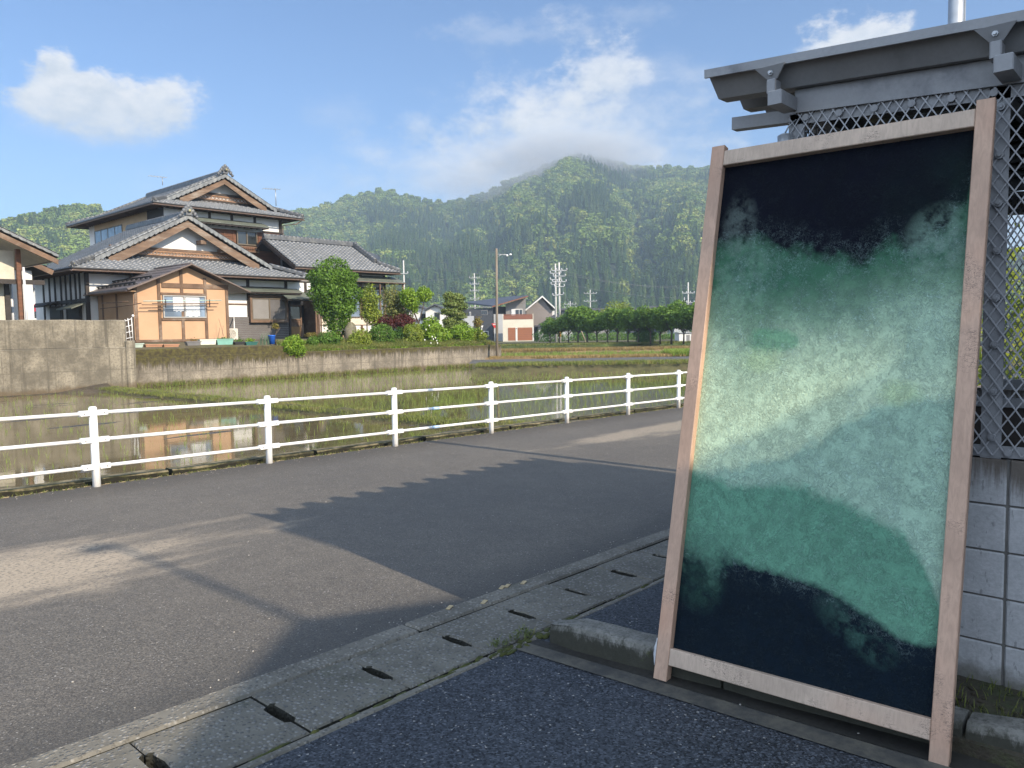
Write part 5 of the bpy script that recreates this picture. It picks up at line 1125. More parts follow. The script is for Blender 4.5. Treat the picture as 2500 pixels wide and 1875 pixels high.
def leaf_cloud(blobs, n, size, seed, fill=.55, up=.3, aspect=.55, droop=0.0):
    """many leaf faces through the volume of a list of ellipsoids (x,y,z,rx,ry,rz)"""
    r = np.random.RandomState(seed); B = np.array(blobs, float); w = (B[:, 3] * B[:, 4] * B[:, 5]) ** (2 / 3); k = r.choice(len(B), n, p=w / w.sum())
    d = r.normal(size=(n, 3)); d /= np.linalg.norm(d, axis=1)[:, None]; rad = fill + (1 - fill) * r.rand(n) ** .6; rad *= 1 + r.normal(size=n) * .05
    # clumps: push leaves out or in by direction so that the outline is uneven
    lump = .10 * np.sin(d[:, 0] * 7 + k * 1.7) + .10 * np.sin(d[:, 2] * 8 + k) + .08 * np.sin(d[:, 1] * 9 + 2 * k)
    P = B[k, :3] + d * B[k, 3:] * (rad * (1 + lump))[:, None]; P[:, 2] -= droop * r.rand(n)
    nrm = d * .7 + r.normal(size=(n, 3)) * .75; nrm[:, 2] += up; nrm /= np.linalg.norm(nrm, axis=1)[:, None]
    a = np.cross(nrm, r.normal(size=(n, 3))); a /= np.linalg.norm(a, axis=1)[:, None]; b = np.cross(nrm, a); s = size * (.6 + .8 * r.rand(n))[:, None] * .5
    V = np.stack([P - a * s, P - b * s * aspect + nrm * s * .12, P + a * s, P + b * s * aspect + nrm * s * .12], 1).reshape(-1, 3); return V, np.arange(4 * n).reshape(n, 4)
def blades(P, h, w, n, spread, seed, lean=.35):
    """tufts of n thin blades at every point of P"""
    r = np.random.RandomState(seed); m_ = len(P); P = np.repeat(np.asarray(P, float), n, 0); N = len(P); th = r.rand(N) * 2 * np.pi; hh = h * (.55 + .7 * r.rand(N)); ln = lean * (.2 + r.rand(N)) * hh
    base = P + np.stack([np.cos(th) * spread * r.rand(N), np.sin(th) * spread * r.rand(N), np.zeros(N)], 1); ph = r.rand(N) * np.pi; side = np.stack([np.cos(ph), np.sin(ph), np.zeros(N)], 1) * (w * .5)
    mid = base + np.stack([np.cos(th) * ln * .35, np.sin(th) * ln * .35, hh * .6], 1); tip = base + np.stack([np.cos(th) * ln, np.sin(th) * ln, hh], 1)
    V = np.stack([base - side, base + side, mid + side * .8, mid - side * .8, tip], 1).reshape(-1, 3); i = np.arange(N)[:, None] * 5
    return V, np.concatenate([i + np.array([[0, 1, 2]]), i + np.array([[0, 2, 3]]), i + np.array([[3, 2, 4]])])
def plant(name, label, cat, base, blobs, n, size, leaf, seed, trunk=None, tr=.06, group=None, bark='bark', part='foliage', **kw):
    t = thing(name, label, cat, base, group); V, Fq = leaf_cloud(blobs, n, size, seed, **kw); np_mesh(part, V, Fq, LM[leaf], t)
    if trunk:
        b = MB()
        for q in trunk: b.tube(q[0], q[1], 7, q[2])
        b.build('trunk', M[bark], t)
    return t
def box_px(x0, x1, y0, y1, T):
    """ellipsoid that fills the given outline at Y = T"""
    a = ony((x0 + x1) / 2, (y0 + y1) / 2, T); l = ony(x0, (y0 + y1) / 2, T); r = ony(x1, (y0 + y1) / 2, T); tp = ony((x0 + x1) / 2, y0, T); bt = ony((x0 + x1) / 2, y1, T); wd = (r - l).length * .43; hh = (tp.z - bt.z) / 2 * .93
    return (a.x, a.y, a.z, wd, wd * .8, hh)
def gpt(px, py, T): return ony(px, py, T)
# the clipped tree in front of the entrance
T = 34.6
bl_ = [box_px(754, 872, 632, 735, T), box_px(760, 878, 665, 775, T), box_px(775, 862, 700, 806, T), box_px(800, 850, 745, 826, T)]
b0 = gpt(832, 838, T); c0 = gpt(830, 770, T)
plant('clipped_tree', 'tall bright green clipped tree with rounded crown before the entrance', 'tree', b0, bl_, 15000, .135, 'topiary', 41, [([b0, gpt(830, 808, T), gpt(826, 760, T)], .05, .03), ([gpt(831, 822, T), gpt(845, 795, T), gpt(850, 760, T)], .035, .02), ([gpt(831, 822, T), gpt(815, 780, T)], .03, .02)], fill=.72, bark='bark_pale')
def shrub(name, label, boxes, T, n, size, leaf, seed, base=None, trunk=None, **kw):
    bl_ = [box_px(*q, T) for q in boxes]; bl_ = [(a, b, c + .06 * rz, rx * 1.14, ry * 1.14, rz * 1.10) for a, b, c, rx, ry, rz in bl_]; n = int(n * 1.25); x0, x1, y0, y1 = boxes[0]; b0 = gpt(*(base or ((x0 + x1) / 2, max(q[3] for q in boxes))), T)
    tk = trunk and [([gpt(px, py, T) for px, py in q[0]], q[1], q[2]) for q in trunk]
    return plant(name, label, kw.pop('cat', 'shrub'), b0, bl_, n, size, leaf, seed, tk, **kw)
shrub('overhanging_bush', 'feathery light green bush spilling over the top of the low wall', [(694, 742, 818, 860), (690, 728, 825, 866), (705, 745, 836, 868)], 31.9, 3600, .10, 'bright', 42, fill=.3, droop=.1)
shrub('azalea_bush', 'rounded bush with orange blossoms left of the mossy standing stone', [(775, 830, 812, 851)], 33.2, 2600, .09, 'mid', 43)
shrub('yellow_green_bush', 'low yellow green bush just right of the mossy standing stone', [(857, 905, 806, 848), (850, 888, 820, 850)], 33.0, 2600, .09, 'yellowish', 44)
shrub('thin_garden_tree', 'slim leafy tree between the clipped tree and the olive pine', [(878, 925, 700, 770), (885, 930, 745, 795)], 34.6, 3000, .12, 'yellowish', 45, (897, 842), [([(897, 842), (896, 790), (900, 730)], .05, .02)], fill=.25, cat='tree')
shrub('olive_pine', 'loose olive brown pine behind the maroon maple', [(932, 985, 698, 770), (940, 1000, 740, 800), (955, 1010, 765, 805)], 35.2, 4200, .12, 'olive', 46, (958, 838), [([(955, 838), (962, 800), (955, 740)], .06, .03)], fill=.25, cat='tree')
shrub('maroon_maple', 'dark maroon maple bush under the olive pine', [(913, 960, 772, 806), (955, 1013, 768, 806)], 34.4, 2400, .11, 'red', 47, (962, 838), [([(962, 838), (955, 800)], .04, .02)], fill=.3)
shrub('cloud_pruned_tree', 'vivid green tree with separate leaf pads before the white houses', [(978, 1015, 704, 742), (1018, 1052, 702, 738), (985, 1022, 728, 756), (1003, 1020, 745, 765)], 34.2, 3400, .12, 'bright', 48, (1022, 838), [([(1022, 838), (1022, 790), (1010, 760), (998, 735)], .06, .03), ([(1022, 790), (1034, 745), (1036, 720)], .04, .02)], fill=.45, cat='tree')
shrub('dense_shrub', 'dense mid green shrub below the maroon maple', [(902, 963, 795, 846)], 33.4, 3400, .10, 'mid', 49)
shrub('dark_shrub', 'small dark shrub between two larger garden shrubs', [(962, 986, 802, 838)], 33.6, 1300, .10, 'dark', 50)
shrub('golden_shrub', 'golden green shrub left of the white blossoms', [(986, 1032, 794, 840)], 33.3, 3000, .10, 'yellowish', 51)
hy = shrub('flowering_shrub', 'large green shrub dotted with big white blossoms', [(1030, 1075, 778, 830), (1036, 1080, 800, 843), (1060, 1098, 800, 842)], 33.2, 4600, .13, 'bright', 52)
fl = MB(); r = random.Random(8)
for px, py in ((1052, 838), (1058, 828), (1066, 832), (1063, 825), (1040, 805), (1048, 795), (1055, 822), (1068, 838), (1037, 830)): q = gpt(px, py, 32.2); fl.ball(q, .032, .032, .05, 7, 5, .25, r)
fl.build('blossom', surf('white_blossom', (.78, .78, .70), .7, .08), hy)
PN = [(1080 + 5, 1108, 713, 735), (1105, 1132, 718, 742), (1084, 1118, 733, 752), (1108, 1138, 738, 760), (1079, 1115, 752, 772), (1100, 1135, 760, 782), (1082, 1110, 775, 795), (1103, 1138, 782, 803), (1085, 1125, 790, 808)]
shrub('layered_pine', 'tall layered pine at the right end of the garden', PN, 34.2, 9000, .17, 'pine', 53, (1110, 840), [([(1110, 840), (1112, 790), (1106, 750), (1109, 722)], .07, .02)], fill=.2, cat='tree', aspect=.28)
shrub('spreading_shrub', 'bright green shrub with spreading tiers below the layered pine', [(1104, 1155, 795, 830), (1110, 1150, 815, 841), (1100, 1128, 806, 826)], 33.2, 3600, .11, 'bright', 54, (1130, 842), [([(1128, 842), (1130, 815)], .04, .02)])
shrub('end_shrub', 'small open shrub at the far right end of the garden', [(1152, 1175, 800, 822), (1160, 1188, 812, 832), (1152, 1170, 818, 838)], 33.0, 1500, .10, 'yellowish', 55, (1165, 842), [([(1163, 842), (1165, 815)], .03, .015)], fill=.3)
shrub('rusty_sapling', 'thin sapling with rusty leaves behind the end of the garden', [(1157, 1176, 775, 802)], 34.5, 500, .11, 'rust', 56, (1166, 838), [([(1166, 838), (1166, 785)], .02, .01)], fill=.1, cat='tree')
shrub('low_plant', 'low leafy plant at the foot of the azalea by the bush overhanging the wall', [(750, 778, 822, 852)], 32.9, 700, .09, 'mid', 57)
shrub('orange_flowers', 'low row of orange flowers at the entrance', [(745, 776, 812, 824)], 35.5, 500, .07, 'rust', 58)
shrub('bare_bonsai', 'small crooked tree with sparse dry leaves before the window', [(662, 682, 788, 805)], 33.3, 220, .07, 'rust', 59, (674, 842), [([(674, 842), (670, 822), (676, 810), (670, 796)], .04, .015), ([(674, 815), (684, 800)], .02, .01)], fill=.1, cat='tree')
st = thing('standing_stone', 'mossy upright garden stone beside the clipped tree', 'stone', gpt(856, 838, 34)); b = MB(); c_ = gpt(856, 815, 34); b.ball(c_, .38, .25, .62, 12, 9, .10, random.Random(9)); b.build('stone', surf('mossy_stone', (.17, .155, .11), .9, .4, 4, .6, 20, dirt=(.10, .10, .02), bdist=.02), st)
b = MB(); c_ = gpt(947, 848, 32.8); b.ball(c_, .17, .15, .15, 10, 7, .1, random.Random(3)); tag(b.build('round_stone', surf('reddish_stone', (.21, .15, .12), .9, .3)), 'round reddish stone on the wall edge under the dense shrub', 'stone')
# ground cover on top of the wall
r = np.random.RandomState(12); n = 5200; gx_ = 20.2 + r.rand(n) * 14.2; gy_ = 32.25 + r.rand(n) ** 1.6 * 1.5; gz_ = .74 + (gy_ - 32.2) * .3
V, Fq = blades(np.stack([gx_, gy_, gz_], 1), .20, .022, 4, .07, 13, .6); tag(np_mesh('garden_grass', V, Fq, LM['grass']), kind='stuff')
V, Fq = leaf_cloud([(x, 32.35 + .1 * math.sin(x * 3), .79, .35, .18, .10) for x in np.arange(20.5, 34, .55)], 5200, .07, 61); tag(np_mesh('ground_cover', V, Fq, LM['bright']), kind='stuff')
# pots, planters and tools along the wall
TW = 32.12
def tray(name, label, x0, x1, y0, y1, mt, T=TW, flare=.8, leaf=None, cat='planter', seed=0, n=120, hgt=.16):
    a_, b_ = ony(x0, y1, T), ony(x1, y0, T); w = b_.x - a_.x; h = b_.z - a_.z; t = thing(name, label, cat, ((a_.x + b_.x) / 2, T + .12, a_.z)); k = w * (1 - flare) / 2; m_ = MB()
    o_ = [(a_.x + k, T + .02, a_.z), (b_.x - k, T + .02, a_.z), (b_.x - k, T + .22, a_.z), (a_.x + k, T + .22, a_.z), (a_.x, T, b_.z), (b_.x, T, b_.z), (b_.x, T + .25, b_.z), (a_.x, T + .25, b_.z)]
    i_ = [(a_.x + .02, T + .02, b_.z), (b_.x - .02, T + .02, b_.z), (b_.x - .02, T + .23, b_.z), (a_.x + .02, T + .23, b_.z), (a_.x + .02, T + .02, b_.z - .05), (b_.x - .02, T + .02, b_.z - .05), (b_.x - .02, T + .23, b_.z - .05), (a_.x + .02, T + .23, b_.z - .05)]
    m_.add(o_ + i_, [(3, 2, 1, 0), (0, 1, 5, 4), (1, 2, 6, 5), (2, 3, 7, 6), (3, 0, 4, 7), (4, 5, 9, 8), (5, 6, 10, 9), (6, 7, 11, 10), (7, 4, 8, 11), (8, 9, 13, 12), (9, 10, 14, 13), (10, 11, 15, 14), (11, 8, 12, 15), (12, 13, 14, 15)])
    m_.box(a_.x - .015, b_.x + .015, T - .012, T - .001, b_.z - .035, b_.z + .004); m_.build('trough', mt, t)
    if leaf: V, Fq = leaf_cloud([((a_.x + b_.x) / 2, T + .12, b_.z + hgt * .4, w * .45, .11, hgt)], n, .07, seed, .1); np_mesh('foliage', V, Fq, LM[leaf], t)
    return t
P_ = lambda n_, c_: surf(n_, c_, .45, .1, 4, .04)
tray('planter', 'pale green trough at the left end of the wall top', 318, 351, 838, 849, P_('pale_green_plastic', (.42, .50, .44)))
tray('planter', 'terracotta trough beside the pale green trough', 356, 397, 840, 847.5, P_('terracotta', (.42, .22, .13)), flare=.95)
tray('planter', 'second terracotta trough under the annex window', 401, 437, 840, 847.5, P_('terracotta', (.42, .22, .13)), flare=.95)
tray('planter', 'grey oval pot with dry grass under the right of the annex window', 456, 491, 833, 844, P_('grey_plastic', (.17, .165, .165)), leaf='rust', n=60, hgt=.12, seed=3)
tray('planter', 'long cream trough in front of the annex corner post', 489, 528, 828, 842, P_('cream_plastic', (.66, .65, .55)), flare=.92)
tray('planter', 'large mint green trough left of the air conditioner', 530, 570, 827, 842, P_('mint_green_plastic', (.19, .40, .33)), flare=.88, leaf='mid', n=60, hgt=.06, seed=4)
tray('planter', 'small black tray right of the mint green trough', 573, 599, 834, 842, P_('black_plastic', (.03, .03, .03)), leaf='mid', n=120, hgt=.14, seed=5)
tray('planter', 'dark green trough with lettuce near the blue bucket', 600, 630, 834, 843, P_('dark_green_plastic', (.03, .12, .10)), leaf='bright', n=200, hgt=.14, seed=6)
q = ony(664, 840, 32.6); t = thing('blue_bucket', 'bright blue bucket beside the small crooked tree', 'bucket', q); h = ony(664, 818, 32.6).z - q.z; MB().tube([q, q + Vector((0, 0, h * .97)), q + Vector((0, 0, h))], [.13, .17, .18], 14).build('body', P_('blue_plastic', (.02, .12, .55)), t); MB().tube([q + Vector((0, 0, h * .9)), q + Vector((0, 0, h * .96))], .183, 14).build('rim', P_('blue_rim', (.03, .16, .6)), t)
q = ony(649, 842, 32.5); V, Fq = blades([(q.x + dx, 32.5 + dy, q.z) for dx, dy in ((-.12, 0), (0, .05), (.12, 0), (.2, .1), (-.2, .08))], .55, .03, 7, .04, 5, .25); t = thing('leek_plants', 'clump of tall bluish leek leaves left of the blue bucket', 'plant', q); np_mesh('foliage', V, Fq, leaf_mat('bluish_leaf', (.10, .16, .11), (.17, .25, .16)), t)
for k, (px, tp, lb) in enumerate(((541, 795, 'left'), (532, 810, 'right'))):
    pass
b = MB(); a_ = ony(532, 842, 33.9); b.tube([a_, ony(536, 800, 34.2)], .008, 5); b.tube([ony(552, 840, 33.9), ony(534, 778, 34.3)], .008, 5); b.tube([ony(540, 842, 33.9), ony(545, 795, 34.2)], .008, 5); t = thing('garden_stakes', 'bundle of thin bamboo stakes leaning by the annex corner', 'stakes', a_); b.build('stakes', M['old_wood'], t)
# air conditioner outside unit
a_, b_ = ony(557, 829, 37.2), ony(581, 802, 37.2); t = thing('air_conditioner', 'cream outdoor air conditioner unit standing by the siding', 'air conditioner', (a_.x, 37.2, a_.z)); MB().bbox(a_.x, b_.x, 37.2, 37.5, a_.z, b_.z, .02).build('casing', surf('cream_casing', (.62, .58, .50), .5, .06), t)
fc = Vector((a_.x + (b_.x - a_.x) * .36, 37.19, (a_.z + b_.z) / 2)); g_ = MB()
for rr in (.22, .16, .10, .04): g_.tube([fc + Vector((rr * math.cos(k * math.pi / 10), 0, rr * math.sin(k * math.pi / 10))) for k in range(21)], .010, 5)
g_.build('fan_grille', M['siding'], t); MB().tube([ony(572, 802, 37.6), ony(571, 775, 38.55)], .03, 6).build('hose', M['plaster'], t)
# white trellis behind the end of the tall wall
t = thing('trellis', 'white metal trellis standing behind the end of the tall wall', 'trellis', ony(310, 838, 33)); b = MB()
for px0, px1, tp in ((299, 303, 785), (305, 309, 780), (312, 319, 777), (321, 325, 775)):
    b.tube([ony(px1, 836, 33.0), ony(px0, tp, 33.0)], .016, 6)
for k in range(4): b.tube([ony(300 + k, 786 + k * 14, 33.0), ony(321 + k, 778 + k * 15, 33.0)], .014, 6)
b.build('lattice', M['white_paint'], t); MB().ball(ony(324.5, 771, 33), .055, .055, .055, 8, 6).build('finial', M['white_paint'], t)
# flat stone slab behind the pier
# ---------------------------------------------------------------- rice, weeds, hedge
def rice(name, x0, x1, y0, y1, dx, dy, keep, h, n, seed, z=WL, mask=None, w=.012):
    r = np.random.RandomState(seed); xs = np.arange(x0, x1, dx); ys = np.arange(y0, y1, dy); X_, Y_ = np.meshgrid(xs, ys); X_ = X_.ravel() + r.normal(size=X_.size) * dx * .12; Y_ = Y_.ravel() + r.normal(size=Y_.size) * dy * .10
    k = r.rand(X_.size) < keep
    if mask is not None: k &= mask(X_, Y_)
    P = np.stack([X_[k], Y_[k], np.full(k.sum(), z - .02)], 1); V, Fq = blades(P, h, w, n, .035, seed + 1, .45); return tag(np_mesh(name, V, Fq, LM['blade']), kind='stuff')
bxv = np.vectorize(BX)
rice('rice_seedlings', -10, 12, 9.5, 31.2, .32, .26, .36, .15, 4, 71, w=.0055, mask=lambda x, y: (x < bxv(y) - .35))
rice('rice_seedlings', 11.6, 44, 9.5, 32, .33, .25, .72, .15, 4, 72, mask=lambda x, y: (x > bxv(y) + .4) & (y < 31.6 - np.clip(x - 34.5, 0, 99) * .7), w=.006)
r = np.random.RandomState(5)
def strew(name, pts, h, w, n, seed, mt='grass', lean=.6): V, Fq = blades(pts, h, w, n, .06, seed, lean); return tag(np_mesh(name, V, Fq, LM[mt]), kind='stuff')
yy = r.uniform(9.3, 31.8, 3200); strew('bund_grass', np.stack([bxv(yy) + r.normal(size=3200) * .2, yy, np.full(3200, WL + .07)], 1), .11, .012, 4, 81)
xx = r.uniform(-3, 40, 2600); strew('kerb_grass', np.stack([xx, 9.31 + r.rand(2600) * .1, np.array([min(gz(a) - .2, WL + .1) for a in xx])], 1), .15, .010, 3, 82, 'blade')
xx = r.uniform(-2, 40, 1500); strew('road_edge_grass', np.stack([xx, 8.885 + r.normal(size=1500) * .014, np.array([gz(a) for a in xx]) - .012], 1), .035, .006, 4, 83)
xx = r.uniform(12.8, 34, 900); strew('wall_foot_grass', np.stack([xx, 31.75 + r.normal(size=900) * .15, np.full(900, WL + .02)], 1), .22, .014, 5, 84)
def fieldpts(n, d0, d1, s0, s1, z, seed):
    r = np.random.RandomState(seed); d = r.uniform(d0, d1, n); s = r.uniform(s0, s1, n) ; return np.stack([FH.x * d + RH.x * s, FH.y * d + RH.y * s, np.full(n, z)], 1)
strew('lane_bank_grass', fieldpts(6000, 36.6, 38.9, -1.7, 26, -.08, 1), .16, .02, 4, 85)
strew('field_bank_grass', fieldpts(3600, 43.7, 45.8, -1.3, 28, .0, 2), .16, .025, 4, 86, 'dry')
strew('field_bank_grass', fieldpts(2600, 44.0, 47.0, 9.2, 13.5, .02, 7), .34, .03, 4, 91, 'blade')
strew('field_bank_grass', fieldpts(4200, 60.7, 63.4, -3, 36, -.05, 3), .24, .03, 4, 87, 'dry')
strew('verge_grass', fieldpts(4500, 84.3, 87.6, -5, 48, -.05, 4), .22, .05, 4, 88)
strew('far_rice', fieldpts(4200, 47.5, 60, -1.5, 34, -.17, 5), .18, .016, 4, 89, 'blade')
# weeds in the gutter joint and moss along it
xw = [onz(*zz_, 0) for zz_ in ((1281, 1556), (1262, 1562), (1232, 1578), (1268, 1550), (1290, 1552), (1213, 1576))]
r = np.random.RandomState(3); pts = [(p.x + r.normal() * .025, p.y + r.normal() * .010, 0) for p in xw for _ in range(3)]
t = thing('gutter_weed', 'small green weed growing from the gutter joint by the kerb end', 'weed', xw[0]); V, Fq = leaf_cloud([(p[0], p[1], .014 + .008 * (i % 3), .026, .014, .022) for i, p in enumerate(pts)], 190, .016, 5, .1); np_mesh('foliage', V, Fq, leaf_mat('pale_weed_leaf', (.075, .10, .035), (.13, .155, .06)), t); V, Fq = blades(pts, .05, .003, 2, .03, 8, .9); np_mesh('stem', V, Fq, LM['grass'], t)
mo = MB(); r = random.Random(21); x = 1.0
while x < 6.5:
    if r.random() < .55: mo.ball((x, 2.570 + r.uniform(-.012, .014), gz(x) - .002), r.uniform(.02, .08), r.uniform(.006, .016), r.uniform(.004, .012), 9, 5, .2, r)
    x += r.uniform(.03, .09)
for k in range(26): mo.ball((2.86 + r.uniform(-.2, .25), 2.535 + r.uniform(-.03, .03), gz(2.9)), r.uniform(.01, .04), r.uniform(.006, .02), r.uniform(.005, .014), 8, 5, .2, r)
tag(mo.build('moss', surf('gutter_moss', (.055, .065, .014), .95, .45, 30, .9, 120, dirt=(.10, .10, .02), bdist=.006)), kind='stuff')
r = np.random.RandomState(31); n = 260; pts = np.stack([3.3 + r.rand(n) * .42, r.uniform(-.3, 1.0, n), np.full(n, .05)], 1); strew('strip_grass', pts[:130], .045, .004, 4, 90)
b = MB(); rr = random.Random(6)
for k in range(240): b.ball((rr.uniform(3.2, 3.74), rr.uniform(-.2, 1.2), .058), rr.uniform(.006, .016), rr.uniform(.006, .016), rr.uniform(.004, .01), 6, 4, .2, rr)
tag(b.build('gravel', M['soil']), kind='stuff')
# loose grit and leaf crumbs on the tarmac
b = MB(); rr = random.Random(16)
for k in range(700):
    x, y = rr.uniform(-.5, 12), rr.choice([rr.uniform(3.2, 8.8), rr.uniform(8.5, 8.9), rr.uniform(3.15, 3.35), rr.uniform(.3, 2.5)]); s_ = rr.uniform(.003, .007); b.ball((x, y, gz(x) + .002), s_, s_ * rr.uniform(.6, 1), s_ * .6, 5, 3, .2, rr)
tag(b.build('grit', surf('pale_grit', (.33, .31, .28), .8, .3, 20)), kind='stuff')
b = MB(); rr = random.Random(17)
for k in range(340):
    x = rr.uniform(-1, 16); y = 8.87 + rr.gauss(0, .025); a = rr.uniform(0, 3.1); L = rr.uniform(.02, .08); b.bar((x, y, gz(x) + .004), (x + L * math.cos(a), y + L * math.sin(a) * .5, gz(x) + .006), .004, .003)
for px, py in ((1222, 1441), (1235, 1437), (1093, 1494), (1178, 1479), (1275, 1428)):
    q = onz(px, py, 0); b.bar((q.x, q.y, gz(q.x) + .016), (q.x + .05, q.y + .02, gz(q.x) + .018), .025, .004)
tag(b.build('straw_litter', surf('dry_straw', (.42, .33, .19), .8, .3, 20)), kind='stuff')
# hedge and trees behind the shed
hd = plant('hedge', 'tall sunlit yellow green hedge behind the bicycle shed', 'hedge', (11, .8, 0), [(10.6, -.6, 1.2, 1.2, 1.3, 1.3), (10.8, .7, 1.3, 1.1, 1.0, 1.35), (10.4, 1.5, 1.0, .9, .8, 1.1), (12.0, 1.2, 1.5, 1.3, 1.2, 1.4), (12.6, -.5, 1.6, 1.5, 1.5, 1.5), (14.2, 1.0, 1.5, 1.5, 1.5, 1.5)], 9000, .12, 'hedge', 92, [([(10.6, .5, -.2), (10.7, .6, 1.5)], .06, .03), ([(12.4, .3, -.2), (12.4, .5, 1.6)], .06, .03)], fill=.45)
# ---------------------------------------------------------------- far houses, poles, wires
def frame(px, py, dist, turn=0.0):
    """local frame at a far point: right, back, up"""
    o = ond(px, py, dist); a = math.radians(turn); r_ = RH * math.cos(a) + FH * math.sin(a); b_ = FH * math.cos(a) - RH * math.sin(a); return o, r_, b_
class FB(MB):
    def __init__(s, fr): super().__init__(); s.o, s.r, s.bk = fr
    def L(s, x, y, z): return s.o + s.r * x + s.bk * y + UP * z
    def lbox(s, x0, x1, y0, y1, z0, z1): return s.obox(s.L((x0 + x1) / 2, (y0 + y1) / 2, (z0 + z1) / 2), s.r, s.bk, UP, abs(x1 - x0) / 2, abs(y1 - y0) / 2, abs(z1 - z0) / 2)
    def lprism(s, poly, y0, y1): return s.prism([s.L(x, y0, z) for x, z in poly], s.bk * (y1 - y0))
    def lpoly(s, pts, ext): return s.prism([s.L(*p) for p in pts], s.r * ext[0] + s.bk * ext[1] + UP * ext[2])
C_ = lambda n_, c_, r_=.7: surf(n_, c_, r_, .08, .6, .05, 10)
M['f_cream'] = C_('cream_render', (.62, .575, .47)); M['f_white'] = C_('white_render', (.70, .69, .66)); M['f_dark'] = C_('charcoal_cladding', (.045, .05, .06)); M['f_grey'] = C_('grey_render', (.215, .21, .205)); M['f_pale'] = C_('pale_grey_render', (.42, .43, .44))
M['f_roof'] = C_('dark_slate_roof', (.075, .08, .095), .5); M['f_rust'] = C_('red_brown_trim', (.22, .085, .05)); M['f_door'] = C_('orange_brown_shutter', (.30, .115, .055)); M['f_taupe'] = C_('taupe_render', (.235, .205, .185))
def solar():
    t = NT('solar_panel'); br = t.n('ShaderNodeTexBrick'); t.l(t.pos((1, 1, 1)), br.inputs[0]); t.col((.02, .03, .07)).rough(.12); t.set(Specular_IOR_Level=.8); return t.m
M['solar'] = solar()
def fbx(par, name, mt, fr, *bs):
    b = FB(fr)
    for q in bs: b.lbox(*q)
    return b.build(name, M[mt], par)
def fpr(par, name, mt, fr, poly, y0, y1): return FB(fr).lprism(poly, y0, y1).build(name, M[mt], par)
def upx(dist): return dist / F_PX
# dark house with a single pitch solar roof and its garage
Dk = 122.0; u = upx(Dk)
fr = frame(1204, 831, Dk); hA = thing('dark_house', 'charcoal house with a single pitch solar roof and red brown verge', 'house', fr[0])
U = lambda px: (px - 1204) * u
Z_ = lambda py: (831 - py) * u
fpr(hA, 'wall', 'f_dark', fr, [(U(1131), -.3), (U(1204), -.3), (U(1204), Z_(752)), (U(1131), Z_(754))], 0, 7)
fpr(hA, 'upper_wall', 'f_grey', fr, [(U(1236), Z_(768)), (U(1284), Z_(768)), (U(1286), Z_(728.2)), (U(1236), Z_(742.2))], 1.2, 7); fbx(hA, 'entry_wall', 'f_dark', fr, (U(1204) + .02, U(1236) - .02, 2.0, 7, Z_(831), Z_(748)))
fpr(hA, 'lower_wall', 'f_pale', fr, [(U(1206), -.3), (U(1229), -.3), (U(1229), Z_(767)), (U(1206), Z_(767))], .6, 1.2)
ro = FB(fr).lpoly([(U(1137) - .8, 9.5, Z_(750) + 1.0), (U(1203), -.4, Z_(750)), (U(1291), -.4, Z_(725.5)), (U(1275), 9.5, Z_(722))], (0, 0, .22)).build('roof', M['f_roof'], hA)
ro = FB(fr); ro.lpoly([(U(1137) - 1, 0, Z_(751)), (U(1204), -.5, Z_(751)), (U(1204), -.5, Z_(749)), (U(1137) - 1, 0, Z_(749))], (0, .2, 0)); ro.build('eave', M['f_grey'], hA)
ro = FB(fr).lpoly([(U(1203), -.62, Z_(751)), (U(1291), -.62, Z_(727)), (U(1291), -.62, Z_(724.5)), (U(1203), -.62, Z_(748.5))], (0, .2, 0)).build('verge', M['f_rust'], hA)
sp = FB(fr)
k0, k1 = .30, .92
A_, B_, C2, D2 = (U(1160), 9.2, Z_(748) + 1.22), (U(1206), 1.6, Z_(750) + .42), (U(1262), 1.6, Z_(734.3) + .35), (U(1258), 9.2, Z_(725) + .5)
sp.lpoly([A_, B_, C2, D2], (0, 0, .05)); sp.build('solar_panel', M['solar'], hA)
w = fbx(hA, 'window', 'f_white', fr, (U(1249), U(1277), 1.12, 1.2, Z_(771), Z_(755))); fbx(w, 'pane', 'pane', fr, (U(1260), U(1268), 1.06, 1.11, Z_(770), Z_(757)), (U(1270), U(1276), 1.06, 1.11, Z_(770), Z_(757))); fbx(w, 'curtain', 'curtain', fr, (U(1250), U(1259), 1.06, 1.11, Z_(770), Z_(757)))
w = fbx(hA, 'window', 'f_grey', fr, (U(1176), U(1192), -.06, 0, Z_(769), Z_(757))); fbx(w, 'pane', 'pane', fr, (U(1177), U(1191), -.1, -.061, Z_(767.5), Z_(758)))
w = fbx(hA, 'window', 'f_white', fr, (U(1181), U(1193), -.06, 0, Z_(821), Z_(808))); fbx(w, 'pane', 'pane', fr, (U(1182.5), U(1191.5), -.1, -.061, Z_(819.5), Z_(809.5)))
w = fbx(hA, 'window', 'f_white', fr, (U(1147), U(1151), -.06, 0, Z_(772), Z_(761))); fbx(w, 'pane', 'pane', fr, (U(1148), U(1150), -.1, -.061, Z_(771), Z_(762)))
fr2 = frame(1131, 831, Dk - 3); u2 = upx(Dk - 3); b = FB(fr2); b.lbox(0, 27 * u2, 0, .2, -.3, (831 - 772) * u2); b.build('screen_wall', M['f_pale'], thing('garden_screen', 'pale grey screen wall beside the charcoal house', 'wall', fr2[0])); 
fr = frame(1228, 831, 116); u = upx(116); gA = thing('garage', 'cream garage with two red brown shutters and brown parapet', 'garage', fr[0]); W_ = 75 * u; Z_ = lambda py: (831 - py) * u; U = lambda px: (px - 1228) * u
fbx(gA, 'wall', 'f_cream', fr, (0, W_, 0, 4.5, -.3, Z_(780.5)), (0, U(1230), -.02, 4.5, Z_(780.5), Z_(767)), (U(1301.5), W_, -.02, 4.5, Z_(780.5), Z_(767)))
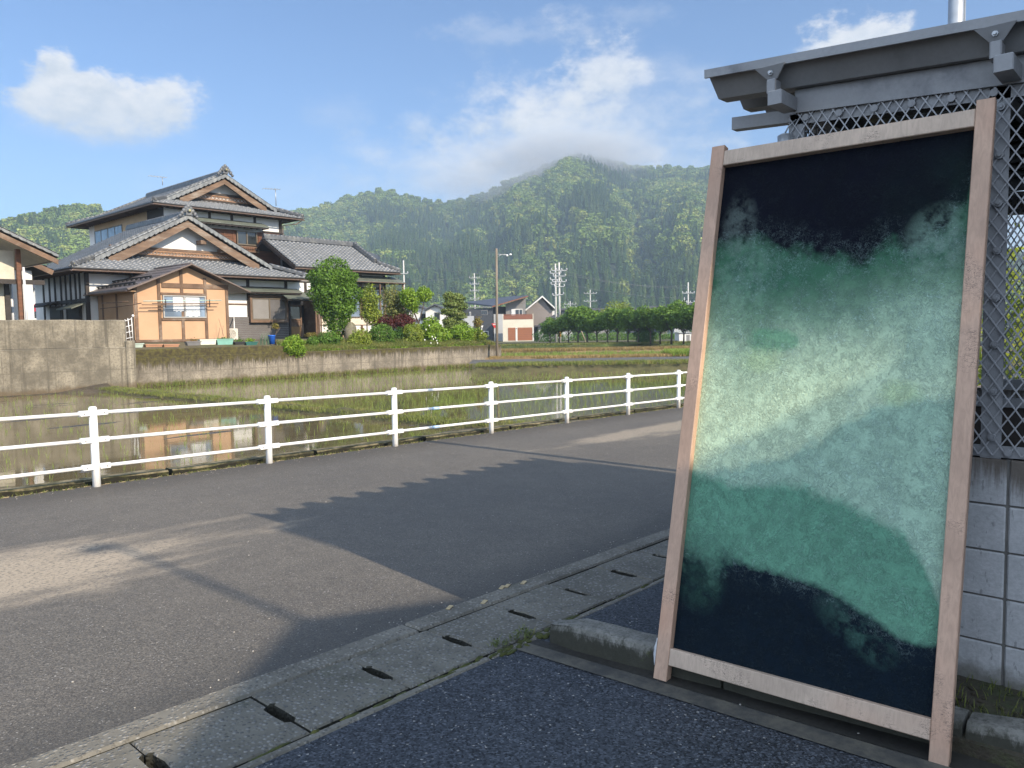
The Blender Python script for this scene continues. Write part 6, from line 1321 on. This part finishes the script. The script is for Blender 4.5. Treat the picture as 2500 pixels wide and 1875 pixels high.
fbx(gA, 'parapet', 'f_rust', fr, (U(1230) + .01, U(1301), -.05, .1, Z_(780), Z_(770)), (U(1230) + .01, U(1301), -.05, .1, Z_(769.3), Z_(767.8)))
for a_, b_ in ((1240.5, 1258.5), (1264, 1300)):
    d = fbx(gA, 'shutter', 'f_door', fr, (U(a_), U(b_), -.03, .02, -.05, Z_(800.5))); q = FB(fr)
    for k in range(1, 7): q.lbox(U(a_), U(b_), -.045, -.031, Z_(800.5) * k / 7, Z_(800.5) * k / 7 + .03)
    q.build('slat', M['f_rust'], d)
fbx(gA, 'pillar', 'f_white', fr, (U(1259.3), U(1263.2), -.05, .0, -.3, Z_(800)), (U(1300.5), W_ + .02, -.05, 0, -.3, Z_(800))); fbx(gA, 'lamp', 'f_dark', fr, (U(1261), U(1262), -.12, -.06, Z_(804), Z_(801)))
fr = frame(1285, 831, 128); u = upx(128); gB = thing('gabled_house', 'taupe gabled house with white verge boards and dark solar roof', 'house', fr[0]); U = lambda px: (px - 1285) * u; Z_ = lambda py: (831 - py) * u
fpr(gB, 'wall', 'f_taupe', fr, [(U(1286), -.3), (U(1349), -.3), (U(1349), Z_(762)), (U(1325), Z_(731)), (U(1286), Z_(757))], 0, 9)
for p, q in (((1284, 760), (1325, 727.5)), ((1325, 727.5), (1356, 757))):
    FB(fr).lpoly([(U(p[0]), -.7, Z_(p[1])), (U(q[0]), -.7, Z_(q[1])), (U(q[0]), -.7, Z_(q[1]) + .28), (U(p[0]), -.7, Z_(p[1]) + .28)], (0, .15, 0)).build('verge', M['f_white'], gB)
    FB(fr).lpoly([(U(p[0]), -.55, Z_(p[1]) + .02), (U(q[0]), -.55, Z_(q[1]) + .02), (U(q[0]), -.55, Z_(q[1]) + .24), (U(p[0]), -.55, Z_(p[1]) + .24)], (0, 10, 0)).build('roof', M['f_roof'], gB)
FB(fr).lpoly([(U(1287), 0, Z_(757) + .3), (U(1323), 0, Z_(728.5) + .3), (U(1323), 0, Z_(728.5) + .36), (U(1287), 0, Z_(757) + .36)], (0, 8.5, 0)).build('solar_panel', M['solar'], gB); fbx(gB, 'side_wall', 'f_white', fr, (U(1349), U(1355), .3, 9, Z_(800), Z_(760))); fbx(gB, 'carport_opening', 'f_dark', fr, (U(1305), U(1320), -.05, .0, -.2, Z_(795)))
fr = frame(1345, 834, 124); u = upx(124); lo = thing('low_building', 'low building with dark hipped roof behind the first orchard tree', 'house', fr[0]); fpr(lo, 'roof', 'f_roof', fr, [(-38 * u, 36 * u), (10 * u, 66 * u), (40 * u, 66 * u), (60 * u, 50 * u)], 0, 7); fbx(lo, 'wall', 'f_pale', fr, (-30 * u, 55 * u, .6, 6.5, -.3, 37 * u))
# white twin gabled house seen between the garden trees
fr = frame(1045, 835, 92); u = upx(92); hw = thing('white_house', 'cream white house with two gables seen between the garden trees', 'house', fr[0]); Z_ = lambda py: (835 - py) * u; U = lambda px: (px - 1045) * u
for gx0, gx1, ap, yo, sd_ in ((990, 1041, 1016, 3.5, 0), (1041, 1087, 1064, 0, 1)):
    fpr(hw, 'wall', 'f_white', fr, [(U(gx0), -.3), (U(gx1), -.3), (U(gx1), Z_(757)), (U(ap), Z_(747)), (U(gx0), Z_(758))], yo, yo + 8)
    for p, q in (((gx0 - 3, 759), (ap, 745.5)), ((ap, 745.5), (gx1 + 3, 758.5))):
        FB(fr).lpoly([(U(p[0]), yo - .5, Z_(p[1])), (U(q[0]), yo - .5, Z_(q[1])), (U(q[0]), yo - .5, Z_(q[1]) + .16), (U(p[0]), yo - .5, Z_(p[1]) + .16)], (0, 8.8, 0)).build('roof', M['f_roof'], hw)
    a_ = 1062 if sd_ else 1020; b_ = a_ + 14
    w = fbx(hw, 'window', 'f_grey', fr, (U(a_), U(b_), yo - .06, yo, Z_(782), Z_(763))); fbx(w, 'pane', 'pane', fr, (U(a_ + 1.5), U(b_ - 1.5), yo - .1, yo - .061, Z_(780.5), Z_(764.5)))
# white house far behind at the left edge, red car
fr = frame(45, 835, 75); u = upx(75); hl_ = thing('distant_white_house', 'white house glimpsed behind the posts at the left edge', 'house', fr[0]); fbx(hl_, 'wall', 'f_white', fr, (-30 * u, 48 * u, 0, 6, -.3, 128 * u)); fpr(hl_, 'roof', 'f_roof', fr, [(-34 * u, 128 * u), (52 * u, 128 * u), (44 * u, 142 * u), (-26 * u, 142 * u)], -.5, 7)
for k in (0, 1): w = fbx(hl_, 'window', 'f_grey', fr, ((-16 + k * 30) * u, (-4 + k * 30) * u, -.06, 0, 78 * u, 98 * u)); fbx(w, 'pane', 'pane', fr, ((-15 + k * 30) * u, (-5 + k * 30) * u, -.1, -.061, 79 * u, 97 * u))
fr = frame(70, 785, 48); u = upx(48); cr = thing('small_red_van', 'small red and white van half hidden behind the tall wall', 'van', fr[0] + UP * -.4); fpr(cr, 'body', 'f_white', fr, [(-40 * u, -.5), (20 * u, -.5), (20 * u, .2), (-40 * u, .2)], 0, 1.6); V_ = C_('red_paint', (.45, .03, .05), .3)
FB(fr).lprism([(-38 * u, .62), (18 * u, .62), (14 * u, 1.05), (-34 * u, 1.05)], .03, 1.57).build('roof', V_, cr); fpr(cr, 'window', 'pane', fr, [(-38 * u, .2), (18 * u, .2), (18 * u, .62), (-38 * u, .62)], .02, 1.58)
for k in (-30, 10): b = MB(); o_ = fr[0] + fr[1] * (k * u) - UP * .5; b.tube([o_ - fr[2] * .05, o_ + fr[2] * .15], .28, 14); b.build('wheel', M['f_dark'], cr)
# roofs behind the orchard
for px0, px1, y0, y1, dd, mt, lb, nm in ((1372, 1443, 752, 778, 150, 'f_dark', 'low dark house with flat roof behind the left of the orchard', 'flat_house'), (1444, 1488, 752, 790, 146, 'f_grey', 'grey flat roofed house behind the orchard, right of the dark one', 'flat_house'), (1540, 1612, 752, 780, 170, 'f_dark', 'dark low pitched roof behind the middle of the orchard', 'low_house'), (1613, 1648, 745, 780, 172, 'f_grey', 'grey house with dark flat roof behind the right of the orchard', 'flat_house'), (1646, 1680, 743, 780, 160, 'f_pale', 'pale roofed house behind the right end of the orchard', 'low_house')):
    fr = frame(px0, 834, dd); u = upx(dd); t = thing(nm, lb, 'house', fr[0]); W_ = (px1 - px0) * u; h = (834 - y0) * u; fbx(t, 'wall', mt, fr, (0, W_, 0, 7, -.3, h - .5)); 
    if nm == 'low_house': fpr(t, 'roof', 'f_roof', fr, [(-.5, h - .5), (W_ + .5, h - .45), (W_ + .5, h + .15), (W_ * .7, h + .35), (-.5, h - .3)], -.5, 8)
    else: fbx(t, 'roof', 'f_roof', fr, (-.3, W_ + .3, -.4, 7.5, h - .499, h - .1))
    w = fbx(t, 'window', 'f_white', fr, (W_ * .7, W_ * .7 + 1.0, -.06, -.001, h - 3.0, h - 1.2)); fbx(w, 'pane', 'pane', fr, (W_ * .7 + .1, W_ * .7 + .9, -.1, -.061, h - 2.9, h - 1.3))
fr = frame(1658, 834, 92); u = upx(92); t = thing('white_shed', 'small white box shed at the right end of the orchard', 'shed', fr[0]); fbx(t, 'wall', 'f_white', fr, (0, 32 * u, 0, 2.5, -.2, 21 * u)); fbx(t, 'roof', 'f_pale', fr, (-.1, 32 * u + .1, -.15, 2.7, 21 * u + .001, 22.3 * u)); fbx(t, 'door', 'f_grey', fr, (18 * u, 26 * u, -.03, -.001, -.1, 16 * u))
# utility poles
M['pole'] = C_('pale_concrete_pole', (.50, .49, .46), .8); M['steel'] = surf('crossarm_steel', (.45, .46, .47), .5, .15)
def upole(px, ybase, ytop, dist, label, arms, tr=.16, xform=None):
    b0 = ond(px, ybase, dist); tp = ond(px, ytop, dist); h = tp.z - b0.z; t = thing('utility_pole', label, 'utility pole', b0); MB().tube([b0 - UP * .3, b0 + UP * h], tr, 10, tr * .62).build('pole', M['pole'], t)
    for z, w_, n in arms:
        b = MB(); c_ = b0 + UP * (h * z); b.bar(c_ - RH * w_ - FH * .14, c_ + RH * w_ - FH * .14, .09, .09)
        for k in range(n): q = c_ + RH * (-w_ + 2 * w_ * k / max(1, n - 1)) - FH * .14; b.tube([q, q + UP * .14, q + UP * .28], [.06, .09, .05], 7)
        b.build('crossarm', M['steel'], t)
    if xform:
        for z in xform: c_ = b0 + UP * (h * z) + RH * .38 - FH * .1; MB().tube([c_, c_ + UP * .9], .27, 12).build('transformer', M['steel'], t)
    return t, b0, h
pa_, pb_, ph_ = upole(1367, 836, 642, 97, 'tall concrete utility pole with yellow band in front of the orchard', [(.90, .95, 4), (.83, .75, 3), (.76, .85, 4), (.70, .6, 2), (.60, .5, 2)])
MB().tube([pb_ + UP * .7, pb_ + UP * 2.0], .168, 10).build('yellow_band', surf('yellow_black_band', (.45, .26, .03), .6, .2), pa_)
upole(1358, 836, 645, 103, 'utility pole standing just behind the tall yellow banded one', [(.88, .7, 3), (.80, .7, 3), (.74, .6, 2), (.60, .4, 2)], xform=None)
upole(1161, 832, 668, 150, 'slender utility pole with many crossarms behind the layered pine', [(.93, .95, 4), (.84, .85, 4), (.74, .85, 4), (.62, .8, 3), (.5, .9, 2)])
upole(990, 836, 637, 105, 'utility pole just right of the tiled veranda roof', [(.84, .55, 2), (.58, .5, 2)], .14)
upole(1442, 834, 708, 175, 'small distant utility pole with two crossarms above the orchard', [(.93, 1.4, 5), (.78, 1.4, 5)])
upole(1680, 834, 690, 120, 'utility pole at the right end above the orchard', [(.82, .9, 4), (.66, .9, 4)], .15)
upole(1671, 834, 726, 190, 'faint thin pole beside the pole at the right end of the orchard', [(.9, .6, 2)], .15)
upole(1393, 834, 735, 165, 'short far pole with double crossarms behind the dark flat house', [(.92, 1.2, 4), (.84, 1.2, 4)], .14)
# wooden pole at the end of the garden wall
b0 = onz(1213.5, 889, -.35); dist = (b0 - EYEP).dot(FW); tp = ond(1212, 607, dist); t = thing('wooden_pole', 'tall brown wooden pole with small lamp arm past the garden wall', 'pole', b0)
MB().tube([b0 - UP * .3, b0.lerp(tp, .5), tp], .085, 12, .065).build('pole', surf('brown_pole_wood', (.20, .165, .125), .85, .3, 3, .4, 20, (4, 4, .3)), t)
q = ond(1214, 621, dist); b = MB(); b.tube([q, ond(1240, 622, dist)], .022, 6); b.tube([ond(1214, 628, dist), ond(1224, 621, dist)], .018, 6); b.build('arm', M['steel'], t); b = MB(); b.ball(ond(1246, 621.5, dist), .09, .09, .06, 8, 5); b.ball(ond(1238, 624, dist), .07, .07, .06, 8, 5); b.build('lamp', M['white_paint'], t)
# road sign by the dark house and a small white funnel lamp
sg0 = onz(1208, 832, .02); ds = 100.0; sg0 = ond(1207, 832, ds); t = thing('road_sign', 'red inverted triangle road sign on a thin post by the charcoal house', 'sign', sg0); MB().tube([sg0, ond(1208, 790, ds)], .035, 8).build('post', M['steel'], t)
c_ = ond(1208, 794.5, ds); rr_ = .42; P3 = [c_ + RH * (rr_ * a) + UP * (rr_ * b_) - FH * .05 for a, b_ in ((-1, .62), (1, .62), (0, -1.0))]; MB().prism(P3, -FH * .02).build('plate', C_('sign_red', (.55, .03, .03), .4), t)
b = MB(); b.lines = 0
for k in range(3): b.bar(c_ + RH * (-.22 + .13 * k) + UP * .12 - FH * .08, c_ + RH * (-.22 + .13 * k + .09) + UP * .12 - FH * .08, .012, .13, UP)
b.build('lettering', M['f_white'], t)
b0 = ond(1176, 835, 95); t = thing('garden_lamp', 'white funnel shaped lamp post right of the garden end', 'lamp', b0); MB().tube([b0, ond(1176, 802, 95)], .05, 8).build('post', M['f_white'], t); MB().tube([ond(1176, 802, 95), ond(1176, 795, 95)], [.07, .20], 12).build('shade', M['f_white'], t)
# leaning stakes by the orchard
for p, q, lb in (((1314, 835), (1326, 813), 'pale prop leaning against the first orchard tree'), ((1430, 835), (1416, 800), 'yellow guy guard slanting down in front of the orchard')):
    a_, b_ = ond(*p, 93), ond(*q, 93); tag(MB().tube([a_, b_], .05, 7).build('leaning_prop', surf('pale_prop', (.5, .42, .28), .8, .2)), lb, 'prop')
# overhead wires
M['wire'] = surf('wire_sheath', (.22, .23, .24), .5, .1)
def wire(pts, sag, label, r=.012):
    pts = [ond(*p) for p in pts]; b = MB()
    for a_, c_ in zip(pts, pts[1:]):
        b.tube([a_.lerp(c_, k / 10) - UP * (sag * 4 * (k / 10) * (1 - k / 10)) for k in range(11)], r, 4, caps=False)
    return tag(b.build('overhead_wire', M['wire']), label, 'wire')
wire([(880, 621, 115), (1358, 650, 103)], .5, 'highest overhead wire sagging from the tiled house to the pole pair'); wire([(890, 634, 115), (1358, 660, 103)], .5, 'second overhead wire just below the highest one')
wire([(990, 646, 105), (1365, 668, 97), (1720, 703, 125)], .6, 'overhead wire through the pole pair to the right end'); wire([(1000, 683, 105), (1165, 668, 150), (1362, 690, 100)], .5, 'overhead wire rising to the slender pole'); wire([(1365, 690, 97), (1720, 728, 125)], .6, 'lowest overhead wire from the pole pair over the orchard')
wire([(1367, 660, 97), (1680, 697, 120)], .8, 'upper overhead wire from the pole pair over the orchard'); wire([(1130, 740, 150), (1300, 752, 118), (1360, 742, 103)], .4, 'dark service wire crossing in front of the charcoal house')
wire([(1367, 690, 97), (1432, 833, 93)], .05, 'guy wire slanting from the tall pole to the orchard', .018)

# ---------------------------------------------------------------- orchard
def orchard_tree(seed):
    r = random.Random(seed); t = thing('orchard_tree', '', 'tree', (0, 0, 0)); bl_ = [(0, 0, 2.75, 1.45, 1.45, 1.0)]
    for k in range(7): a = k * .9 + r.uniform(-.3, .3); d = r.uniform(.6, 1.1); bl_.append((math.cos(a) * d, math.sin(a) * d, r.uniform(2.0, 3.5), r.uniform(.6, .95), r.uniform(.6, .95), r.uniform(.5, .8)))
    V, Fq = leaf_cloud(bl_, 3800, .27, seed, .6, .35); np_mesh('crown', V, Fq, LM['orchard'], t); b = MB(); b.tube([(0, 0, -.1), (.03, 0, .8), (0, .04, 1.9)], .11, 8, .07)
    for k in range(5): a = k * 1.26; b.tube([(0, 0, .9 + .12 * k), (math.cos(a) * .45, math.sin(a) * .45, 1.7), (math.cos(a) * .85, math.sin(a) * .85, 2.5)], .05, 6, .02)
    b.build('trunk', M['bark'], t); return t
ot = [orchard_tree(s_) for s_ in (101, 102, 103, 104)]; used_ = set(); r = random.Random(4)
OL = 'leafy dark green orchard tree in the row behind the far road'
for i, px in enumerate((1343, 1366, 1388, 1411, 1434, 1458, 1483, 1507, 1533, 1558, 1588, 1612, 1639, 1669, 1698, 1727, 1757, 1790, 1822, 1856, 1890, 1926)):
    b0 = onz(px, 838.5, 0.0); k = i % 4; s_ = r.uniform(.84, 1.12) * (.85 if i < 2 else 1)
    if k not in used_: o = ot[k]; used_.add(k); o.location = b0; o.rotation_euler = (0, 0, r.uniform(0, 6)); o.scale = (s_,) * 3
    else: o = dup(ot[k], b0, r.uniform(0, 6), (s_, s_, s_ * r.uniform(.92, 1.06)))
    o['label'] = OL; o['group'] = 'orchard trees in a row'
t = plant('round_bush', 'low round bush between two orchard trunks', 'shrub', onz(1576, 838, 0), [tuple(onz(1576, 838, 0) + UP * .9) + (1.2, 1.2, .9)], 2600, .18, 'dark', 120)
t = plant('pale_tree', 'pale yellow green tree rising behind the middle of the orchard', 'tree', ond(1510, 834, 118), [tuple(ond(1508, 770, 118)) + (3.0, 2.6, 2.0), tuple(ond(1522, 776, 118)) + (2.4, 2.2, 1.8), tuple(ond(1490, 778, 118)) + (2.0, 2.0, 1.5)], 5200, .3, 'yellowish', 121, [([ond(1510, 834, 118), ond(1510, 775, 118)], .2, .08)])
t = plant('round_bush', 'dark bush behind the left end of the orchard', 'shrub', ond(1335, 836, 108), [tuple(ond(1335, 822, 108)) + (2.2, 1.6, 1.3), tuple(ond(1352, 824, 108)) + (1.8, 1.6, 1.2)], 3200, .2, 'dark', 122)
V, Fq = leaf_cloud([tuple(ond(px, 826, 112)) + (1.6, 1.0, .9) for px in range(1395, 1720, 14)], 9000, .22, 123); tag(np_mesh('undergrowth', V, Fq, LM['mid']), kind='stuff')
V, Fq = leaf_cloud([tuple(ond(px, 818 + 6 * math.sin(px), 230)) + (6, 4, 4.5) for px in range(640, 1900, 22)], 9000, .8, 124); tag(np_mesh('valley_trees', V, Fq, LM['mid']), kind='stuff')

# ---------------------------------------------------------------- wooded hills
def sil(px):    # skyline height (image row) by column
    return np.interp(px, [-1600, -700, -200, 0, 60, 110, 160, 205, 260, 330, 430, 560, 650, 740, 800, 880, 940, 1000, 1060, 1110, 1160, 1215, 1260, 1310, 1350, 1400, 1450, 1500, 1560, 1620, 1680, 1760, 1850, 2000, 2200, 2320, 2420, 2520, 2700, 3200, 4000],
                     [640, 620, 590, 566, 545, 530, 520, 511, 522, 560, 600, 590, 545, 522, 508, 485, 470, 482, 497, 500, 492, 470, 446, 430, 408, 396, 400, 410, 416, 420, 418, 424, 440, 470, 520, 560, 600, 640, 640, 600, 560])
NA, ND = 520, 130
pxs = np.linspace(-1500, 4000, NA); ang = np.arctan((pxs - 1250) / F_PX); f_ = np.linspace(0, 1.25, ND)
def hill_at(px, f):
    """px: column, f: 0 at the foot, 1 on the skyline ridge -> horizontal distance along the view and height"""
    near = np.interp(px, [-1500, 0, 300, 600, 800, 1300, 1700, 2600], [300, 300, 340, 420, 470, 430, 400, 380]); top = np.interp(px, [-1500, 0, 300, 600, 850, 1000, 1300, 1450, 1900, 2600], [520, 540, 620, 820, 1000, 980, 1080, 1100, 1000, 900])
    hp = 808 - .016 * (px - 1250)
    H = (hp - sil(px)) / F_PX * top - 9
    sp = fbm(px * .0042 + 3.3, f * 1.1 + 8.0, 4, .5) - .5; sp2 = fbm(px * .011 + 7.7, f * 2.6 + 1.0, 3, .5) - .5
    g = np.clip(f, 0, 1); shape = (.16 * g + .84 * g ** 1.12); d = near + (top - near) * f
    env = np.clip(f * 4, 0, 1) * np.clip((1.05 - f) * 3.0, 0, 1)
    h = H * (shape + .42 * sp * env + .14 * sp2 * env); h = np.where(f > 1, H * (1 - (f - 1) * 1.2), h)
    lim = (H + 4) / top * d; h = np.where(f <= 1, np.minimum(h, lim), h)
    return d, np.maximum(h, -.5)
PX, FF_ = np.meshgrid(pxs, f_); Dd, Hh = hill_at(PX, FF_)
fhx, fhy, rhx, rhy = FH.x, FH.y, RH.x, RH.y
def toworld(px, d, h): s = (px - 1250) / F_PX * d; return np.stack([fhx * d + rhx * s, fhy * d + rhy * s, h + 1.6 * 0], -1)
Wv = toworld(PX, Dd, Hh).reshape(-1, 3); idx = np.arange(NA * ND).reshape(ND, NA); Fq = np.stack([idx[:-1, :-1], idx[:-1, 1:], idx[1:, 1:], idx[1:, :-1]], -1).reshape(-1, 4)
tag(np_mesh('hills', Wv, Fq, surf('forest_floor', (.025, .04, .015), .95, .3, .05, 0, 1), smooth=True), kind='structure')
# forest: a few tree shapes scattered by geometry nodes over the visible slopes
def fmat(name, c1, c2, c3):
    t = NT(name); oi = t.n('ShaderNodeObjectInfo'); n = t.noise(t.pos(.012), 1, 3); cc = t.mix(t.ramp(n, .35, .65), c1, c2); cc = t.mix(t.ramp(oi.outputs['Random'], .55, 1.0), cc, c3); cc = t.mix(t.math('MULTIPLY', t.sepx(t.voro(t.pos(), .9))[0], .5), cc, dim(c1, .5)); t.col(cc).rough(.7); t.set(Specular_IOR_Level=.2); return t.m
fm_b = fmat('broadleaf_canopy', (.13, .205, .042), (.20, .28, .055), (.32, .36, .08)); fm_c = fmat('cedar_canopy', (.075, .145, .05), (.115, .20, .065), (.17, .24, .08))
def hidden(name, V, Fq, mt): o = np_mesh(name, V, Fq, mt); COL.objects.unlink(o); return o
protos_ = []
for s_ in range(3):   # broadleaf crowns made of leaf clumps
    r = random.Random(s_ + 50); bl_ = [(0, 0, 7.5, 3.4, 3.4, 3.6)] + [(r.uniform(-2.6, 2.6), r.uniform(-2.6, 2.6), r.uniform(4.5, 10.5), r.uniform(1.5, 2.4), r.uniform(1.5, 2.4), r.uniform(1.3, 2.0)) for _ in range(9)]
    V, Fq = leaf_cloud(bl_, 1300, 1.35, 300 + s_, .7, .4, .7); protos_.append(hidden('broadleaf_crown', V, Fq, fm_b))
for s_ in range(2):   # cedars: drooping whorls round a tapering axis
    r = np.random.RandomState(60 + s_); n = 1100; z = 2.5 + (r.rand(n) ** 1.25) * 16.5; rad = (1 - (z - 2.0) / 17.6) * 3.1 * (.45 + .6 * r.rand(n)) + .1; th = r.rand(n) * 2 * np.pi; P = np.stack([np.cos(th) * rad, np.sin(th) * rad, z], 1)
    dr = np.stack([np.cos(th), np.sin(th), -.55 + 0 * th], 1) * (.9 * (.6 + .7 * r.rand(n)))[:, None]; sd_ = np.stack([-np.sin(th), np.cos(th), 0 * th], 1) * .45; V = np.stack([P - dr * .5, P - sd_, P + dr * .6, P + sd_], 1).reshape(-1, 3); protos_.append(hidden('cedar_crown', V, np.arange(4 * n).reshape(n, 4), fm_c))
r = np.random.RandomState(77); n = 30000
px_r = r.uniform(-420, 2900, n); f_r = r.rand(n) ** .85 * 1.06; d_r, h_r = hill_at(px_r, f_r)
keep = r.rand(n) < np.clip(d_r / 1050, .22, 1.0); px_r, f_r, d_r, h_r = px_r[keep], f_r[keep], d_r[keep], h_r[keep]
Pw = toworld(px_r, d_r, h_r - 1.0); kind_n = fbm(px_r * .006 + 2, f_r * 3 + 5, 4, .55) + r.normal(size=len(px_r)) * .05; ced = kind_n > .535; ced &= f_r < .93
idn = np.where(ced, 3 + r.randint(0, 2, len(px_r)), r.randint(0, 3, len(px_r))); scl = np.where(ced, r.uniform(.75, 1.15, len(px_r)), r.uniform(.8, 1.45, len(px_r)))
def scatter(name, P, ids, scale, protos):
    me = bpy.data.meshes.new(name); me.vertices.add(len(P)); me.vertices.foreach_set('co', np.asarray(P, np.float32).ravel())
    a = me.attributes.new('kind_id', 'INT', 'POINT'); a.data.foreach_set('value', ids.astype(np.int32)); a = me.attributes.new('size', 'FLOAT', 'POINT'); a.data.foreach_set('value', scale.astype(np.float32))
    a = me.attributes.new('turn', 'FLOAT', 'POINT'); a.data.foreach_set('value', np.random.RandomState(1).rand(len(P)).astype(np.float32) * 6.28); me.update()
    o = bpy.data.objects.new(name, me); COL.objects.link(o)
    ng = bpy.data.node_groups.new(name, 'GeometryNodeTree'); ng.interface.new_socket('Geometry', in_out='INPUT', socket_type='NodeSocketGeometry'); ng.interface.new_socket('Geometry', in_out='OUTPUT', socket_type='NodeSocketGeometry')
    N = lambda t: ng.nodes.new(t); gi, go = N('NodeGroupInput'), N('NodeGroupOutput'); jn = N('GeometryNodeJoinGeometry')
    def attr(nm, dt): q = N('GeometryNodeInputNamedAttribute'); q.data_type = dt; q.inputs['Name'].default_value = nm; return q.outputs['Attribute']
    kid, siz, trn = attr('kind_id', 'INT'), attr('size', 'FLOAT'), attr('turn', 'FLOAT'); cx = N('ShaderNodeCombineXYZ'); ng.links.new(trn, cx.inputs[2])
    for k, pr in enumerate(protos):
        oi = N('GeometryNodeObjectInfo'); oi.inputs['Object'].default_value = pr; oi.inputs['As Instance'].default_value = True
        cmp = N('FunctionNodeCompare'); cmp.data_type = 'INT'; cmp.operation = 'EQUAL'
        ins = [s for s in cmp.inputs if s.type == 'INT']; ng.links.new(kid, ins[0]); ins[1].default_value = k
        iop = N('GeometryNodeInstanceOnPoints'); ng.links.new(gi.outputs[0], iop.inputs['Points']); ng.links.new(cmp.outputs[0], iop.inputs['Selection']); ng.links.new(oi.outputs['Geometry'], iop.inputs['Instance']); ng.links.new(cx.outputs[0], iop.inputs['Rotation']); ng.links.new(siz, iop.inputs['Scale']); ng.links.new(iop.outputs[0], jn.inputs[0])
    ng.links.new(jn.outputs[0], go.inputs[0]); md = o.modifiers.new('scatter', 'NODES'); md.node_group = ng; return o
fo = scatter('hill_forest', Pw, idn, scl, protos_); tag(fo, 'forest of cedar and broadleaf trees covering the hills', kind='stuff')

# ---------------------------------------------------------------- haze
hz = MB(); hz.add([(*corner(-60, -420, 0)[:2], -2.6), (*corner(-60, 420, 0)[:2], -2.6), (*corner(1500, 1900, 0)[:2], -2.6), (*corner(1500, -1900, 0)[:2], -2.6), (*corner(-60, -420, 0)[:2], 290), (*corner(-60, 420, 0)[:2], 290), (*corner(1500, 1900, 0)[:2], 290), (*corner(1500, -1900, 0)[:2], 290)], [(3, 2, 1, 0), (4, 5, 6, 7), (0, 1, 5, 4), (1, 2, 6, 5), (2, 3, 7, 6), (3, 0, 4, 7)])
hm = bpy.data.materials.new('haze_air'); hm.use_nodes = True; hm.node_tree.nodes.clear(); pv = hm.node_tree.nodes.new('ShaderNodeVolumePrincipled'); ov = hm.node_tree.nodes.new('ShaderNodeOutputMaterial'); hm.node_tree.links.new(pv.outputs[0], ov.inputs['Volume'])
pv.inputs['Color'].default_value = (.62, .80, 1.0, 1); pv.inputs['Density'].default_value = .00044; pv.inputs['Anisotropy'].default_value = 0.0
tag(hz.build('haze', hm), kind='stuff')

# mist resting on the summit
def mist(px, py, dist, rx, ry, rz, dens, seed):
    c = ond(px, py, dist); b = MB(); b.ball((0, 0, 0), 1, 1, 1, 24, 14); mm = bpy.data.materials.new('mist_air'); mm.use_nodes = True; nt = mm.node_tree; nt.nodes.clear()
    N = lambda t: nt.nodes.new(t); tcn = N('ShaderNodeTexCoord'); ln = N('ShaderNodeVectorMath'); ln.operation = 'LENGTH'; nt.links.new(tcn.outputs['Object'], ln.inputs[0])
    mp = N('ShaderNodeMapping'); nt.links.new(tcn.outputs['Object'], mp.inputs[0]); mp.inputs['Location'].default_value = (seed, seed * .3, 0); mp.inputs['Scale'].default_value = (1, .6, .8); nz = N('ShaderNodeTexNoise'); nt.links.new(mp.outputs[0], nz.inputs['Vector']); nz.inputs['Scale'].default_value = 1.9; nz.inputs['Detail'].default_value = 5; nz.inputs['Roughness'].default_value = .6
    s1 = N('ShaderNodeMath'); s1.operation = 'MULTIPLY_ADD'; nt.links.new(nz.outputs['Fac'], s1.inputs[0]); s1.inputs[1].default_value = 1.5; s1.inputs[2].default_value = -.05; s2 = N('ShaderNodeMath'); s2.operation = 'SUBTRACT'; nt.links.new(s1.outputs[0], s2.inputs[0]); nt.links.new(ln.outputs['Value'], s2.inputs[1])
    mr = N('ShaderNodeMapRange'); mr.interpolation_type = 'SMOOTHSTEP'; nt.links.new(s2.outputs[0], mr.inputs[0]); mr.inputs[1].default_value = -.15; mr.inputs[2].default_value = .6; mr.inputs[4].default_value = dens
    pv = N('ShaderNodeVolumePrincipled'); pv.inputs['Color'].default_value = (.93, .96, 1, 1); nt.links.new(mr.outputs[0], pv.inputs['Density']); ov = N('ShaderNodeOutputMaterial'); nt.links.new(pv.outputs[0], ov.inputs['Volume'])
    o = b.build('mist', mm); o.location = c; o.rotation_euler = (0, 0, HEAD - math.pi / 2); o.scale = (rx, ry, rz); return tag(o, kind='stuff')
mist(1345, 385, 960, 170, 90, 50, .020, 1.0); mist(1180, 440, 930, 120, 70, 36, .010, 4.0); mist(1480, 372, 980, 130, 70, 36, .014, 7.0)
sc.cycles.volume_step_rate = 2.0; sc.cycles.volume_max_steps = 128
